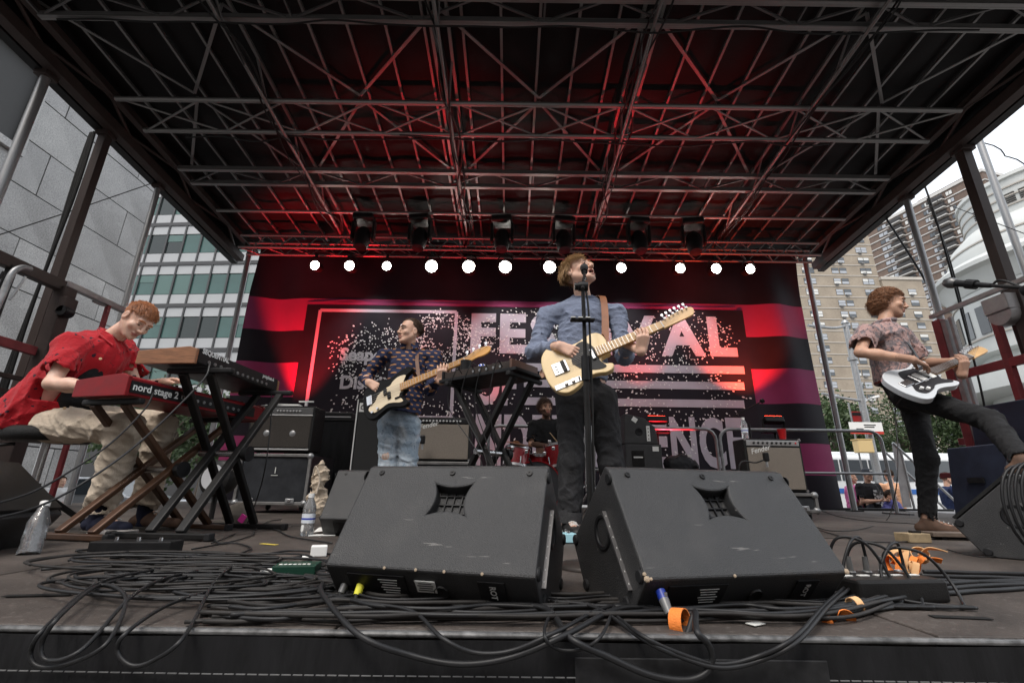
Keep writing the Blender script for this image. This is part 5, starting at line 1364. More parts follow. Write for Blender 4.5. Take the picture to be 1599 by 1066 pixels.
# crowd barriers in front of the banner
def barrier(label, x0, x1, Y, zt, zb):
    t = thing('crowd_barrier', label, 'barrier', ((x0 + x1) / 2, Y, 0), 'steel crowd barriers in front of the banner'); r = .16
    pts = [(x0, Y, .02), (x0, Y, zt - r)] + [(x0 + r - r * math.cos(a), Y, zt - r + r * math.sin(a)) for a in (.4, .8, 1.2)] + [(x0 + r, Y, zt), (x1 - r, Y, zt)] + [(x1 - r + r * math.sin(a), Y, zt - r + r * math.cos(a)) for a in (.4, .8, 1.2)] + [(x1, Y, zt - r), (x1, Y, .02)]
    b = MB(); b.tube(pts, .024, 8); b.build('frame', m_steel, t, smooth=60)
    bar('lower_rail', (x0, Y, zb), (x1, Y, zb), .018, m_steel, t)
    for x in (x0, x1): b = MB(); b.box((x, Y, .012), (.06, .5, .024)); b.build('foot', m_steel, t)
xs_ = [at(760, 668, 6.95).x, at(956, 668, 6.95).x + .1, at(1119, 667, 6.95).x, 5.5]
for (i0, i1, lab) in ((0, 1, 'steel crowd barrier behind the drummer'), (1, 2, 'steel crowd barrier behind the bass speaker and bag'), (2, 3, 'steel crowd barrier behind the right guitar amplifier')):
    barrier(lab, xs_[i0] + .03, xs_[i1] - .03, 6.95, 1.16, .55)
# red lights behind the backline
def light_stand(px, py, Y, lab, power, tilt, col=(1, .02, .03), size=110):
    p = at(px, py, Y); z = p.z - .2
    uplight(p.x, Y, lab, power, tilt, z=z, col=col, size=size)
    s = thing('light_stand', lab.replace('lit red light bar', 'black stand').replace('on a stand', 'under a red light bar'), 'stand', (p.x, Y, 0), 'stands of the red light bars')
    bar('pole', (p.x, Y, .03), (p.x, Y, z + .004), .018, m_blackmetal, s)
    for k in range(3): a = k * 2.094; bar('leg', (p.x, Y, .3), (p.x + .35 * math.cos(a), Y + .35 * math.sin(a), .012), .011, m_blackmetal, s)
light_stand(1025, 656, 7.3, 'lit red light bar on a stand behind the small speaker', 70, R(22), (1, .03, .02), 60)
light_stand(1207, 656, 7.35, 'lit red light bar on a stand behind the right amplifier', 330, R(20), (1, .07, .02), 80)
uplight(at(428, 700, 7.45).x, 7.45, 'lit red floor light behind the combo amplifier', 1300, R(10), z=.35, size=44)
uplight(at(765, 700, 7.5).x, 7.5, 'lit red floor light behind the middle keyboard', 160, R(9), z=.3, size=40)
uplight(at(640, 700, 7.2).x, 7.2, 'lit red floor light behind the bassist, aimed at the roof', 340, R(-4), z=.3, size=66)
uplight(at(1050, 700, 7.1).x, 7.1, 'lit red floor light behind the drum speaker, aimed at the roof', 400, R(-4), z=.3, size=66)

# ------------------------------------------------------------------ keyboards (long axis runs away from the camera)
m_nord = mat('red lacquered metal', (.2, .006, .01), .5, var=.15, scale=20, spec=.25)
m_wood = mat('walnut', (.23, .1, .045), .5, var=.35, scale=4, stretch=(2, 30, 30), coat=.2)
m_key_w = mat('ivory keys', (.75, .74, .7), .35); m_key_b = mat('ebony keys', (.015, .015, .015), .35)
def keyboard(name, label, o, d, L, D, H, body, cheek, print_fn, nkeys=35, tilt=0.0):
    """o = near rear corner on the underside; d = direction of the long side; player side is to the left of d"""
    o = Vector(o); d = Vector((d[0], d[1], 0)).normalized(); w = Vector((-d.y, d.x, 0)); t = thing(name, label, 'keyboard', o + d * L / 2 + w * D / 2, 'keyboards')
    u = Vector((0, 0, 1))
    b = MB(); prof = [(0, 0), (0, H * .85), (D * .12, H), (D * .5, H * .86), (D * .52, H * .55), (D, H * .5), (D, .0)]
    b.prism([(x, z) for x, z in prof], o + d * .02, w, u, 0.0001)
    b = MB(); b.v = []; N = len(prof)
    vs = [o + d * s + w * x + u * z for s in (.018, L - .018) for x, z in prof]
    b.add(vs, [tuple(range(N)), tuple(range(2 * N - 1, N - 1, -1))] + [(i, N + i, N + (i + 1) % N, (i + 1) % N) for i in range(N)]); b.build('body', body, t, bevel=.003)
    for s in (0, L - .02):
        b = MB(); pc = [(-.004, -.006), (-.004, H * .9), (D * .12, H * 1.06), (D * .52, H * .95), (D * 1.01, H * .8), (D * 1.01, -.006)]; N = len(pc)
        vs = [o + d * q + w * x + u * z for q in (s, s + .02) for x, z in pc]
        b.add(vs, [tuple(range(N)), tuple(range(2 * N - 1, N - 1, -1))] + [(i, N + i, N + (i + 1) % N, (i + 1) % N) for i in range(N)]); b.build('end_cheek', cheek, t, bevel=.003)
    kw = (L - .1) / nkeys
    for k in range(nkeys):
        c = o + d * (.05 + kw * (k + .5)) + w * (D * .76) + u * (H * .6); b = MB(); b.box(c, (kw - .0015, D * .42, H * .22), Matrix((d, w, u)).transposed()); b.build('white_key', m_key_w, t)
        if k % 7 in (0, 1, 3, 4, 5):
            c = o + d * (.05 + kw * (k + 1)) + w * (D * .66) + u * (H * .74); b = MB(); b.box(c, (kw * .55, D * .24, H * .16), Matrix((d, w, u)).transposed()); b.build('black_key', m_key_b, t)
    for k in range(14):
        c = o + d * (.08 + (L - .16) * k / 13) + w * (D * (.2 + .18 * (k % 2))) + u * (H * .93); b = MB(); b.lathe([(0, .02), (.008, .02), (.01, 0)], c, (0, 0, 1), 8); b.build('knob', m_knob, t, smooth=True)
    print_fn(t, o, d, w, u); return t
A0 = at(194, 612, 2.3); dirN = Vector((.22, 1.0, 0)).normalized(); NZ = at(194, 615, 2.3).z
def nord_print(t, o, d, w, u):
    b = MB(); b.box(o + d * .45 - w * .004 + u * .045, (.86, .004, .06), Matrix((d, w, u)).transposed()); b.build('rear_panel', m_black, t)
    lettering('lettering', 'nord stage 2', o + d * .03 - w * .0075 + u * .03, d, u, .05, m_white, t, bold=.0012, fit=.26)
    lettering('lettering', 'EX', o + d * .31 - w * .0075 + u * .034, d, u, .03, m_print, t)
    for k in range(9): b = MB(); b.lathe([(.004, 0), (.009, 0), (.009, .006), (.004, .006)], o + d * (.42 + .045 * k) - w * .006 + u * .04, -w, 8); b.build('jack_socket', m_steel, t)
keyboard('red_keyboard', 'red stage keyboard with white lettering under the hands of the player', (A0.x, A0.y, NZ), dirN, .98, .33, .105, m_nord, m_nord, nord_print)
B0 = at(302, 565, 2.4); dirS = Vector((.08, 1, 0)).normalized(); SZ_ = B0.z
def seq_print(t, o, d, w, u):
    b = MB(); b.box(o + d * .4 - w * .004 + u * .045, (.76, .004, .075), Matrix((d, w, u)).transposed()); b.build('rear_panel', m_black, t)
    lettering('lettering', 'SEQUENTIAL', o + d * .04 - w * .0075 + u * .062, d, u, .03, m_white, t, bold=.0012, fit=.22)
    lettering('lettering', 'prophet-6', o + d * .6 - w * .0075 + u * .06, d, u, .03, m_white, t, bold=.0008, fit=.13)
    for k in range(12): b = MB(); b.lathe([(.004, 0), (.009, 0), (.009, .006), (.004, .006)], o + d * (.1 + .05 * k) - w * .006 + u * .025, -w, 8); b.build('jack_socket', m_steel, t)
keyboard('wooden_synthesizer', 'synthesizer with walnut end cheeks on the upper tier, above the red keyboard', B0, dirS, .81, .33, .085, m_black, m_wood, seq_print, 29)
m_warmtube = mat('stand tube with warm light tint', (.075, .036, .019), .35, .4, var=.3, scale=10)  # black tubes, browned to carry the warm light on them
# X-stand with a second tier
def xstand(label, c, d, ztop, half, spread, m, tiers=(), foot=.42, name='keyboard_stand', word=None):
    """c = centre on the floor, d = long direction of the keyboard, legs cross in the plane of d"""
    c = Vector(c); d = Vector((d[0], d[1], 0)).normalized(); w = Vector((-d.y, d.x, 0)); t = thing(name, label, 'stand', c, 'keyboard stands')
    for g in (-1, 1):
        f = c + d * g * half
        b = MB(); b.beam(f - w * foot / 2 + Vector((0, 0, .02)), f + w * foot / 2 + Vector((0, 0, .02)), .035, .03); ft = b.build('foot_bar', m, t, bevel=.006)
        for e in (-1, 1): b = MB(); b.box(f + w * e * foot / 2 + Vector((0, 0, .019)), (.045, .03, .038), Matrix((d, w, Vector((0, 0, 1)))).transposed()); b.build('end_cap', m_rubber, ft, bevel=.006)
        for e in (-1, 1):
            p = f + w * (e * spread + g * .022) + Vector((0, 0, .035)); q = c - d * g * half * .92 + w * (e * spread + g * .022) + Vector((0, 0, ztop - .03))
            b = MB(); b.beam(p, q, .03, .045, w); lg = b.build('leg', m, t, bevel=.006)
            if word and g == -1 and e == 1:
                ax_ = (q - p).normalized(); up_ = ax_.cross(w).normalized(); 
                lettering('lettering', word, p + ax_ * .3 - w * (.0158 + 0) + up_ * -.014, ax_, up_, .05, m_white, lg, bold=.001, fit=.2)
        tp = c - d * g * half * .92 + Vector((0, 0, ztop - .018)); b = MB(); b.beam(tp - w * .19, tp + w * .19, .035, .03); b.build('rest', m_rubber, t, bevel=.008)
    b = MB(); b.cyl(c + w * (-spread - .06) + Vector((0, 0, ztop * .5)), c + w * (spread + .06) + Vector((0, 0, ztop * .5)), .02, n=12); b.build('pivot', m_chrome, t, smooth=True)
    b = MB(); b.lathe([(0, .02), (.04, .018), (.045, -.018), (0, -.02)], c - w * (spread + .07) + Vector((0, 0, ztop * .5)), w, 16); b.build('clutch_knob', m_black, t, smooth=True)
    return t, d, w
wN = Vector((-dirN.y, dirN.x, 0)); cN = Vector((A0.x, A0.y, 0)) + dirN * .42 + wN * .17
xstand('black double braced keyboard stand under the red keyboard', cN, dirN, NZ - .002, .36, .1, m_warmtube, word='QUIK LOK', foot=.46)
wS = Vector((-dirS.y, dirS.x, 0)); cS = Vector((B0.x, B0.y, 0)) + dirS * .42 + wS * .12
t, d_, w_ = xstand('taller black keyboard stand under the walnut synthesizer', cS + Vector((.08, 0, 0)), dirS, SZ_ - .002, .34, .08, m_blackmetal, foot=.52)
# middle keyboard behind the singer
C0 = at(803, 578, 2.9); dM = (at(690, 600, 3.3) - C0); dM.z = 0; dM.normalize()
def mid_print(t, o, d, w, u):
    for k in range(6): b = MB(); b.lathe([(.004, 0), (.009, 0), (.009, .006), (.004, .006)], o + d * (.2 + .05 * k) + u * .03 - w * .004, -w, 8); b.build('jack_socket', m_steel, t)
# player stands on the far side, so the long direction runs from the far end to the near corner
farM = C0 + dM * .66
keyboard('small_synthesizer', 'small black synthesizer with brown end panel beside the singer', (C0.x, C0.y, C0.z), dM, .66, .3, .075, m_black, mat('brown end panel', (.1, .05, .03), .5, var=.3, scale=20), mid_print, 25) if False else None
wM = Vector((dM.y, -dM.x, 0))                    # away from the camera, to the right
t = thing('small_synthesizer', 'small black synthesizer with brown end panel beside the singer', 'keyboard', C0 + dM * .33 + wM * .15, 'keyboards'); u = Vector((0, 0, 1)); MR = Matrix((dM, wM, u)).transposed()
def mb_box(name, a, b_, c_, sz, m, bev=.004): b = MB(); b.box(C0 + dM * a + wM * b_ + u * c_, sz, MR); return b.build(name, m, t, bevel=bev)
mb_box('shelf', .33, .16, .012, (.7, .34, .024), m_black); mb_box('case', .345, .15, .05, (.6, .28, .05), mat('worn dark brown metal', (.035, .026, .022), .45, var=.3, scale=15))
mb_box('end_panel', .03, .15, .055, (.02, .3, .06), mat('brown end panel', (.12, .055, .035), .5, var=.3, scale=20)); mb_box('end_panel', .655, .15, .055, (.02, .3, .06), m_black)
for k in range(18):
    mb_box('white_key', .07 + .031 * k, .22, .077, (.029, .13, .012), m_key_w, 0)
for k in range(8): b = MB(); b.lathe([(0, .02), (.009, .02), (.011, 0)], C0 + dM * (.08 + .07 * k) + wM * .06 + u * .075, (0, 0, 1), 10); b.build('knob', m_knob, t, smooth=True)
for k in range(5): b = MB(); b.lathe([(.004, 0), (.009, 0), (.009, .005), (.004, .005)], C0 + dM * (.12 + .06 * k) + u * .045 + wM * .006, -wM, 8); b.build('jack_socket', m_steel, t)
xstand('black cross legged stand under the small synthesizer beside the singer', Vector((C0.x, C0.y, 0)) + dM * .3 + wM * .15, dM, C0.z - .002, .3, .1, m_blackmetal, foot=.42)
p = C0 + dM * .52 + wM * .1 + u * .076
t = thing('black_mug', 'black mug standing on the small synthesizer', 'mug', p); b = MB(); b.lathe([(0, 0), (.04, 0), (.042, .09), (.038, .09), (.036, .01), (0, .01)], p, (0, 0, 1), 20); b.build('cup', m_black, t, smooth=True)
b = MB(); b.tube(smooth_path([p + Vector((.04, 0, .075)), p + Vector((.07, 0, .06)), p + Vector((.07, 0, .03)), p + Vector((.04, 0, .02))], 5), .005, 6); b.build('handle', m_black, t, smooth=True)
p = C0 + dM * .38 + wM * .12 + u * .076
t = thing('blue_cap', 'small crumpled blue and white wrapper on the small synthesizer', 'wrapper', p); L = []
for k in range(5): ell(L, p + Vector((random.uniform(-.02, .02), random.uniform(-.02, .02), .012 + .006 * k)), (.025, .02, .013), k=.01)
cloth('body', L, [mat('blue wrapper', (.02, .08, .5), .4), m_white], t, .004, None, 0, lambda c: (np.sin(c[:, 0] * 260 + c[:, 2] * 200) > .4).astype(int))
# stool of the keyboard player
sx, sy, sz = at(78, 672, 2.78)
t = thing('piano_stool', 'black padded stool on a chrome column under the keyboard player', 'stool', (sx, sy, 0))
b = MB(); b.lathe([(0, -.04), (.19, -.04), (.21, -.02), (.21, .015), (.19, .035), (0, .04)], (sx, sy, .53), (0, 0, 1), 28); b.build('seat', m_tolex, t, smooth=50)
b = MB(); b.cyl((sx, sy, .2), (sx, sy, .5), .022, n=14); b.build('column', m_chrome, t, smooth=True)
b = MB(); b.cyl((sx, sy, .12), (sx, sy, .26), .034, n=14); b.build('sleeve', m_chrome, t, smooth=True)
for k in range(4):
    a = R(40 + 90 * k); e = Vector((sx + .3 * math.cos(a), sy + .3 * math.sin(a), .02)); b = MB(); b.beam((sx + .03 * math.cos(a), sy + .03 * math.sin(a), .22), e, .028, .03); lg = b.build('leg', m_blackmetal, t, bevel=.004)
    b = MB(); b.lathe([(0, -.02), (.02, -.018), (.024, .01), (0, .015)], e, (0, 0, 1), 10); b.build('rubber_foot', m_rubber, lg, smooth=True)
b = MB(); b.tube([(sx - .08, sy - .1, .47), (sx - .3, sy - .15, .44)], .01, 8); b.build('height_lever', m_blackmetal, t)

# ------------------------------------------------------------------ singer's microphone
mb0 = fl(926, 886); mb0.z = 0
t = thing('singer_mic_stand', 'black boom microphone stand with round base before the singer', 'microphone stand', mb0)
b = MB(); b.lathe([(0, .03), (.03, .03), (.04, .02), (.118, .014), (.125, .008), (.125, 0), (0, 0)], mb0, (0, 0, 1), 36); b.build('base', mat('cast iron base', (.035, .028, .024), .5, .4, var=.3, scale=20), t, smooth=50)
cl_ = Vector((mb0.x, mb0.y, 1.09))
b = MB(); b.cyl(mb0 + Vector((0, 0, .03)), mb0 + Vector((0, 0, .72)), .0125, n=14); b.build('lower_tube', m_blackmetal, t, smooth=True)
b = MB(); b.cyl(mb0 + Vector((0, 0, .68)), mb0 + Vector((0, 0, .78)), .018, n=14); b.build('height_clutch', m_black, t, smooth=True)
b = MB(); b.cyl(mb0 + Vector((0, 0, .78)), cl_, .0085, n=12); b.build('upper_tube', m_blackmetal, t, smooth=True)
b = MB(); b.lathe([(0, -.02), (.02, -.02), (.022, 0), (.02, .02), (0, .02)], cl_, (1, 0, 0), 14); b.build('boom_clutch', m_black, t, smooth=True)
b = MB(); b.cyl(cl_ + Vector((-.035, 0, 0)), cl_ + Vector((-.02, 0, 0)), .016, n=10); b.build('boom_knob', m_black, t)
mic_tip = at(913, 424, 2.66); bd = (mic_tip - cl_).normalized(); be = mic_tip - bd * .17
b = MB(); b.cyl(cl_ - bd * .1, be, .0075, n=10); b.build('boom_arm', m_blackmetal, t, smooth=True)
p = Vector((mb0.x, mb0.y, .93)); b = MB(); b.box(p + Vector((-.01, -.02, 0)), (.1, .03, .012)); b.build('pick_holder', m_black, t, bevel=.004)
for k in range(3): b = MB(); b.box(p + Vector((-.05 + .03 * k, -.035, .006)), (.018, .012, .004)); b.build('pick', m_print, t)
t = thing('singer_microphone', 'black vocal microphone at the mouth of the singer', 'microphone', be, 'vocal microphones')
md = (bd + Vector((0, .1, .35))).normalized()
b = MB(); b.cyl(be, be + md * .11, .011, .017, 16); b.build('body', m_black, t, smooth=True)
b = MB(); b.lathe([(.017, 0), (.025, .012), (.026, .03), (.018, .05), (0, .056)], be + md * .108, md, 18); b.build('grille', mat('dark mesh', (.06, .06, .062), .4, .7, bump=.8, bscale=500), t, smooth=True)
b = MB(); b.cyl(be + md * .035, be + md * .06, .02, n=12); b.build('clip', m_black, t)
b = MB(); b.tube(smooth_path([be, be - md * .05 + Vector((.01, 0, -.02)), cl_ + Vector((.03, .15, .1)), cl_ + Vector((.02, 0, -.1)), mb0 + Vector((.02, -.005, .6)), mb0 + Vector((.015, .012, .2)), mb0 + Vector((.05, .12, .012)), mb0 + Vector((.2, .3, .008))], 8), .0045, 6); b.build('cable', m_wire, t, smooth=True)
# boom mic at the right edge
e0, e1 = at(1474, 441, 2.1), at(1640, 452, 1.75)
t = thing('guitarist_mic_stand', 'black boom microphone stand at the right edge of the picture', 'microphone stand', (e1.x + .05, e1.y, 0))
dd = (e1 - e0).normalized(); b = MB(); b.cyl(e0 + dd * .2, e1, .0085, n=10); b.build('boom_arm', m_blackmetal, t, smooth=True)
q = e0.lerp(e1, .86); b = MB(); b.lathe([(0, -.03), (.024, -.03), (.026, .03), (0, .03)], q, (0, 1, 0), 14); b.build('boom_clutch', m_black, t, smooth=True)
b = MB(); b.cyl((q.x + .01, q.y, .02), q, .012, n=12); b.build('pole', m_blackmetal, t, smooth=True)
b = MB(); b.lathe([(0, .03), (.12, .012), (.125, 0), (0, 0)], (q.x + .01, q.y, 0), (0, 0, 1), 28); b.build('base', m_blackmetal, t, smooth=True)
t = thing('guitarist_microphone', 'black vocal microphone with a silver ring in front of the balcony tower', 'microphone', e0, 'vocal microphones')
b = MB(); b.cyl(e0 + dd * .05, e0 + dd * .2, .018, .011, 14); b.build('body', m_black, t, smooth=True)
b = MB(); b.lathe([(.018, 0), (.026, -.012), (.027, -.03), (.018, -.05), (0, -.056)], e0 + dd * .055, dd, 18); b.build('grille', mat('grey mesh', (.12, .12, .12), .4, .7), t, smooth=True)
b = MB(); b.cyl(e0 + dd * .1, e0 + dd * .14, .023, n=12); b.build('clip', m_black, t)
b = MB(); b.tube(smooth_path([e0 + dd * .2, e0 + dd * .25 + Vector((0, 0, .03)), e0 + dd * .36 + Vector((0, 0, -.02)), q + Vector((0, 0, .02)), q + Vector((.05, 0, -.2)), q + Vector((.06, 0, -.6))], 8), .005, 6); b.build('cable', m_wire, t, smooth=True)

# ------------------------------------------------------------------ drum kit
m_red_drum = mat('red sparkle shell', (.2, .006, .01), .25, .1, var=.3, scale=120, coat=.6); m_head = mat('coated drum head', (.62, .62, .6), .55); m_headB = mat('smoked drum head', (.03, .032, .036), .2, spec=.6)
m_brass = mat('cymbal bronze', (.35, .16, .07), .32, .9, var=.2, scale=30, stretch=(1, 1, 1))
dx, dy = at(838, 760, 5.75).x, 5.75
t = thing('drum_kit', 'red drum kit with dark bass drum head behind the singer', 'drum kit', (dx, dy + .3, 0))
def drum(name, c, ax, r, L, lugs, headm):
    c = Vector(c); ax = Vector(ax).normalized(); b = MB(); b.lathe([(r, 0), (r, L)], c, ax, 36); sh = b.build(name, m_red_drum, t, smooth=True)
    for q, hm in ((0, headm), (L, m_head)):
        b = MB(); b.lathe([(0, q), (r * .995, q)], c, ax, 36); b.build('drum_head', hm, sh)
        b = MB(); b.lathe([(r * .99, q - .012), (r * 1.045, q - .012), (r * 1.045, q + .018), (r * 1.0, q + .018)], c, ax, 36); b.build('hoop', m_chrome if r < .25 else m_red_drum, sh, smooth=True)
    a, bb, _ = frame(ax)
    for k in range(lugs):
        th = 2 * math.pi * k / lugs + .2; e = a * math.cos(th) + bb * math.sin(th); b = MB(); b.cyl(c + e * (r + .012) + ax * L * .1, c + e * (r + .012) + ax * L * .45, .008, n=8); b.build('lug', m_chrome, sh, smooth=True)
drum('bass_drum', (dx, dy, .3), (0, 1, 0), .29, .4, 8, m_headB)
tx = at(806, 716, 5.85); drum('rack_tom', (tx.x, 5.85, tx.z - .1), (.1, .2, 1), .155, .22, 6, m_head)
tx2 = at(873, 712, 5.85); drum('floor_tom', (tx2.x, 5.95, tx2.z - .12), (-.15, .1, 1), .14, .26, 6, m_head)
drum('snare_drum', (dx + .05, 6.15, .55), (0, -.1, 1), .175, .14, 8, m_head)
def cymbal(c, ax, r, m=m_brass, base=None):
    b = MB(); b.lathe([(0, .035), (.03, .03), (.045, .012), (r * .7, .004), (r, -.006), (r * .7, .002), (.04, .008)], c, ax, 36); b.build('cymbal', m, t, smooth=True)
    base = base or (c[0], c[1]); bar('cymbal_stand', (base[0], base[1], .3), c, .011, m_chrome, t)
    for k in range(3): a = k * 2.094 + .4; bar('stand_leg', (base[0], base[1], .34), (base[0] + .26 * math.cos(a), base[1] + .26 * math.sin(a), .012), .009, m_chrome, t)
cq = at(806, 692, 5.9); cymbal((cq.x, 5.9, cq.z), (.15, -.1, 1), .21)
cq = at(928, 655, 6.2); cymbal((cq.x, 6.2, cq.z), (-.1, -.2, 1), .2, base=(cq.x - .02, 6.25))
cq = at(945, 690, 5.8); cymbal((cq.x - .05, 5.8, cq.z), (0, 0, 1), .17, base=(cq.x - .05, 5.8))
for px, Y in ((912, 5.7), (922, 5.55), (934, 5.75)):
    p0 = at(px, 665, Y); bar('cymbal_stand', (p0.x, Y, .25), (p0.x, Y, p0.z), .012, m_chrome, t)
    for k in range(3): a = k * 2.094 + px; bar('stand_leg', (p0.x, Y, .33), (p0.x + .24 * math.cos(a), Y + .24 * math.sin(a), .012), .009, m_chrome, t)
    for zz in (.35, .62): b = MB(); b.lathe([(0, -.02), (.022, -.018), (.022, .018), (0, .02)], (p0.x, Y, zz), (0, 0, 1), 10); b.build('stand_clamp', m_chrome, t, smooth=True)
for k in range(7):
    px, py = ((800, 700), (822, 705), (835, 708), (850, 708), (864, 700), (790, 712), (858, 690))[k]; p0 = at(px, py, 5.72); b = MB(); b.box(p0, (.04, .03, .045)); b.build('claw', m_chrome, t, bevel=.008)
b = MB(); p0 = at(826, 715, 5.65); b.tube([p0, p0 + Vector((.12, .1, -.22))], .012, 8); b.build('drum_microphone', m_black, t)
t2 = thing('drum_throne', 'black drum throne under the drummer', 'stool', (dx + .12, 6.6, 0))
b = MB(); b.lathe([(0, .06), (.16, .05), (.17, 0), (0, -.03)], (at(850, 720, 6.6).x, 6.6, .5), (0, 0, 1), 20); b.build('seat', m_tolex, t2, smooth=50); bar('column', (at(850, 720, 6.6).x, 6.6, 0), (at(850, 720, 6.6).x, 6.6, .5), .02, m_chrome, t2)
# short boom mic over the right amplifier
p0, p1, p2 = at(1170, 664, 6.3), at(1145, 650, 6.3), at(1190, 626, 6.3)
t = thing('amp_boom_stand', 'short boom microphone stand behind the right guitar amplifier', 'microphone stand', (p0.x, 6.3, 0))
bar('pole', (p0.x, 6.3, .02), p0 + Vector((0, 0, .02)), .011, m_blackmetal, t); bar('boom_arm', p1, p2, .008, m_blackmetal, t)
b = MB(); b.lathe([(0, .02), (.12, .012), (.12, 0)], (p0.x, 6.3, 0), (0, 0, 1), 20); b.build('base', m_blackmetal, t); b = MB(); b.lathe([(0, -.02), (.03, -.015), (.03, .02), (0, .03)], p2, p2 - p1, 12); b.build('microphone', m_black, t, smooth=True)
# ------------------------------------------------------------------ fabrics and skin
def node_math(n, l, op, a, bval=None, c=None):
    x = n.new('ShaderNodeMath'); x.operation = op
    for i, v in enumerate((a, bval, c)):
        if v is None: continue
        if isinstance(v, (int, float)): x.inputs[i].default_value = v
        else: l.new(v, x.inputs[i])
    return x.outputs[0]
def fabric(name, col, rough=.85, weave=420, wr=.25, var=.12, fold=.25, spec=.25):
    m = mat(name, col, rough, var=var, scale=6, bump=wr, bscale=weave, spec=spec)
    n = m.node_tree.nodes; l = m.node_tree.links; bs = n['Principled BSDF']; bp = [x for x in n if x.type == 'BUMP'][0]
    tc = n.new('ShaderNodeTexCoord'); w = n.new('ShaderNodeTexNoise'); w.inputs['Scale'].default_value = 17; w.inputs['Detail'].default_value = 5; w.inputs['Distortion'].default_value = 1.6; l.new(tc.outputs['Object'], w.inputs['Vector'])
    b2 = n.new('ShaderNodeBump'); b2.inputs['Strength'].default_value = fold; b2.inputs['Distance'].default_value = .03; l.new(w.outputs['Fac'], b2.inputs['Height']); l.new(b2.outputs[0], bp.inputs['Normal'])
    bs.inputs['Sheen Weight'].default_value = .12 if max(col) > .1 else 0
    return m
def overlay(m, fac_fn, col):
    """put a printed pattern of colour col over the cloth"""
    n = m.node_tree.nodes; l = m.node_tree.links; bs = n['Principled BSDF']; src = bs.inputs['Base Color'].links[0].from_socket
    tc = n.new('ShaderNodeTexCoord'); f = fac_fn(n, l, tc.outputs['Object'])
    mx = n.new('ShaderNodeMix'); mx.data_type = 'RGBA'; mx.inputs['B'].default_value = (*col, 1); l.new(f, mx.inputs['Factor']); l.new(src, mx.inputs['A']); l.new(mx.outputs['Result'], bs.inputs['Base Color'])
    return m
def pat_marks(scale, th, dens):
    def f(n, l, v):
        d = n.new('ShaderNodeTexNoise'); d.inputs['Scale'].default_value = scale * 1.6; d.inputs['Detail'].default_value = 2; l.new(v, d.inputs['Vector'])
        mx = n.new('ShaderNodeVectorMath'); mx.operation = 'MULTIPLY_ADD'; mx.inputs[1].default_value = (.025, .025, .025); l.new(d.outputs['Color'], mx.inputs[0]); l.new(v, mx.inputs[2])
        vo = n.new('ShaderNodeTexVoronoi'); vo.inputs['Scale'].default_value = scale; l.new(mx.outputs[0], vo.inputs['Vector'])
        a = node_math(n, l, 'LESS_THAN', vo.outputs['Distance'], th)
        sp = n.new('ShaderNodeSeparateColor'); l.new(vo.outputs['Color'], sp.inputs[0]); k = node_math(n, l, 'LESS_THAN', sp.outputs[0], dens)
        return node_math(n, l, 'MULTIPLY', a, k)
    return f
def pat_lines(scale, th):
    def f(n, l, v):
        vo = n.new('ShaderNodeTexVoronoi'); vo.feature = 'DISTANCE_TO_EDGE'; vo.inputs['Scale'].default_value = scale; l.new(v, vo.inputs['Vector'])
        a = node_math(n, l, 'LESS_THAN', vo.outputs['Distance'], th)
        no = n.new('ShaderNodeTexNoise'); no.inputs['Scale'].default_value = scale * 1.2; l.new(v, no.inputs['Vector'])
        return node_math(n, l, 'MULTIPLY', a, node_math(n, l, 'GREATER_THAN', no.outputs['Fac'], .54))
    return f
def pat_dash(nu, nv, a, bq):
    def f(n, l, v):
        d = n.new('ShaderNodeTexNoise'); d.inputs['Scale'].default_value = 9; l.new(v, d.inputs['Vector'])
        mx = n.new('ShaderNodeVectorMath'); mx.operation = 'MULTIPLY_ADD'; mx.inputs[1].default_value = (.02, .02, .02); l.new(d.outputs['Color'], mx.inputs[0]); l.new(v, mx.inputs[2])
        s = n.new('ShaderNodeSeparateXYZ'); l.new(mx.outputs[0], s.inputs[0])
        u = node_math(n, l, 'MULTIPLY', node_math(n, l, 'ADD', s.outputs[0], node_math(n, l, 'MULTIPLY', s.outputs[1], .6)), nu); w = node_math(n, l, 'MULTIPLY', s.outputs[2], nv)
        row = node_math(n, l, 'FLOOR', w); u = node_math(n, l, 'ADD', u, node_math(n, l, 'MULTIPLY', row, .5))
        fu = node_math(n, l, 'SUBTRACT', node_math(n, l, 'FRACT', u), .5); fw = node_math(n, l, 'SUBTRACT', node_math(n, l, 'FRACT', w), .5)
        fw = node_math(n, l, 'ADD', fw, node_math(n, l, 'MULTIPLY', fu, .25))
        e = node_math(n, l, 'ADD', node_math(n, l, 'POWER', node_math(n, l, 'ABSOLUTE', node_math(n, l, 'DIVIDE', fu, a)), 2), node_math(n, l, 'POWER', node_math(n, l, 'ABSOLUTE', node_math(n, l, 'DIVIDE', fw, bq)), 2))
        return node_math(n, l, 'LESS_THAN', e, 1)
    return f
def pat_blob(scale, th, soft=.03):
    def f(n, l, v):
        d = n.new('ShaderNodeTexNoise'); d.inputs['Scale'].default_value = scale; d.inputs['Detail'].default_value = 5; d.inputs['Roughness'].default_value = .7; d.inputs['Distortion'].default_value = .6; l.new(v, d.inputs['Vector'])
        r = n.new('ShaderNodeMapRange'); r.inputs[1].default_value = th - soft; r.inputs[2].default_value = th + soft; l.new(d.outputs['Fac'], r.inputs[0]); return r.outputs[0]
    return f
def skin(name, col):
    m = mat(name, col, .48, var=.1, scale=22, bump=.06, bscale=180, spec=.4)
    b = m.node_tree.nodes['Principled BSDF']; b.inputs['Subsurface Weight'].default_value = .12; b.inputs['Subsurface Radius'].default_value = (.012, .005, .003); b.inputs['Subsurface Scale'].default_value = .6
    return m
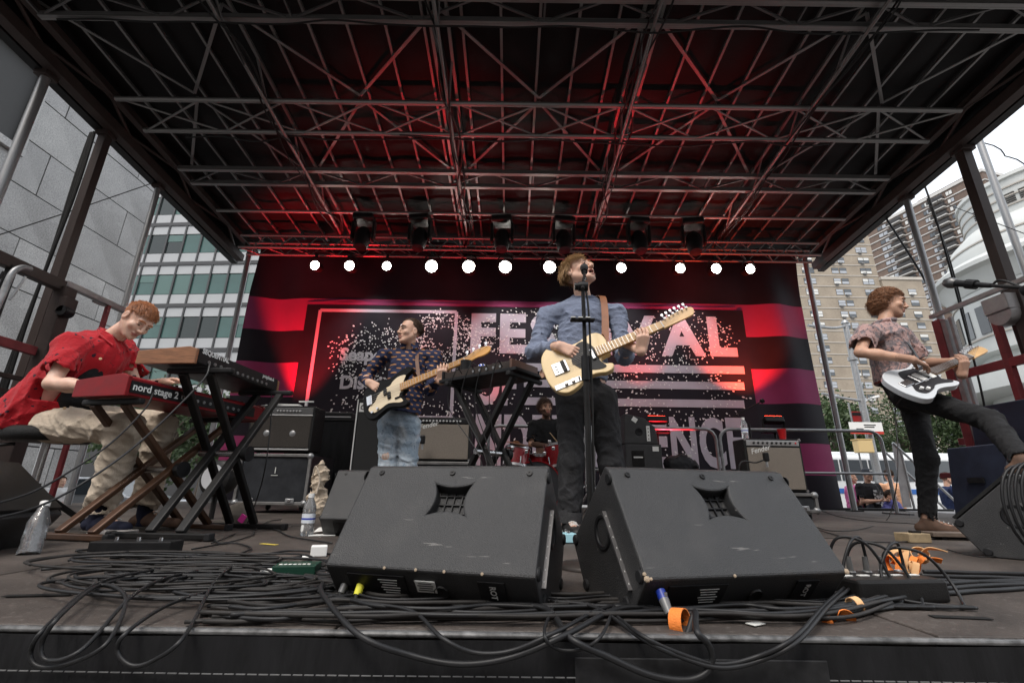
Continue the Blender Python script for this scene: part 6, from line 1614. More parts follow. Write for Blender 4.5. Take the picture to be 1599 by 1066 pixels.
m_skin1 = skin('fair skin', (.64, .4, .3)); m_skin2 = skin('fair skin bassist', (.6, .37, .27)); m_skin3 = skin('warm skin', (.56, .33, .23)); m_skin4 = skin('fair skin freckled', (.66, .42, .32))
m_lip = mat('lips', (.4, .15, .12), .45); m_mouth = mat('mouth', (.05, .012, .012), .5); m_eyew = mat('eye white', (.36, .33, .3), .3); m_stub = mat('stubble', (.4, .23, .16), .7); m_beard = mat('beard', (.09, .045, .028), .8)
m_hairB = mat('light brown hair', (.4, .24, .11), .45, var=.4, scale=60); m_hairD = mat('dark brown hair', (.055, .034, .022), .45, var=.4, scale=60); m_hairR = mat('ginger hair', (.36, .13, .045), .45, var=.4, scale=60); m_hairC = mat('auburn hair', (.27, .125, .06), .45, var=.4, scale=60)

def ribbon(name, pts, sides, w, th, m, parent, n=6):
    P = smooth_path(pts, n); S = smooth_path(sides, n); b = MB(); K = len(P); vs = []
    for i in range(K):
        tg = (P[min(i + 1, K - 1)] - P[max(i - 1, 0)]).normalized(); s = S[i]; s = (s - tg * s.dot(tg)).normalized(); nn = tg.cross(s)
        vs += [P[i] + s * w / 2 + nn * th / 2, P[i] - s * w / 2 + nn * th / 2, P[i] - s * w / 2 - nn * th / 2, P[i] + s * w / 2 - nn * th / 2]
    fs = [(4 * i + k, 4 * i + (k + 1) % 4, 4 * i + 4 + (k + 1) % 4, 4 * i + 4 + k) for i in range(K - 1) for k in range(4)] + [(3, 2, 1, 0), (4 * K - 4, 4 * K - 3, 4 * K - 2, 4 * K - 1)]
    b.add(vs, fs); return b.build(name, m, parent, smooth=50)

def lerp(a, b, t): return a + (b - a) * t
def body_ops(L, J, fwd, slim=1.0, legs=True):
    up = (J['neck'] - J['pel']).normalized(); ch = lerp(J['neck'], J['pel'], .3)
    cone(L, ch, J['pel'], .13 * slim, .125 * slim, .05, (fwd, .72))
    for g in 'RL':
        cone(L, J['neck'] - up * .035, J['sh' + g] - up * .01, .045, .048, .03)
        cone(L, J['sh' + g], J['el' + g], .045 * slim, .036 * slim, .02); cone(L, J['el' + g], lerp(J['el' + g], J['wr' + g], .35), .035 * slim, .039 * slim, .02)
        cone(L, lerp(J['el' + g], J['wr' + g], .3), J['wr' + g], .039 * slim, .0265 * slim, .02)
        if legs:
            cone(L, J['hip' + g], J['kn' + g], .075, .05, .03); cone(L, J['kn' + g], J['an' + g], .05, .034, .02); cone(L, J['an' + g], J['toe' + g], .03, .02, .02)
    cone(L, J['neck'] - up * .03, J['head'] + J['hu'] * -.05 - J['hf'] * .012, .056 * slim, .05 * slim, .025)

def shirt_ops(L, J, fwd, hem, loose=1.0, sleeve='long', frac=.78, arm=1.0, k=.035, depth=.72, hollow=.9):
    up = (J['neck'] - J['pel']).normalized(); ch = lerp(J['neck'], J['pel'], .26)
    cone(L, ch, hem, .158 * loose, .172 * loose, .05, (fwd, depth))
    for g in 'RL':
        cone(L, J['neck'] - up * .03, J['sh' + g] - up * .012, .055, .06 * arm, .04)
        if sleeve == 'long':
            cone(L, J['sh' + g], J['el' + g], .066 * arm, .058 * arm, k); cone(L, J['el' + g], lerp(J['el' + g], J['wr' + g], .9), .058 * arm, .043 * arm, k)
            e = lerp(J['el' + g], J['wr' + g], .93); d = (J['wr' + g] - J['el' + g]).normalized(); cone(L, e, e + d * .1, .03, .034, .004, None, True)
        else:
            e = lerp(J['sh' + g], J['el' + g], frac); d = (J['el' + g] - J['sh' + g]).normalized(); cone(L, J['sh' + g], e, .066 * arm, .072 * arm, k)
            plane_cut(L, e + d * .02, d, e - Vector((.12, .12, .12)), e + Vector((.12, .12, .12)) + d * .05); cone(L, e - d * .03, e + d * .12, .056 * arm, .066 * arm, .004, None, True)
    r_ = .3
    plane_cut(L, hem, -up, hem - Vector((r_, r_, r_)), hem + Vector((r_, r_, .12)))
    cone(L, hem + up * .03, hem - up * .2, .156 * loose * hollow, .165 * loose * hollow, .006, (fwd, depth), True)
    cone(L, J['neck'] - up * .01, J['neck'] + up * .12, .05, .075, .01, None, True)

def trouser_ops(L, J, fwd, r=(.1, .072, .062), waist=None, cut=.93, k=.03):
    up = Vector((0, 0, 1)); wv = waist or J['pel'] + Vector((0, 0, .07))
    cone(L, wv, lerp(J['hipR'], J['hipL'], .5), .135, .13, .04, (fwd, .78))
    for g in 'RL':
        cone(L, J['hip' + g], J['kn' + g], r[0], r[1], k); e = lerp(J['kn' + g], J['an' + g], cut); cone(L, J['kn' + g], e, r[1], r[2], k)
        d = (J['an' + g] - J['kn' + g]).normalized(); plane_cut(L, e + d * .01, d, e - Vector((.11, .11, .11)), e + Vector((.11, .11, .11))); cone(L, e - d * .03, e + d * .1, r[2] - .012, r[2], .004, None, True)

def shoe_part(name, an, toe, m_up, m_sole, parent, z0=0.0, vox=.006):
    d = Vector((toe.x - an.x, toe.y - an.y, 0)).normalized(); L = []; base = Vector((an.x, an.y, 0)); zf = z0
    s = Vector((-d.y, d.x, 0))
    heel = Vector((an.x, an.y, zf + .05)) - d * .04; tip = heel + d * .22
    cone(L, heel, tip - Vector((0, 0, .012)), .04, .036, .03, (Vector((0, 0, 1)), .85)); cone(L, Vector((an.x, an.y, zf + .09)), heel + d * .1, .042, .036, .03)
    plane_cut(L, Vector((an.x, an.y, zf + .012)), (0, 0, -1), heel - Vector((.3, .3, .1)), heel + Vector((.3, .3, .3)))
    sh = cloth(name, L, m_up, parent, vox, None, 1)
    b = MB(); P = []
    for i in range(20):
        a = 2 * math.pi * i / 20; x = .09 + .135 * math.cos(a); y = (.047 if math.cos(a) > 0 else .04) * math.sin(a); P.append((x, y))
    b.prism(P, Vector((an.x, an.y, zf)) - d * .04 + d * 0, d, s, .022); b.build('sole', m_sole, sh, bevel=.005)
    for k in range(4):
        c = heel + d * (.1 + .022 * k) + Vector((0, 0, .045 - .006 * k)); b = MB(); b.tube(smooth_path([c - s * .022, c + Vector((0, 0, .006)), c + s * .022], 4), .003, 5); b.build('lace', m_print if m_up != m_white else m_black, sh)
    return sh

def JJ(d, hf, hu, toes):
    J = {k: at(*v) for k, v in d.items()}; ax = head_axes(hf, hu); J['hf'], J['hu'], J['hr'] = ax[1], ax[2], ax[0]
    for g in 'RL':
        if 'an' + g in J:
            z0 = toes.get('z' + g, 0.0); J['an' + g].z = z0 + .092; J['toe' + g] = J['an' + g] + Vector((toes[g][0], toes[g][1], 0)).normalized() * .13; J['toe' + g].z = z0 + .05
    return J, ax
def box_around(p, r): p = Vector(p); return (p - Vector((r, r, r)), p + Vector((r, r, r)))
def face_mats(c, ax, s, beard=None, mouth=False):
    r, f, u = [V3(a) for a in ax]; c = V3(c)
    def fn(P):
        q = (P - c) / s; x, y, z = q @ r, q @ f, q @ u; m = np.zeros(len(P), int)
        if beard: e = np.random.default_rng(3).normal(0, .005, (3, len(P))); m[beard(x + e[0], y + e[1], z + e[2])] = 3
        lip = (((x / .024) ** 2 + ((z + (.0665 if not mouth else .075)) / (.012 if not mouth else .023)) ** 2) < 1) & (y > .078); m[lip] = 1
        if mouth: m[(((x / .019) ** 2 + ((z + .075) / .015) ** 2) < 1) & (y > .05) & (y < .1)] = 2
        return m
    return fn
class Style:
    def __init__(s, fn, lift=.5, wild=.18, curl=0): s.fn = fn; s.lift = lift; s.wild = wild; s.curl = curl
    def __call__(s, d): return s.fn(d)
def hs_short(front=.62, ln=.045, side=.03, fall=(0, .5, -.5), nape=-.45):
    def fn(d):
        k = d.z > nape and not (d.y > front and d.z < .62) and not (abs(d.x) > .5 and d.z < -.02 and d.y > .05) and not (d.y > .35 and d.z < .3)
        return k, (fall[0] + .3 * d.x, fall[1], fall[2]), ln if d.z > .3 else side
    return fn
# ------------------------------------------------------------------ guitars
def closed2(poly, n=5):
    return [(p.x, p.y) for p in smooth_path([Vector((x, y, 0)) for x, y in poly], n, True)]
TELE = [(-.20, 0), (-.195, .07), (-.17, .125), (-.12, .155), (-.06, .145), (-.01, .117), (.04, .112), (.09, .125), (.14, .13), (.175, .105), (.187, .06), (.182, .03), (.18, 0), (.175, -.03), (.128, -.036), (.114, -.055), (.128, -.077), (.152, -.086), (.163, -.1), (.148, -.124), (.11, -.13), (.06, -.115), (0, -.115), (-.06, -.145), (-.12, -.155), (-.17, -.125), (-.195, -.07)]
PBASS = [(-.24, 0), (-.23, .08), (-.19, .14), (-.12, .165), (-.05, .148), (0, .13), (.06, .135), (.13, .16), (.2, .165), (.243, .14), (.232, .112), (.19, .092), (.165, .06), (.168, .03), (.168, -.03), (.135, -.05), (.122, -.08), (.15, -.11), (.168, -.14), (.15, -.165), (.1, -.163), (.04, -.14), (-.02, -.13), (-.08, -.15), (-.14, -.17), (-.2, -.148), (-.235, -.08)]
JAZZ = [(-.225, .03), (-.2, .1), (-.14, .145), (-.07, .15), (-.01, .125), (.05, .115), (.11, .13), (.17, .14), (.215, .12), (.212, .095), (.17, .075), (.158, .045), (.165, .0), (.155, -.035), (.12, -.05), (.115, -.08), (.15, -.115), (.15, -.14), (.1, -.15), (.03, -.13), (-.03, -.125), (-.09, -.15), (-.15, -.165), (-.2, -.14), (-.228, -.06)]
m_string = mat('steel strings', (.6, .58, .55), .3, 1.0)
def guitar(name, label, O, tip, nrm, shape, bodym, guardm, guard, neckm, fretm, nut_x, head, ntun, parts, sc=1.0, dots=True, neck_w=(.056, .043)):
    O = Vector(O); ex = (Vector(tip) - O).normalized(); ez = Vector(nrm); ez = (ez - ex * ez.dot(ex)).normalized(); ey = ez.cross(ex)
    t = thing(name, label, 'guitar' if 'bass' not in name else 'bass guitar', O)
    MR = Matrix((ex, ey, ez)).transposed()
    def W(x, y, z=0): return O + (ex * x + ey * y + ez * z) * sc
    b = MB(); b.prism(closed2([(x * sc, y * sc) for x, y in shape]), W(0, 0, -.042), ex, ey, .042 * sc); b.build('body', bodym, t, bevel=.006 * sc, seg=3)
    def bx(nm, c, d, m, bev=.002, par=None): b = MB(); b.box(W(*c), [q * sc for q in d], MR); return b.build(nm, m, par or t, bevel=bev)
    if guard: b = MB(); b.prism(closed2([(x * sc, y * sc) for x, y in guard], 4), W(0, 0, .001), ex, ey, .0025 * sc); b.build('pickguard', guardm, t)
    x0 = parts.get('neck0', .11)
    b = MB(); w0, w1 = neck_w
    vs = [W(x, s * w / 2, z) for x, w in ((x0, w0), (nut_x, w1)) for s, z in ((-1, .012), (1, .012), (1, -.002), (.6, -.016), (-.6, -.016), (-1, -.002))]
    b.add(vs, [(5, 4, 3, 2, 1, 0), (6, 7, 8, 9, 10, 11)] + [(i, (i + 1) % 6, 6 + (i + 1) % 6, 6 + i) for i in range(6)]); nk = b.build('neck', neckm, t, smooth=40)
    b = MB(); vs = [W(x, s * w / 2, z) for x, w in ((x0, w0), (nut_x, w1)) for s, z in ((-1, .012), (1, .012), (1, .018), (-1, .018))]
    b.add(vs, [(3, 2, 1, 0), (4, 5, 6, 7)] + [(i, (i + 1) % 4, 4 + (i + 1) % 4, 4 + i) for i in range(4)]); fb = b.build('fretboard', fretm, t)
    scl = nut_x - parts['bridge']
    for k in range(1, 21):
        x = nut_x - scl * (1 - 2 ** (-k / 12))
        if x < x0: break
        wv = w0 + (w1 - w0) * (x - x0) / (nut_x - x0)
        bx('fret', (x, 0, .0188), (.0022, wv, .0016), m_string, 0, fb)
        if dots and k in (3, 5, 7, 9, 12, 15, 17):
            xm = x + scl * (2 ** (-(k - 1) / 12) - 2 ** (-k / 12)) * .5; b = MB(); b.lathe([(0, .0006), (.0035 * sc, .0006), (.0036 * sc, 0)], W(xm, 0, .018), ez, 8); b.build('inlay', m_black, fb)
    bx('nut', (nut_x, 0, .016), (.005, w1, .008), m_white, 0)
    hx = [(nut_x + x, y) for x, y in head]
    b = MB(); b.prism([(p.x, p.y) for p in smooth_path([Vector((x * sc, y * sc, 0)) for x, y in hx], 4, True)], W(0, 0, -.006), ex, ey, .014 * sc); hd = b.build('headstock', neckm, t, bevel=.002)
    hl = max(x for x, _ in head)
    for k in range(ntun):
        x = nut_x + .03 + (hl - .06) * k / (ntun - 1); yp = parts['tun'](x - nut_x)
        b = MB(); b.cyl(W(x, yp - .008, .006), W(x, yp - .008, .022), .0045 * sc, n=8); b.build('tuner_post', m_chrome, hd, smooth=True)
        b = MB(); b.cyl(W(x, yp, -.002), W(x, yp + .022, -.002), .003 * sc, n=6); b.box(W(x, yp + .028, -.002), [q * sc for q in ((.013, .016, .006) if ntun > 4 else (.022, .026, .006))], MR); b.build('tuner_key', m_chrome, hd, bevel=.002)
        yb = (k / (ntun - 1) - .5) * .052 * (1 if ntun > 4 else 1.05); yn = (k / (ntun - 1) - .5) * w1 * .8
        b = MB(); b.tube([W(parts['bridge'], -yb, .022), W(nut_x, -yn, .0225), W(x, yp - .008, .016)], (.0007 if ntun > 4 else .0012) * sc, 5); b.build('string', m_string, t)
    for nm, c, d, m, bev in parts['boxes']: bx(nm, c, d, m, bev)
    for nm, c, r, h, m in parts['knobs']: b = MB(); b.lathe([(0, h), (r * .85, h), (r, h * .3), (r, 0)], W(*c), ez, 14); b.build(nm, m, t, smooth=40)
    return W, t
m_cream = mat('butterscotch cream lacquer', (.68, .5, .25), .25, var=.05, scale=5, coat=.5); m_maple = mat('maple', (.6, .36, .14), .35, var=.15, scale=8, stretch=(1, 1, 1), coat=.3); m_maple2 = mat('amber maple', (.62, .3, .06), .35, var=.12, scale=10, coat=.3)
m_sun = mat('black lacquer', (.005, .0045, .0045), .35, spec=.12); m_guardC = mat('cream pickguard', (.72, .6, .42), .4); m_whiteL = mat('pale silver lacquer', (.6, .63, .66), .18, coat=.7); m_rose = mat('rosewood', (.07, .035, .022), .5, var=.3, scale=20)
m_head_std = [(0, .021), (.02, .024), (.05, .034), (.1, .04), (.15, .044), (.185, .036), (.19, .015), (.175, -.01), (.14, -.016), (.06, -.02), (.02, -.022), (0, -.021)]
TG = [(.11, .032), (.07, .1), (.02, .095), (-.02, .06), (-.035, .0), (-.025, -.02), (.0, -.055), (.05, -.085), (.1, -.1), (.125, -.095), (.115, -.07), (.105, -.04)]
Wt, tele = guitar('electric_guitar', 'cream electric guitar with black pickguard held by the singer', at(903, 563, 2.6), at(1098, 482, 2.47), (-.12, -.93, .28), TELE, m_cream, m_black, TG, m_maple, m_maple, .49, m_head_std, 6,
    dict(neck0=.105, bridge=-.115, tun=lambda x: .03 + .016 * min(1, x / .1), boxes=[('bridge_plate', (-.105, 0, .004), (.085, .075, .006), m_chrome, .002), ('bridge_pickup', (-.085, 0, .009), (.022, .07, .008), m_black, .002), ('neck_pickup', (.085, 0, .008), (.02, .068, .012), m_chrome, .004), ('control_plate', (-.1, -.105, .003), (.15, .032, .004), m_chrome, .004)],
         knobs=[('knob', (-.07, -.105, .004), .011, .018, m_chrome), ('knob', (-.11, -.105, .004), .011, .018, m_chrome), ('switch_tip', (-.035, -.105, .004), .005, .02, m_black)] + [('saddle', (-.125, y, .006), .007, .008, m_chrome) for y in (-.018, 0, .018)]), 1.06)
PG = [(x * .93, y * .86) for x, y in [(.16, .05), (.19, .11), (.12, .125), (.06, .1), (.03, .07), (-.02, .06), (-.1, .02), (-.13, -.03), (-.19, -.06), (-.2, -.1), (-.15, -.14), (-.08, -.125), (-.02, -.105), (.04, -.115), (.1, -.14), (.135, -.14), (.125, -.11), (.105, -.08), (.12, -.045), (.15, -.04)]]
m_head_b = [(0, .02), (.03, .026), (.08, .042), (.15, .048), (.2, .04), (.225, .02), (.21, -.012), (.16, -.025), (.1, -.02), (.04, -.026), (0, -.02)]
Wb, bassg = guitar('bass_guitar', 'black bass guitar with cream pickguard and amber maple neck', at(606, 614, 3.68), at(756, 550, 3.42), (-.08, -.95, .25), PBASS, m_sun, m_guardC, PG, m_maple2, m_maple2, .70, m_head_b, 4,
    dict(neck0=.12, bridge=-.165, tun=lambda x: .034 + .012 * min(1, x / .12), boxes=[('bridge', (-.17, 0, .008), (.05, .085, .014), m_chrome, .003), ('pickup', (-.02, .02, .009), (.03, .06, .016), m_black, .004), ('pickup', (.012, -.025, .009), (.03, .06, .016), m_black, .004), ('thumb_rest', (.09, -.075, .008), (.06, .012, .012), m_black, .004)],
         knobs=[('knob', (-.1, -.1, .003), .011, .018, m_chrome), ('knob', (-.15, -.115, .003), .011, .018, m_chrome)]), 1.0, neck_w=(.062, .042))
JG = [(.15, .04), (.19, .09), (.13, .11), (.06, .09), (0, .1), (-.06, .1), (-.1, .05), (-.12, -.02), (-.16, -.08), (-.13, -.12), (-.05, -.11), (.0, -.09), (.06, -.1), (.12, -.12), (.13, -.1), (.1, -.07), (.11, -.045)]
m_guardK = mat('dark pickguard', (.02, .018, .02), .35)
Wj, jazz = guitar('offset_guitar', 'pale silver offset guitar with dark pickguard held by the right guitarist', at(1437, 590, 3.0), at(1540, 547, 3.12), (-.25, -.75, .6), JAZZ, m_whiteL, m_guardK, JG, m_maple, m_rose, .5, [(x, y * 1.15) for x, y in m_head_std], 6,
    dict(neck0=.1, bridge=-.06, tun=lambda x: .034 + .018 * min(1, x / .1), boxes=[('pickup', (-.005, 0, .008), (.04, .09, .012), m_white, .006), ('pickup', (.07, 0, .008), (.04, .09, .012), m_white, .006), ('bridge', (-.06, 0, .012), (.018, .085, .014), m_chrome, .003), ('tailpiece', (-.135, 0, .004), (.08, .05, .006), m_chrome, .004), ('switch_plate', (.1, .09, .005), (.06, .025, .004), m_chrome, .002), ('tremolo_arm', (-.06, -.05, .03), (.16, .006, .006), m_chrome, .002)],
         knobs=[('knob', (-.09, -.1, .004), .012, .016, m_white), ('knob', (-.12, -.08, .004), .012, .016, m_white)]), 1.0, dots=False)
# ------------------------------------------------------------------ the band
m_shoeK = mat('black shoe leather', (.02, .02, .02), .45, var=.3, scale=20); m_sole = mat('dark sole', (.05, .045, .04), .7); m_shoeB = mat('brown suede', (.1, .055, .035), .8, var=.3, scale=25)
# --- singer
t = thing('person', 'person in a grey blue sweater singing and playing the cream guitar', 'person', fl(905, 838), 'band on the stage')
J, ax = JJ(dict(head=(903, 427, 2.86), neck=(911, 465, 2.92), shR=(852, 494, 2.92), elR=(836, 548, 2.86), wrR=(872, 540, 2.63), shL=(962, 489, 2.92), elL=(974, 556, 2.84), wrL=(979, 536, 2.6), pel=(915, 606, 2.92), hipR=(890, 622, 2.92), knR=(892, 722, 2.88), anR=(889, 812, 2.88), hipL=(942, 622, 2.92), knL=(954, 725, 2.9), anL=(966, 808, 2.96)),
           (.56, -.68, .4), (-.3, .3, .85), dict(R=(.1, -1, 0), L=(.35, -.9, 0)))
F0 = Vector((.08, -1, 0)); L = []; body_ops(L, J, F0); HS = 1.04
head_ops(L, J['head'], ax, HS, mouth=.85)
hR = J['wrR']; hand_ops(L, hR, (.86, -.2, -.4), (.15, .95, -.2), 1, (45, 50, 55, 60), (.75, .45, 30), .98)
hL = Wt(.335, -.052, -.004); hand_ops(L, hL - Vector((.0, .012, .045)), (.1, -.35, .9), (-.2, .9, .35), -1, (70, 80, 85, 75), (.55, .4, 15), .98)
cone(L, J['wrL'], hL - Vector((0, .012, .045)), .0265, .025, .015)
b0 = box_around(J['head'], .155); b1 = box_around(hR + Vector((.07, -.01, -.03)), .115); b2 = box_around(hL + Vector((0, -.02, .02)), .125)
body_mesh('body', L, [(b0[0], b0[1], .0034), (b1[0], b1[1], .0032), (b2[0], b2[1], .0032)], .008, [m_skin1, m_lip, m_mouth], t, face_mats(J['head'], ax, HS, mouth=True))
head_extra(t, J['head'], ax, HS, m_hairB, m_eyew, ax[2] * -.3)
hs = Style(lambda d: (d.z > -.5 and not (d.y > .42 and d.z < .55) and not (d.y > .1 and d.z < .0) and not (d.y > .3 and d.z < .3), (.55 if d.x > -.3 else -.4, -.15 if d.z < .5 else .35, -.75), .08 if d.z > .1 else .05), .14, .05)
hair_mesh(t, J['head'], ax, HS, m_hairB, hs, 1500, 4)
L = []; shirt_ops(L, J, F0, at(906, 596, 2.92), 1.0, 'long', arm=.94, depth=.76)
cloth('sweater', L, fabric('grey blue sweatshirt jersey', (.17, .2, .28), weave=500, fold=.35), t, .0075, (.012, 26, 3, (1, 1, 1.6)), 1)
up = (J['neck'] - J['pel']).normalized(); b = MB(); n0 = J['neck'] + up * .012
b.tube([n0 + Vector((math.cos(a) * .066, math.sin(a) * .06, -.012 + .018 * math.sin(a))) for a in [2 * math.pi * k / 24 for k in range(24)]], .012, 8, closed=True); b.build('neckband', fabric('ribbed neckband', (.13, .155, .22)), t, smooth=180)
L = []; trouser_ops(L, J, F0, (.094, .076, .07), at(908, 588, 2.92), cut=.97)
tr = cloth('trousers', L, fabric('charcoal denim', (.026, .026, .028), weave=600, fold=.3), t, .008, (.009, 30, 8), 1)
for g in 'R':
    e = lerp(J['kn' + g], J['an' + g], .94); b = MB(); b.lathe([(.073, -.03), (.076, 0), (.076, .03), (.07, .03)], e, J['kn' + g] - J['an' + g], 24); b.build('turn_up', fabric('turned denim', (.04, .04, .042)), tr, smooth=40)
for g in 'RL': shoe_part('shoe', J['an' + g], J['toe' + g], m_shoeK, m_sole, t)
sL = J['shL']; ribbon('guitar_strap', [Wt(.17, .11, -.02), at(944, 535, 2.68), at(945, 500, 2.76), at(943, 472, 2.84), at(938, 462, 2.93), at(925, 475, 3.05), at(890, 540, 3.1), at(850, 575, 2.95), Wt(-.2, 0, -.02)], [Vector((1, 0, 0))] * 4 + [Vector((1, .2, 0))] * 2 + [Vector((.8, 0, .5))] * 3, .045, .004, mat('tan leather strap', (.22, .085, .035), .5, var=.2, scale=15), tele)
# --- bassist
t = thing('person', 'person in a navy patterned shirt and ripped jeans playing the bass', 'person', (at(622, 700, 3.97).x, 3.97, 0), 'band on the stage')
J, ax = JJ(dict(head=(640, 519, 3.93), neck=(641, 546, 3.98), shR=(599, 555, 3.98), elR=(572, 590, 4.0), wrR=(576, 597, 3.76), shL=(681, 556, 3.98), elL=(673, 607, 3.94), wrL=(685, 592, 3.72), pel=(623, 652, 3.97), hipR=(607, 662, 3.97), knR=(606, 735, 3.93), anR=(604, 802, 3.97), hipL=(640, 662, 3.97), knL=(637, 735, 3.93), anL=(640, 802, 3.97)),
           (-.72, -.68, .06), (0, 0, 1), dict(R=(-.3, -1, 0), L=(.2, -1, 0)))
F0 = Vector((-.1, -1, 0)); L = []; body_ops(L, J, F0, .98); HS = 1.0; head_ops(L, J['head'], ax, HS, thin=.96, eyes=False)
hR = J['wrR']; hand_ops(L, hR, (.8, -.25, -.45), (.1, .95, -.25), 1, (55, 60, 60, 60), (.7, .4, 25)); hL = Wb(.48, -.05, 0); hand_ops(L, hL - Vector((0, .012, .045)), (.1, -.35, .9), (-.2, .9, .35), -1, (70, 80, 80, 75), (.55, .4, 15)); cone(L, J['wrL'], hL - Vector((0, .012, .045)), .0265, .025, .015)
b0 = box_around(J['head'], .155); b1 = box_around(hR + Vector((.07, -.02, -.04)), .115); b2 = box_around(hL + Vector((0, -.02, .02)), .125)
body_mesh('body', L, [(b0[0], b0[1], .0042), (b1[0], b1[1], .004), (b2[0], b2[1], .004)], .01, [m_skin2, m_lip, m_mouth], t, face_mats(J['head'], ax, HS))
head_extra(t, J['head'], ax, HS, m_hairD, m_eyew, Vector((-.2, 0, 0)))
hs = Style(lambda d: (d.z > -.42 and not (d.y > .35 and d.z < .62) and not (d.y > .1 and d.z < .1), (.5, -.55, -.5), .06 if d.z > .3 else .03), .2, .06); hair_mesh(t, J['head'], ax, HS, m_hairD, hs, 1100, 5)
L = []; shirt_ops(L, J, F0, at(626, 645, 3.97), 1.02, 'long', arm=.9, depth=.75)
m_navyshirt = overlay(fabric('navy cotton', (.024, .03, .068), fold=.3), pat_dash(15, 26, .27, .17), (.42, .2, .08))
cloth('shirt', L, m_navyshirt, t, .009, (.011, 26, 7, (1, 1, 1.4)), 1)
up = (J['neck'] - J['pel']).normalized()
for g in (-1, 1):
    c0 = J['neck'] + Vector((g * .012, -.082, .03)); vs = [c0, c0 + Vector((g * .06, .035, .03)), c0 + Vector((g * .075, .03, -.025)), c0 + Vector((g * .03, -.015, -.05))]
    b = MB(); b.add(vs + [v + Vector((0, .008, .002)) for v in vs], [(0, 1, 2, 3), (7, 6, 5, 4), (0, 4, 5, 1), (1, 5, 6, 2), (2, 6, 7, 3), (3, 7, 4, 0)]); b.build('collar', m_navyshirt, t, bevel=.003)
b = MB(); b.tube([J['neck'] + up * .038 + Vector((math.cos(a) * .062, math.sin(a) * .058, .012 * math.sin(a))) for a in [2 * math.pi * k / 20 for k in range(20)]], .014, 8, closed=True); b.build('collar_stand', m_navyshirt, t, smooth=180)
L = []; trouser_ops(L, J, F0, (.094, .076, .07), cut=.99)
m_jean = overlay(overlay(fabric('faded blue denim', (.3, .38, .46), weave=700), pat_blob(7, .54, .12), (.55, .6, .64)), pat_blob(30, .62, .05), (.13, .18, .25))
tr = cloth('jeans', L, m_jean, t, .009, (.009, 32, 9), 1)
kq = lerp(J['knR'], J['hipR'], .3) + Vector((-.005, -.082, 0)); b = MB(); b.lathe([(0, .001), (.02, .0), (.034, -.006)], kq, (-.1, -1, .1), 12); b.build('knee_hole', m_skin2, tr, smooth=True)
for k in range(7): b = MB(); b.tube(smooth_path([kq + Vector((-.036 + .011 * k, -.004, .014)), kq + Vector((-.038 + .012 * k, -.008, -.003)), kq + Vector((-.04 + .012 * k, -.004, -.02))], 3), .002, 4); b.build('frayed_thread', m_paper, tr)
for g in 'RL': shoe_part('shoe', J['an' + g], J['toe' + g], m_shoeB, m_sole, t)
ribbon('guitar_strap', [Wb(.22, .15, -.02), at(653, 590, 3.78), at(651, 562, 3.86), at(652, 548, 3.95), at(648, 545, 4.03), at(630, 570, 4.14), at(595, 620, 4.1), Wb(-.235, .0, -.02)], [Vector((1, 0, 0))] * 4 + [Vector((.9, .2, .2))] * 4, .03, .004, mat('brown strap', (.12, .05, .025), .6), bassg)
# --- right guitarist, leaning back, one foot on the monitor
t = thing('person', 'person in a floral short sleeved shirt leaning back with one foot on the monitor', 'person', (at(1447, 820, 3.36).x, 3.36, 0), 'band on the stage')
J, ax = JJ(dict(head=(1388, 474, 3.3), neck=(1380, 509, 3.3), shR=(1353, 521, 3.18), elR=(1343, 550, 3.1), wrR=(1425, 561, 2.95), shL=(1407, 525, 3.44), elL=(1440, 568, 3.45), wrL=(1488, 564, 3.2), pel=(1407, 605, 3.3), hipR=(1410, 616, 3.22), knR=(1545, 655, 2.86), anR=(1597, 718, 2.52), hipL=(1422, 616, 3.38), knL=(1446, 715, 3.33), anL=(1446, 803, 3.38)),
           (.8, -.56, -.18), (.08, .05, 1), dict(R=(.6, -.8, .1), L=(.75, -.65, 0), zR=.345))
F0 = Vector((.8, -.6, 0)); L = []; body_ops(L, J, F0, .95); HS = .95; head_ops(L, J['head'], ax, HS, thin=.95)
hR = J['wrR']; hand_ops(L, hR, (.9, .15, -.3), (.2, .6, -.75), 1, (50, 55, 60, 60), (.7, .35, 25)); hL = Wj(.3, -.05, 0); hand_ops(L, hL + Vector((0, -.01, -.045)), (.15, -.3, .9), (-.1, .7, .5), -1, (70, 80, 80, 75), (.55, .4, 15)); cone(L, J['wrL'], hL + Vector((0, -.01, -.045)), .0265, .025, .015)
b0 = box_around(J['head'], .155); b1 = box_around(hR + Vector((.08, .01, -.03)), .115); b2 = box_around(hL + Vector((0, -.02, .02)), .125)
bd_ = lambda x, y, z: (z < -.045) & (y > .02) & ~((np.abs(x) < .03) & (z > -.08) & (y > .09) & (z < -.052)) | ((np.abs(x) < .03) & (z < -.042) & (z > -.058) & (y > .08))
body_mesh('body', L, [(b0[0], b0[1], .0038), (b1[0], b1[1], .0036), (b2[0], b2[1], .0036)], .009, [m_skin3, m_lip, m_mouth, m_stub], t, face_mats(J['head'], ax, HS, beard=bd_))
head_extra(t, J['head'], ax, HS, m_hairC, m_eyew, ax[2] * -.5)
hs = Style(lambda d: (d.z > -.72 and not (d.y > .45 and d.z < .5) and not (d.y > .22 and d.z < .05) and not (d.y > .35 and d.z < .3), (.2 * d.x, -.35, -.6), .09 if d.z < .3 else .055), .5, .16, .016); hair_mesh(t, J['head'], ax, HS, m_hairC, hs, 1500, 6)
L = []; hm = at(1401, 596, 3.3); shirt_ops(L, J, F0, hm, 1.0, 'short', .72, arm=1.12, depth=.8)
m_floral = overlay(overlay(fabric('dusty pink cotton', (.42, .27, .25), fold=.3), pat_blob(17, .5, .02), (.2, .17, .18)), pat_blob(42, .58, .02), (.09, .075, .085))
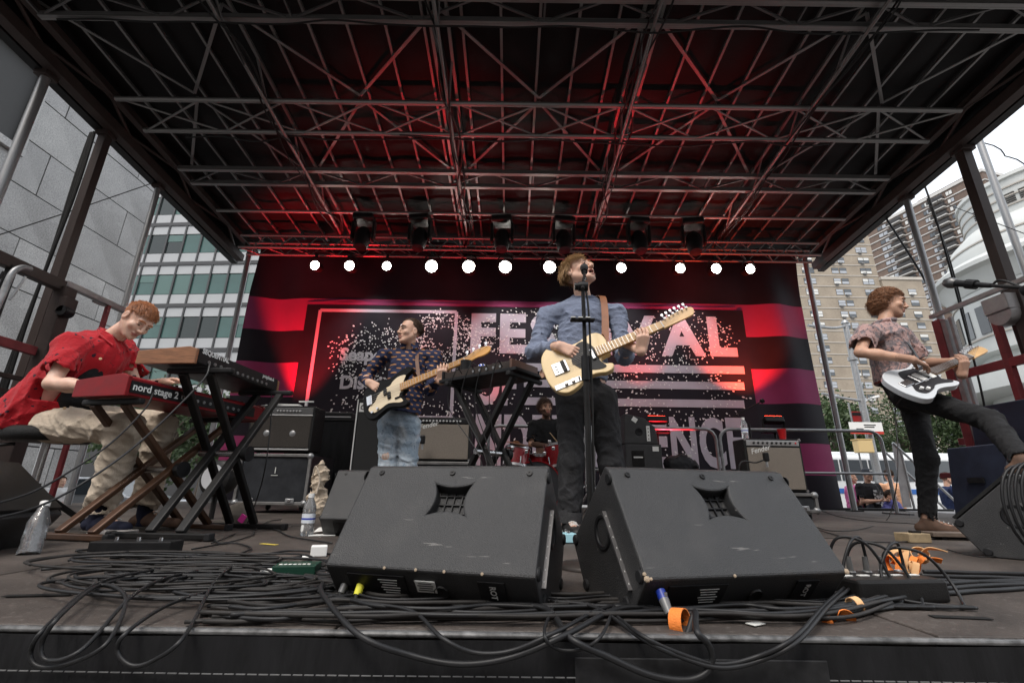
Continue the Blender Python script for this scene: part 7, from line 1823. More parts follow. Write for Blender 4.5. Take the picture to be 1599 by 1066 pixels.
cloth('shirt', L, m_floral, t, .0085, (.012, 26, 12), 1)
up = (J['neck'] - J['pel']).normalized(); b = MB(); b.tube([J['neck'] + up * .03 + Vector((math.cos(a) * .068 + .01, math.sin(a) * .062, .01 * math.cos(a))) for a in [2 * math.pi * k / 20 for k in range(20)]], .017, 8, closed=True); b.build('collar', m_floral, t, smooth=180)
c0 = J['neck'] + F0.normalized() * .06; s_ = Vector((F0.y, -F0.x, 0)).normalized()
for g in (-1, 1):
    vs = [c0, c0 + s_ * g * .055 + Vector((-.02, 0, .035)), c0 + s_ * g * .085 + Vector((-.01, 0, -.02)), c0 + s_ * g * .035 + Vector((.03, -.02, -.06))]; b = MB(); b.add(vs + [v - F0 * .008 for v in vs], [(0, 1, 2, 3), (7, 6, 5, 4), (0, 4, 5, 1), (1, 5, 6, 2), (2, 6, 7, 3), (3, 7, 4, 0)]); b.build('collar', m_floral, t, bevel=.003)
L = []; trouser_ops(L, J, F0, (.088, .062, .052), J['pel'] + Vector((-.01, 0, .05)), cut=.96)
cloth('trousers', L, fabric('black denim', (.014, .014, .015), weave=700, fold=.2), t, .008, (.007, 34, 5), 1)
b = MB(); b.tube([hm + up * .0 + Vector((math.cos(a) * .13, math.sin(a) * .12, .0)) for a in [2 * math.pi * k / 28 for k in range(28)]], .014, 6, closed=True); b.build('belt', mat('dark red belt', (.16, .015, .015), .5), t, smooth=180)
for g in 'RL': shoe_part('shoe', J['an' + g], J['toe' + g], m_shoeB, m_sole, t, .345 if g == 'R' else 0)
ribbon('guitar_strap', [Wj(.2, .12, -.02), at(1425, 545, 3.16), at(1400, 516, 3.2), at(1388, 508, 3.3), at(1370, 530, 3.42), at(1375, 590, 3.4), Wj(-.22, 0, -.03)], [Vector((.6, .5, .4))] * 3 + [Vector((.5, .8, 0))] * 4, .04, .004, m_black, jazz)
# --- keyboard player, seated and bent over the keys
t = thing('person', 'person in a loose red patterned shirt bent over the keyboards', 'person', (at(150, 790, 2.72).x, 2.72, 0), 'band on the stage')
J, ax = JJ(dict(head=(214, 500, 2.78), neck=(170, 528, 2.78), shR=(116, 540, 2.62), elR=(80, 599, 2.52), wrR=(166, 606, 2.5), shL=(188, 540, 2.95), elL=(213, 606, 2.98), wrL=(255, 596, 2.98), pel=(66, 655, 2.78), hipR=(82, 664, 2.7), knR=(198, 668, 2.62), anR=(160, 782, 2.72), hipL=(100, 655, 2.9), knL=(250, 662, 2.92), anL=(232, 780, 3.02)),
           (.78, -.2, -.6), (.58, .05, .75), dict(R=(1, -.15, 0), L=(1, .1, 0)))
F0 = Vector((.8, -.05, -.55)); L = []; body_ops(L, J, F0, .98); HS = .95; head_ops(L, J['head'], ax, HS)
hR = J['wrR']; hand_ops(L, hR, (.95, .1, -.1), (0, .1, -1), 1, (35, 30, 30, 35), (.75, .2, 15)); hL = J['wrL']; hand_ops(L, hL, (.95, -.1, .1), (0, -.1, -1), -1, (30, 35, 40, 40), (.75, .2, 15))
b0 = box_around(J['head'], .155); b1 = box_around(hR + Vector((.08, 0, -.02)), .115); b2 = box_around(hL + Vector((.08, 0, -.01)), .115)
body_mesh('body', L, [(b0[0], b0[1], .0038), (b1[0], b1[1], .0038), (b2[0], b2[1], .0038)], .008, [m_skin4, m_lip, m_mouth], t, face_mats(J['head'], ax, HS))
head_extra(t, J['head'], ax, HS, m_hairR, m_eyew, ax[2] * -.6)
hs = Style(lambda d: (d.z > -.4 and not (d.y > .5 and d.z < .5) and not (d.y > .1 and d.z < .02) and not (d.y > .34 and d.z < .3), (.2, .55, -.25), .048 if d.z > .2 else .018), .22, .12); hair_mesh(t, J['head'], ax, HS, m_hairR, hs, 1500, 7)
L = []; up = (J['neck'] - J['pel']).normalized(); ch = lerp(J['neck'], J['pel'], .24); hem = at(40, 668, 2.76)
shirt_ops(L, J, F0, hem, 1.16, 'short', .64, arm=1.2, depth=.9, hollow=.7)
m_redshirt = overlay(overlay(fabric('red cotton', (.4, .01, .018), fold=.3), pat_marks(34, .3, .24), (.03, .01, .02)), pat_lines(14, .012), (.05, .008, .014))
cloth('shirt', L, m_redshirt, t, .008, (.013, 22, 21, (1.2, 1.2, .6)), 1)
s_ = Vector((0, 1, 0))
for g in (-1, 1):
    c0 = J['neck'] + Vector((.05, g * .012, -.015)); vs = [c0, c0 + Vector((-.06, g * .07, .05)), c0 + Vector((-.01, g * .1, .0)), c0 + Vector((.045, g * .05, -.05))]; b = MB(); b.add(vs + [v + Vector((-.006, 0, -.008)) for v in vs], [(0, 1, 2, 3), (7, 6, 5, 4), (0, 4, 5, 1), (1, 5, 6, 2), (2, 6, 7, 3), (3, 7, 4, 0)]); b.build('collar', m_redshirt, t, bevel=.003)
b = MB(); b.tube([J['neck'] + up * .02 + Vector((math.cos(a) * .05, math.sin(a) * .066, -.03 * math.cos(a))) for a in [2 * math.pi * k / 20 for k in range(20)]], .016, 8, closed=True); b.build('collar_stand', m_redshirt, t, smooth=180)
# black undershirt showing at the open front
L = []; c1 = lerp(J['neck'], J['pel'], .2) + Vector((.075, -.035, -.03)); c2 = lerp(J['neck'], J['pel'], .62) + Vector((.115, -.03, -.08)); cone(L, c1, c2, .065, .1, .03, (F0, .8)); cloth('undershirt', L, fabric('black jersey', (.012, .012, .013)), t, .009, (.004, 30, 3), 1)
m_btn = mat('tan button', (.5, .35, .2), .4)
for px, py in ((157, 560), (101, 637)):
    p = at(px, py, 2.56); b = MB(); b.lathe([(0, .004), (.007, .004), (.008, 0)], p, (.4, -1, .1), 12); b.build('button', m_btn, t, smooth=True)
L = []; trouser_ops(L, J, Vector((1, 0, .2)), (.1, .084, .078), J['pel'] + Vector((.03, 0, .06)), cut=.92)
cloth('trousers', L, fabric('beige cotton twill', (.5, .42, .33), weave=700, fold=.3), t, .008, (.01, 28, 14), 1)
m_sock = mat('navy suede shoe', (.012, .014, .03), .8, var=.3, scale=20)
L = []
for g in 'RL': cone(L, lerp(J['kn' + g], J['an' + g], .88), J['an' + g] - Vector((0, 0, .05)), .045, .042, .02)
cloth('socks', L[:1], m_sock, t, .007); cloth('socks', L[1:], m_sock, t, .007)
for g in 'RL': shoe_part('shoe', J['an' + g], J['toe' + g], m_sock if g == 'R' else m_shoeB, m_sole, t)
# --- drummer
t = thing('person', 'person with a beard in a black tee shirt sitting at the drums', 'person', (at(850, 760, 6.55).x, 6.55, 0), 'band on the stage')
J, ax = JJ(dict(head=(852, 637, 6.5), neck=(853, 654, 6.56), shR=(834, 664, 6.56), elR=(829, 693, 6.5), wrR=(862, 697, 6.24), shL=(873, 663, 6.56), elL=(882, 692, 6.5), wrL=(872, 694, 6.24), pel=(850, 724, 6.6), hipR=(843, 728, 6.58), knR=(828, 732, 6.2), anR=(830, 775, 6.25), hipL=(858, 728, 6.58), knL=(880, 732, 6.2), anL=(884, 775, 6.25)), (.25, -.95, .02), (-.05, 0, 1), dict(R=(-.2, -1, 0), L=(.2, -1, 0)))
F0 = Vector((0, -1, 0)); L = []; body_ops(L, J, F0, 1.0); HS = 1.04; head_ops(L, J['head'], ax, HS, eyes=False)
for g, s in (('R', 1), ('L', -1)): hand_ops(L, J['wr' + g], (.5 * s, -.8, -.1), (0, 0, -1), s, (90, 95, 100, 100), (.7, .4, 40))
b0 = box_around(J['head'], .16); bd_ = lambda x, y, z: ((z < -.03) & (y > -.01) & ~((np.abs(x) < .024) & (z > -.078) & (z < -.056) & (y > .08))) & ~((z > -.05) & (y > .07) & (np.abs(x) < .035))
body_mesh('body', L, [(b0[0], b0[1], .006)], .012, [m_skin3, m_lip, m_mouth, m_beard], t, face_mats(J['head'], ax, HS, beard=bd_)); head_extra(t, J['head'], ax, HS, m_hairD, m_eyew)
hs = Style(lambda d: (d.z > -.5 and not (d.y > .5 and d.z < .42) and not (d.y > .1 and d.z < .02), (.5, .2, -.6), .08), .5, .2); hair_mesh(t, J['head'], ax, HS, mat('chestnut hair', (.07, .032, .016), .5), hs, 700, 8)
L = []; shirt_ops(L, J, F0, at(851, 722, 6.6), 1.08, 'short', .8, arm=1.2, depth=.8); cloth('tee_shirt', L, fabric('black tee', (.013, .013, .014)), t, .013, (.012, 22, 3), 1)
L = []; trouser_ops(L, J, F0, (.09, .07, .06), cut=.95); cloth('trousers', L, fabric('black trousers', (.015, .015, .016)), t, .014)
for g in 'RL': shoe_part('shoe', J['an' + g], J['toe' + g], m_shoeK, m_sole, t, vox=.009)
for g, e in (('R', (.3, -.35, .1)), ('L', (-.25, -.4, .22))):
    p = J['wr' + g] + Vector((0, -.08, 0)); s = thing('drum_stick', 'pale wooden drum stick in the %s hand of the drummer' % ('right' if g == 'R' else 'left'), 'drum stick', p); b = MB(); b.cyl(p - Vector(e).normalized() * .1, p + Vector(e).normalized() * .28, .008, .005, 8); b.build('stick', mat('hickory', (.6, .42, .25), .5), s, smooth=True)
# --- onlookers beyond the deck
def onlooker(label, px, py, Y, top, skinm, hairm, face=(0, -1, 0), kind='tee', extra=None, h=1.72):
    hd = at(px, py, Y); gz = -1.0; sc = (hd.z - gz) / (h - .12); f = Vector(face).normalized(); r = Vector((-f.y, f.x, 0)) * -1
    def P(u, v, z): return Vector((hd.x, Y, 0)) + r * u * sc + f * v * sc + Vector((0, 0, gz + z * sc))
    J = dict(head=hd, neck=P(0, -.03, h - .3), pel=P(0, 0, .93)); J['hf'] = f; J['hu'] = Vector((0, 0, 1))
    for g, s in (('R', 1), ('L', -1)):
        J['sh' + g] = P(s * .19, -.03, h - .34); J['el' + g] = P(s * .25, .02, h - .62); J['wr' + g] = P(s * .1, .24, h - .6); J['hip' + g] = P(s * .1, 0, .88); J['kn' + g] = P(s * .1, .02, .48); J['an' + g] = P(s * .1, 0, .08); J['toe' + g] = P(s * .1, .15, .03)
    ax = head_axes(f, (0, 0, 1)); t = thing('person', label, 'person', (hd.x, Y, gz), 'onlookers beside the stage'); L = []; body_ops(L, J, f); head_ops(L, hd, ax, .95 * sc)
    for g, s in (('R', 1), ('L', -1)): hand_ops(L, J['wr' + g], -r * s * .6 + f * .4, (0, 0, 1), s, (60, 60, 60, 60), s=sc)
    b0 = box_around(hd, .16); body_mesh('body', L, [(b0[0], b0[1], .008)], .014, [skinm, m_lip, m_mouth], t, face_mats(hd, ax, .95 * sc))
    if hairm: hair_mesh(t, hd, ax, .95 * sc, hairm, Style(hs_short(), .4, .15), 400, 3)
    L = []; shirt_ops(L, J, f, J['pel'] + Vector((0, 0, -.04)), 1.12, 'short' if kind == 'tee' else 'long', .8, arm=1.1, depth=.85); cloth('shirt', L, fabric(label[:12] + ' cloth', top), t, .014, (.012, 22, 5))
    L = []; trouser_ops(L, J, f, (.1, .08, .07)); cloth('trousers', L, fabric(label[:9] + ' trousers', (.04, .045, .06)), t, .016)
    return J, ax, t, sc
onlooker('balding person in a pink shirt behind the deck', 1329, 746, 10.2, (.55, .12, .3), m_skin3, None, (.9, -.3, 0))
J, ax, t, sc = onlooker('person in a black cap and black printed tee shirt looking at a phone', 1354, 741, 9.8, (.012, .012, .014), m_skin3, m_hairD, (.15, -1, 0))
b = MB(); r, f, u = ax; c = J['head'] + u * .05
b.lathe([(.0, .085), (.05, .078), (.085, .045), (.096, .0), (.098, -.02)], c, u, 24); b.prism([(-.08, .05), (-.07, .12), (-.03, .16), (.03, .16), (.07, .12), (.08, .05)], c - u * .015, r, f, .012); b.build('cap', mat('charcoal cap', (.04, .045, .055), .8), t, smooth=40)
lettering('cap_logo', 'NY', c + f * .098 + u * .01 - f.cross(u) * -.02, -f.cross(u) * -1 if False else Vector((f.y * -1, f.x, 0)), u, .05, m_print, t, bold=.003)
p = lerp(J['shR'], J['shL'], .5) + f * .19 - u * .2; b = MB(); b.box(p, (.2, .012, .26), Matrix((Vector((-f.y, f.x, 0)), f, u)).transposed()); b.build('shirt_print', overlay(mat('grey print', (.4, .4, .4), .8, var=.2, scale=9), pat_blob(16, .5, .02), (.03, .03, .03)), t, bevel=.004)
onlooker('person in a pale orange top seen from behind', 1388, 742, 10.6, (.62, .34, .2), m_skin3, m_hairD, (.3, 1, 0))
onlooker('dark haired child with only the head above the platform', 1392, 775, 9.6, (.1, .1, .3), m_skin3, m_hairD, (.4, -1, 0), h=1.3)
onlooker('person in a navy hooded top raising a hand to the face', 1478, 747, 10.0, (.015, .025, .07), m_skin2, m_hairD, (1, -.3, 0), 'long')
onlooker('person seen past the leftmost monitor under the stool', 96, 752, 9.0, (.5, .5, .5), m_skin2, m_hairD, (1, -.3, 0), 'tee')
# ------------------------------------------------------------------ cables lying on the deck
m_cable = mat('black cable rubber', (.01, .01, .011), .5, var=.3, scale=14, spec=.4)
m_cableR = mat('dusty black cable', (.026, .024, .023), .55, var=.35, scale=14)
def cable(label, pts, r=.006, group='cables lying along the stage front', m=None, name='cable', n=9):
    b = MB(); P = smooth_path(pts, n); r *= .72; b.tube(P, r, 7); o = b.build(name, m or m_cable, None, smooth=180); return tag(o, label, 'cable', group)
def F(x, y, z=.007): p = fl(x, y); p.z = z; return p
def jit(p, s): return p + Vector((random.gauss(0, s), random.gauss(0, s), 0))
# the long bundle running along the front edge
lab = 'black cable in the long bundle running along the front of the deck'
for k in range(18):
    y0 = 903 + k * 3.6; pts = []
    for x in range(330, 1500, 90):
        base = y0 + (14 if x < 500 else 0) + 26 * math.sin((x - 300) / 520 + k * .05) * (.5 if k % 2 else .8)
        if x > 1250: base -= (x - 1250) * .09
        base = min(base, 974)
        base = max(base, 945 + (k - 4) * 2.4 if 560 < x < 1330 else base)
        pts.append(jit(F(x + random.uniform(-25, 25), base + random.gauss(0, 2.5), .007 + .006 * (k % 3)), .008))
    cable(lab, pts, random.choice((.0045, .0055, .0065)), m=random.choice((m_cable, m_cableR)))
# coils at the left front
lab = 'black cable coiled in the loose tangle at the left front of the deck'
for k in range(18):
    cx, cy = 300 + random.uniform(-60, 110), 905 + random.uniform(-18, 22); c = F(cx, cy); rx, ry = random.uniform(.16, .42), random.uniform(.07, .2); a0 = random.uniform(0, 6.28); pts = []
    for q in range(17):
        a = a0 + q * .5; pts.append(Vector((c.x + rx * math.cos(a) * (1 + .04 * q / 17), max(DY0 + .02, c.y + ry * math.sin(a)), .01 + .004 * (k % 5) + .006 * abs(math.sin(a * 1.5 + k)))))
    cable(lab, pts, random.choice((.0045, .0055)), 'cables in the left tangle', m=random.choice((m_cable, m_cableR)))
for k in range(7):
    y0 = 872 + k * 7; pts = [jit(F(x, y0 + 10 * math.sin(x / 70 + k) + (x - 250) * .05, .009 + .004 * (k % 3)), .004) for x in range(170, 560, 45)]
    cable('thick black cable in the left tangle running under the left monitor', pts, .0075, 'thick cables in the left tangle')
# loops hanging over the front edge
def hang(label, pts, r=.0055): return cable(label, pts, r, 'cable loops hanging over the stage edge')
yo = DY0 - .05
def E_(x, y, o=0): p = at(x, y, yo - o); return p
hang('double cable loop hanging over the left front edge, the leftmost loop', [F(245, 905, .03), F(150, 930, .03), E_(75, 975), E_(48, 1018), E_(62, 1040), E_(110, 1035), E_(170, 1000), F(190, 955, .03), F(150, 935, .03), E_(95, 960, .01), E_(65, 1005, .01), E_(75, 1030, .01), E_(130, 1012, .01), F(200, 955, .03), F(260, 920, .03), F(330, 900, .02)])
hang('single cable loop hanging below the left tangle', [F(360, 900, .03), F(330, 930, .03), E_(290, 990), E_(240, 1030), E_(205, 1038), E_(183, 1015), E_(200, 985), F(260, 960, .02), F(330, 935, .02), F(380, 915, .02)])
hang('long cable swag hanging below the left monitor', [plug_a, plug_a + Vector((-.04, -.06, -.03)), F(500, 935, .03), F(500, 960, .04), E_(560, 990, .01), E_(640, 1022), E_(720, 1036), E_(800, 1025), E_(880, 992), F(960, 968, .02), F(1020, 962, .02)], .0075)
hang('second cable swag beside the long one below the left monitor', [F(470, 930, .02), F(560, 955, .02), F(640, 970, .02), E_(690, 995), E_(740, 1018), E_(800, 1015), E_(870, 985), F(950, 963, .02), F(1040, 955, .02)], .0055)
hang('heavy cable swinging from the orange tie below the right monitor', [plug_c, plug_c + Vector((.01, -.03, -.02)), Vector((F(1070, 968).x, DY0 + .03, .03)), E_(1088, 985, .012), E_(1106, 1005, .008), E_(1112, 1028), E_(1102, 1050), E_(1070, 1061), E_(1015, 1053), E_(950, 1025), E_(890, 995), F(850, 965, .02), F(760, 955, .015)], .0085)
hang('pair cable swinging from the right orange tie over the edge', [F(1330, 930, .03), F(1295, 965, .03), E_(1240, 995, .01), E_(1180, 1025), E_(1120, 1036), E_(1050, 1015), E_(1000, 990), F(940, 960, .015), F(880, 950, .015)])
hang('second cable of the pair swinging from the right orange tie', [F(1338, 932, .03), F(1300, 968, .03), E_(1245, 1001, .012), E_(1185, 1031), E_(1125, 1042, .005), E_(1060, 1024), E_(1005, 998), F(930, 964, .02), F(860, 953, .02)])
hang('thin cable loop on the edge between the two monitors', [F(870, 950, .02), E_(850, 985), E_(870, 1012), E_(910, 1012), E_(940, 990), F(960, 962, .02)], .0045)
cable('plug lead from the yellow taped plug', [plug_b, plug_b + Vector((-.03, -.05, -.02)), F(540, 935, .02), F(470, 925, .015), F(420, 905, .012)], .0065)
# cables on the rest of the deck
G2 = 'leads trailing across the deck'
cable('lead looping down from the right guitarist to the floor', [Wj(-.2, -.05, -.02), at(1398, 640, 3.1), at(1402, 700, 3.05), at(1398, 770, 3.0), F(1385, 812), F(1350, 826), F(1300, 830), F(1270, 822), F(1240, 815)], .0045, G2)
cable('thin lead running from the right amplifier towards the guitarist', [F(1262, 785), F(1290, 800), F(1340, 812), F(1420, 818), F(1500, 824)], .005, G2)
cable('lead crossing the deck behind the right monitor', [F(1250, 820), F(1290, 832), F(1340, 845), F(1400, 848), F(1460, 842), F(1520, 842)], .005, G2)
cable('thin lead curling on the deck before the far right monitor', [F(1480, 860), F(1510, 868), F(1540, 872), F(1570, 868)], .004, G2)
cable('lead from the red keyboard falling in front of the keyboard player', [at(240, 613, 2.35), at(225, 640, 2.2), at(175, 690, 2.0), at(110, 735, 1.85), at(50, 768, 1.72), at(-20, 790, 1.6)], .0055, G2)
cable('lead from the walnut synthesizer falling past the red keyboard', [at(328, 568, 2.42), at(318, 592, 2.36), at(262, 650, 2.15), at(200, 705, 1.95), at(120, 760, 1.8), at(55, 792, 1.68), at(-20, 812, 1.55)], .006, G2)
cable('lead hanging from the far end of the synthesizers to the deck', [at(421, 598, 3.15), at(424, 640, 3.1), at(412, 740, 3.05), F(385, 820), F(360, 838), F(330, 850)], .005, G2)
for k, (pts) in enumerate(([(350, 822), (420, 826), (450, 838), (470, 842), (520, 850)], [(300, 860), (360, 850), (390, 858), (372, 870), (395, 880), (480, 870)], [(330, 838), (345, 850), (392, 838), (400, 828), (420, 815), (440, 812)], [(60, 893), (150, 886), (250, 880), (330, 870)], [(400, 870), (460, 862), (520, 868), (560, 880)])):
    cable(('lead curling past the water bottle', 'lead with a small kink near the left tangle', 'short looped lead before the flight case', 'twisted lead running to the left edge of the deck', 'lead with a white tape band near the left monitor')[k], [jit(F(x, y), .003) for x, y in pts], .0055, G2)
for k in range(4):
    cable('black lead in the flat bundle before the keyboard stands', [jit(F(x, 862 + 4 * k + 6 * math.sin(x / 40 + k)), .004) for x in range(120, 340, 30)], .005, 'leads before the keyboard stands')
for k in range(6):
    cable('thick black cable in the bundle at the right edge', [jit(F(x, 895 + 7 * k + (x - 1450) * (.03 if k < 3 else -.05)), .004) for x in range(1440, 1680, 40)], .0095, 'thick cables at the right edge')
for k in range(4):
    cable('lead hanging from the synthesizer beside the singer', [C0 + dM * (.1 + .12 * k) + Vector((0, -.01, .04)), C0 + dM * (.12 + .12 * k) + Vector((-.02, -.08, .05)), C0 + dM * (.16 + .12 * k) + Vector((-.03, -.06, -.2)), Vector((C0.x - .1 - .03 * k, C0.y + .05, .4)), Vector((C0.x - .12 - .05 * k, C0.y + .02, .01))], .0045, 'leads hanging from the small synthesizer')
for k in range(6):
    c = fl(1415, 944) + Vector((-.1 + .05 * (k % 5), .11, .06)); g = 1 if k % 2 else -1; h_ = .012 + .012 * (k % 3)
    pts = [c, c + Vector((0, 0, .04)), c + Vector((.02 * g, -.02, h_ + .05)), c + Vector((.07 * g, -.05, h_ + .04)), c + Vector((.11 * g, -.06, .0)), c + Vector((.1 * g, -.1, -.05)), c + Vector((.02, -.17, -.052)), F(1290 + 25 * k, 950), F(1180 + 30 * k, 962)]; cable('black lead looped over the stage box', pts, .0055, 'leads looped over the stage box')
# coil hung on the far right monitor
t = thing('cable_coil', 'coil of black cable hung over the far right monitor', 'cable', (1.75, 1.9, .1))
c = at(1622, 795, 1.75)
for k in range(7):
    b = MB(); pts = [c + Vector((.02 * k - .03 + (.09 + .006 * k) * math.cos(a), -.01 * k, (.15 + .008 * k) * math.sin(a))) for a in [2 * math.pi * q / 24 for q in range(24)]]; b.tube(pts, .0055, 6, closed=True); b.build('turn', m_cable, t, smooth=180)
b = MB(); b.tube(smooth_path([c + Vector((-.06, -.02, -.12)), c + Vector((-.08, -.02, -.25)), c + Vector((-.05, -.04, -.38)), c + Vector((.06, -.05, -.42))], 6), .012, 8); b.build('tail', m_cable, t, smooth=180)
# ------------------------------------------------------------------ orange ties
m_or = mat('orange hook and loop tape', (.8, .22, .035), .75, bump=.3, bscale=300); m_or2 = mat('peach hook and loop tape', (.72, .42, .2), .8)
def tie(label, c, axis, r, w, m, tail=None):
    c = Vector(c); axis = Vector(axis).normalized(); a, b2, _ = frame(axis); t = thing('cable_tie', label, 'cable tie', c, 'orange cable ties')
    pts = [c + a * r * math.cos(x) + b2 * r * math.sin(x) for x in [2 * math.pi * k / 18 for k in range(19)]]
    ribbon('loop', pts, [axis] * 19, w, .002, m, t, 2)
    if tail: ribbon('tail', tail, [axis + Vector((0, 0, .2 * k)) for k in range(len(tail))], w, .002, m, t)
c = at(1062, 972, DY0 + .04); tie('orange tie loop round the plug lead of the right monitor', c, (.7, -.6, .1), .026, .026, m_or, [c + Vector((-.02, 0, -.01)), c + Vector((-.005, -.02, -.028)), c + Vector((.015, -.025, -.03))])
c = at(1290, 966, 1.14); tie('orange tie loop round the cable pair at the front edge', c, (.8, -.4, .3), .02, .02, m_or, [c, c + Vector((.03, -.01, .015)), c + Vector((.055, 0, .0)), c + Vector((.045, .01, -.02)), c + Vector((.01, 0, -.015))])
c = at(1335, 944, 1.2); tie('dusty tan tie lying beside the right monitor', c, (.9, .2, .1), .016, .018, m_or2)
c0 = at(1420, 880, 1.5)
for k in range(5):
    c = c0 + Vector((-.05 + .03 * k, .01 * k, .02 * math.sin(k * 2))); tie(('orange tie drooping from the stage box', 'tan tie curled on the stage box', 'orange tie standing up on the stage box', 'bright orange tie knotted on the stage box', 'orange tie end sticking out to the right on the stage box')[k], c, (random.uniform(-1, 1), random.uniform(-1, 1), random.uniform(-.4, .6)), .022, .018, m_or if k in (0, 3) else m_or2, [c, c + Vector((.01, -.02, .02)), c + Vector((.03 if k > 2 else -.01, -.03, -.02 if k < 3 else .02)), c + Vector((.05 if k > 2 else .0, -.04, -.055 if k < 3 else .015))])
# stage box
p = fl(1415, 944); t = thing('stage_box', 'black stage box with white labelled sockets and tangled leads', 'stage box', (p.x, p.y + .08, 0)); MR = Matrix.Rotation(R(8), 3, 'Z')
b = MB(); b.box((p.x, p.y + .08, .028), (.26, .15, .055), MR); b.build('housing', m_blackmetal, t, bevel=.008)
for k in range(5):
    q = Vector((p.x, p.y + .08, .058)) + MR @ Vector((-.1 + .05 * k, .03, 0)); b = MB(); b.lathe([(0, .001), (.009, .001), (.011, .004), (.012, 0)], q, (0, 0, 1), 12); b.build('socket', m_steel, t, smooth=True)
    b = MB(); b.box(q + Vector((0, -.045, -.001)), (.03, .012, .002), MR); b.build('white_label', m_paper, t)
for k in range(4):
    q = Vector((p.x, p.y + .08, .062)) + MR @ Vector((-.1 + .05 * k, .03, 0)); b = MB(); b.cyl(q, q + Vector((0, 0, .035)), .008, .006, 10); b.build('plug', m_conn, t, smooth=True)
# ------------------------------------------------------------------ small things on the deck
def small(name, label, cat, c, d, m, rz=0, bev=.004): t = thing(name, label, cat, (c[0], c[1], 0)); b = MB(); b.box(c, d, Matrix.Rotation(rz, 3, 'Z')); b.build('case', m, t, bevel=bev); return t
p = fl(462, 903); MR = Matrix.Rotation(R(10), 3, 'Z'); t = small('di_box', 'dark green box with pale lettering beside the left monitor', 'di box', (p.x, p.y, .022), (.12, .09, .04), mat('dark green enamel', (.012, .045, .03), .4), R(10))

for k in range(7): b = MB(); b.box(Vector((p.x, p.y, .0425)) + MR @ Vector((-.042 + .013 * k, -.022, 0)), (.009, .012, .001), MR); b.build('print_mark', m_paper, t)
b = MB(); b.cyl(Vector((p.x, p.y, .02)) + MR @ Vector((-.06, 0, 0)), Vector((p.x, p.y, .02)) + MR @ Vector((-.1, 0, 0)), .009, n=12); b.build('plug', m_paper, t)
p = fl(497, 868); small('white_adapter', 'small white adapter behind the dark green box', 'adapter', (p.x, p.y, .02), (.06, .05, .04), m_white, R(20))
p = fl(485, 832); t = thing('set_list', 'crumpled white sheet of paper beside the water bottle', 'paper', (p.x, p.y, 0)); b = MB(); b.grid(lambda u, v: Vector((p.x + .02 + .2 * u, p.y - .02 + .16 * v, .006 + .025 * abs(math.sin(u * 5 + v * 3)) * (.3 + v))), 12, 8); b.build('sheet', m_paper, t, smooth=180)
p = fl(520, 836); small('white_sheet', 'flat white paper scrap before the small monitor', 'paper', (p.x - .06, p.y, .004), (.14, .1, .003), m_paper, .3, 0)
p = fl(898, 846); cols = ((.35, .6, .68), (.02, .02, .02), (.6, .6, .58), (.3, .1, .05))
for k in range(4):
    q = (p.x - .04 + .085 * (k % 2), p.y - .02 + .12 * (k // 2), .025); t = small('effect_pedal', ('pale blue effect pedal at the foot of the singer', 'black effect pedal beside the pale blue one', 'grey effect pedal at the foot of the singer', 'brown effect pedal behind the pale blue one')[k], 'pedal', q, (.07, .11, .045), mat('pedal enamel', cols[k], .4), .1); b = MB(); b.lathe([(0, .012), (.008, .012), (.009, 0)], (q[0], q[1] - .03, .048), (0, 0, 1), 10); b.build('foot_switch', m_chrome, t, smooth=True)
    for g in (-1, 1): b = MB(); b.lathe([(0, .01), (.006, .01), (.007, 0)], (q[0] + g * .018, q[1] + .03, .048), (0, 0, 1), 8); b.build('knob', m_knob, t)
p = fl(212, 862); t = small('pedal_board', 'black pedal unit with white markings before the keyboard stands', 'pedal', (p.x, p.y, .022), (.3, .1, .045), m_black, .12)
for k in range(9): b = MB(); b.box((p.x - .1 + .025 * k, p.y - .052 - .012 * 0 + .003 * k, .03), (.008, .004, .008)); b.build('marking', m_print, t)
for k in range(3): b = MB(); b.lathe([(0, .012), (.008, .012), (.009, 0)], (p.x - .09 + .09 * k, p.y, .045), (0, 0, 1), 10); b.build('foot_switch', m_chrome, t, smooth=True)
p = fl(150, 840); small('sustain_pedal', 'flat grey sustain pedal under the keyboard stand', 'pedal', (p.x, p.y + .1, .015), (.18, .12, .03), mat('grey pedal', (.3, .28, .27), .5), .1)
p = fl(1432, 846); t = small('wooden_block', 'small wooden block under the shoe of the right guitarist', 'block', (p.x - .02, p.y, .025), (.14, .1, .05), mat('pale plywood', (.32, .24, .14), .7, var=.3, scale=15), .1)
b = MB(); b.box((p.x, p.y, .056), (.05, .03, .012)); b.build('hinge', m_black, t)
p = fl(1490, 842); t = thing('pedal_plank', 'dark wooden board with pedals before the right guitarist', 'board', (p.x, p.y, 0)); b = MB(); b.box((p.x + .1, p.y, .03), (.5, .14, .025), Matrix.Rotation(-.12, 3, 'Z')); b.build('board', mat('dark plywood', (.12, .09, .07), .6, var=.3, scale=9), t, bevel=.003)
for k in range(2): b = MB(); b.box((p.x - .08 + .36 * k, p.y + .02 - .04 * k, .009), (.04, .1, .018)); b.build('batten', m_black, t)
# cap and shoes behind the stands
p = fl(345, 822); L = []; ell(L, Vector((p.x, p.y + .2, .06)), (.1, .11, .09), k=.02); cone(L, Vector((p.x - .06, p.y + .1, .02)), Vector((p.x + .02, p.y + .03, .012)), .06, .05, .02, ((0, 0, 1), .2)); t = thing('cap', 'grey brown cap lying behind the keyboard stands', 'cap', (p.x, p.y + .2, 0)); cloth('crown', L, mat('grey brown wool', (.13, .11, .09), .9), t, .008, (.004, 40, 2))
b = MB(); b.box((p.x + .1, p.y + .06, .05), (.04, .01, .05), Matrix.Rotation(.5, 3, 'Y')); b.build('pink_tag', mat('pink tag', (.8, .04, .35), .6), t)
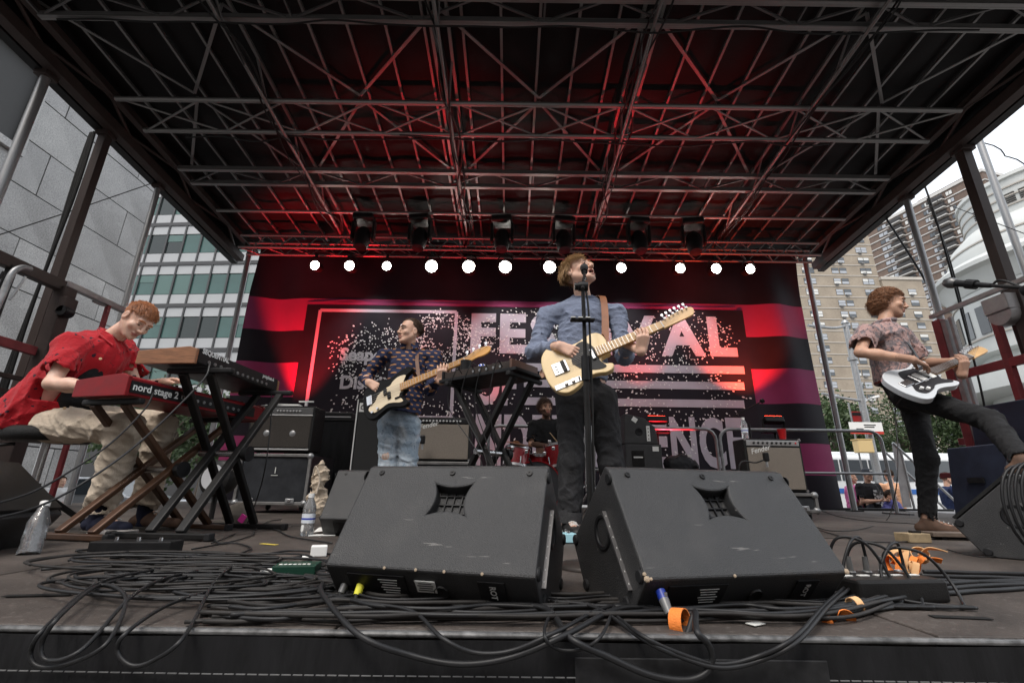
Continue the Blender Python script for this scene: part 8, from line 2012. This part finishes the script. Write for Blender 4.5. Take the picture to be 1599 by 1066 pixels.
# silver drum hardware case behind the stands
p = at(335, 745, 4.0); t = thing('floor_fan', 'round silver lamp housing behind the keyboard stands', 'lamp', (p.x, 4.0, 0)); b = MB(); b.lathe([(0, .02), (.11, .02), (.14, .0), (.15, -.06), (.12, -.14), (0, -.16)], p, (-.2, -1, .1), 26); b.build('housing', m_blackmetal, t, smooth=40); b = MB(); b.lathe([(0, .024), (.1, .026)], p, (-.2, -1, .1), 24); b.build('glass', mat('silver reflector', (.55, .55, .56), .3, .6), t); bar('stand', (p.x, 4.06, 0), (p.x, 4.06, p.z), .02, m_blackmetal, t)
# number label on the far left monitor
Q = Vector((.25, .075, .262)); b = MB(); b.box(Q, (.003, .07, .045)); lb = b.build('paper_label', m_paper, SL)
lettering('lettering', '1', Q + Vector((.0025, -.008, -.014)), (0, 1, 0), (0, 0, 1), .04, m_ink, lb)
# white tape bands on cables
for k, (x, y) in enumerate(((477, 875), (575, 848), (1240, 968))):
    q = F(x, y, .009); tag(MB().cyl(q - Vector((.012, 0, 0)), q + Vector((.012, .002, 0)), .0085, n=10).build('tape_band', m_paper, None, smooth=True), ('white tape band on a lead left of the left monitor', 'white tape sleeve on a lead before the small monitor', 'white tape band on a cable at the front edge')[k], 'tape')
# tape marks and scraps on the deck
m_tapes = [mat('white gaffer tape', (.6, .6, .57), .8), mat('black gaffer tape', (.012, .012, .012), .6), mat('pink spike tape', (.7, .05, .3), .7), mat('yellow spike tape', (.65, .5, .08), .7)]
for k, (x, y, w, rz, c, lab) in enumerate(((700, 966, .05, .3, 0, 'white tape scrap before the left monitor'), (1290, 840, .12, .1, 1, 'black gaffer tape strip behind the right monitor'), (1245, 803, .1, 1.2, 2, 'pink spike mark near the right amplifier'), (420, 850, .1, -.4, 3, 'yellow spike mark left of the small monitor'), (1180, 975, .035, .5, 0, 'small white tape scrap at the front edge'), (60, 930, .14, .2, 1, 'black gaffer tape strip at the left front'), (1500, 965, .12, -.1, 1, 'black gaffer tape strip at the right front'))):
    p = fl(x, y); b = MB(); b.box((0, 0, 0), (w, .022, .0012)); o = b.build('tape_strip', m_tapes[c]); o.location = (p.x, p.y, .0025); o.rotation_euler = (0, 0, rz); tag(o, lab, 'tape')
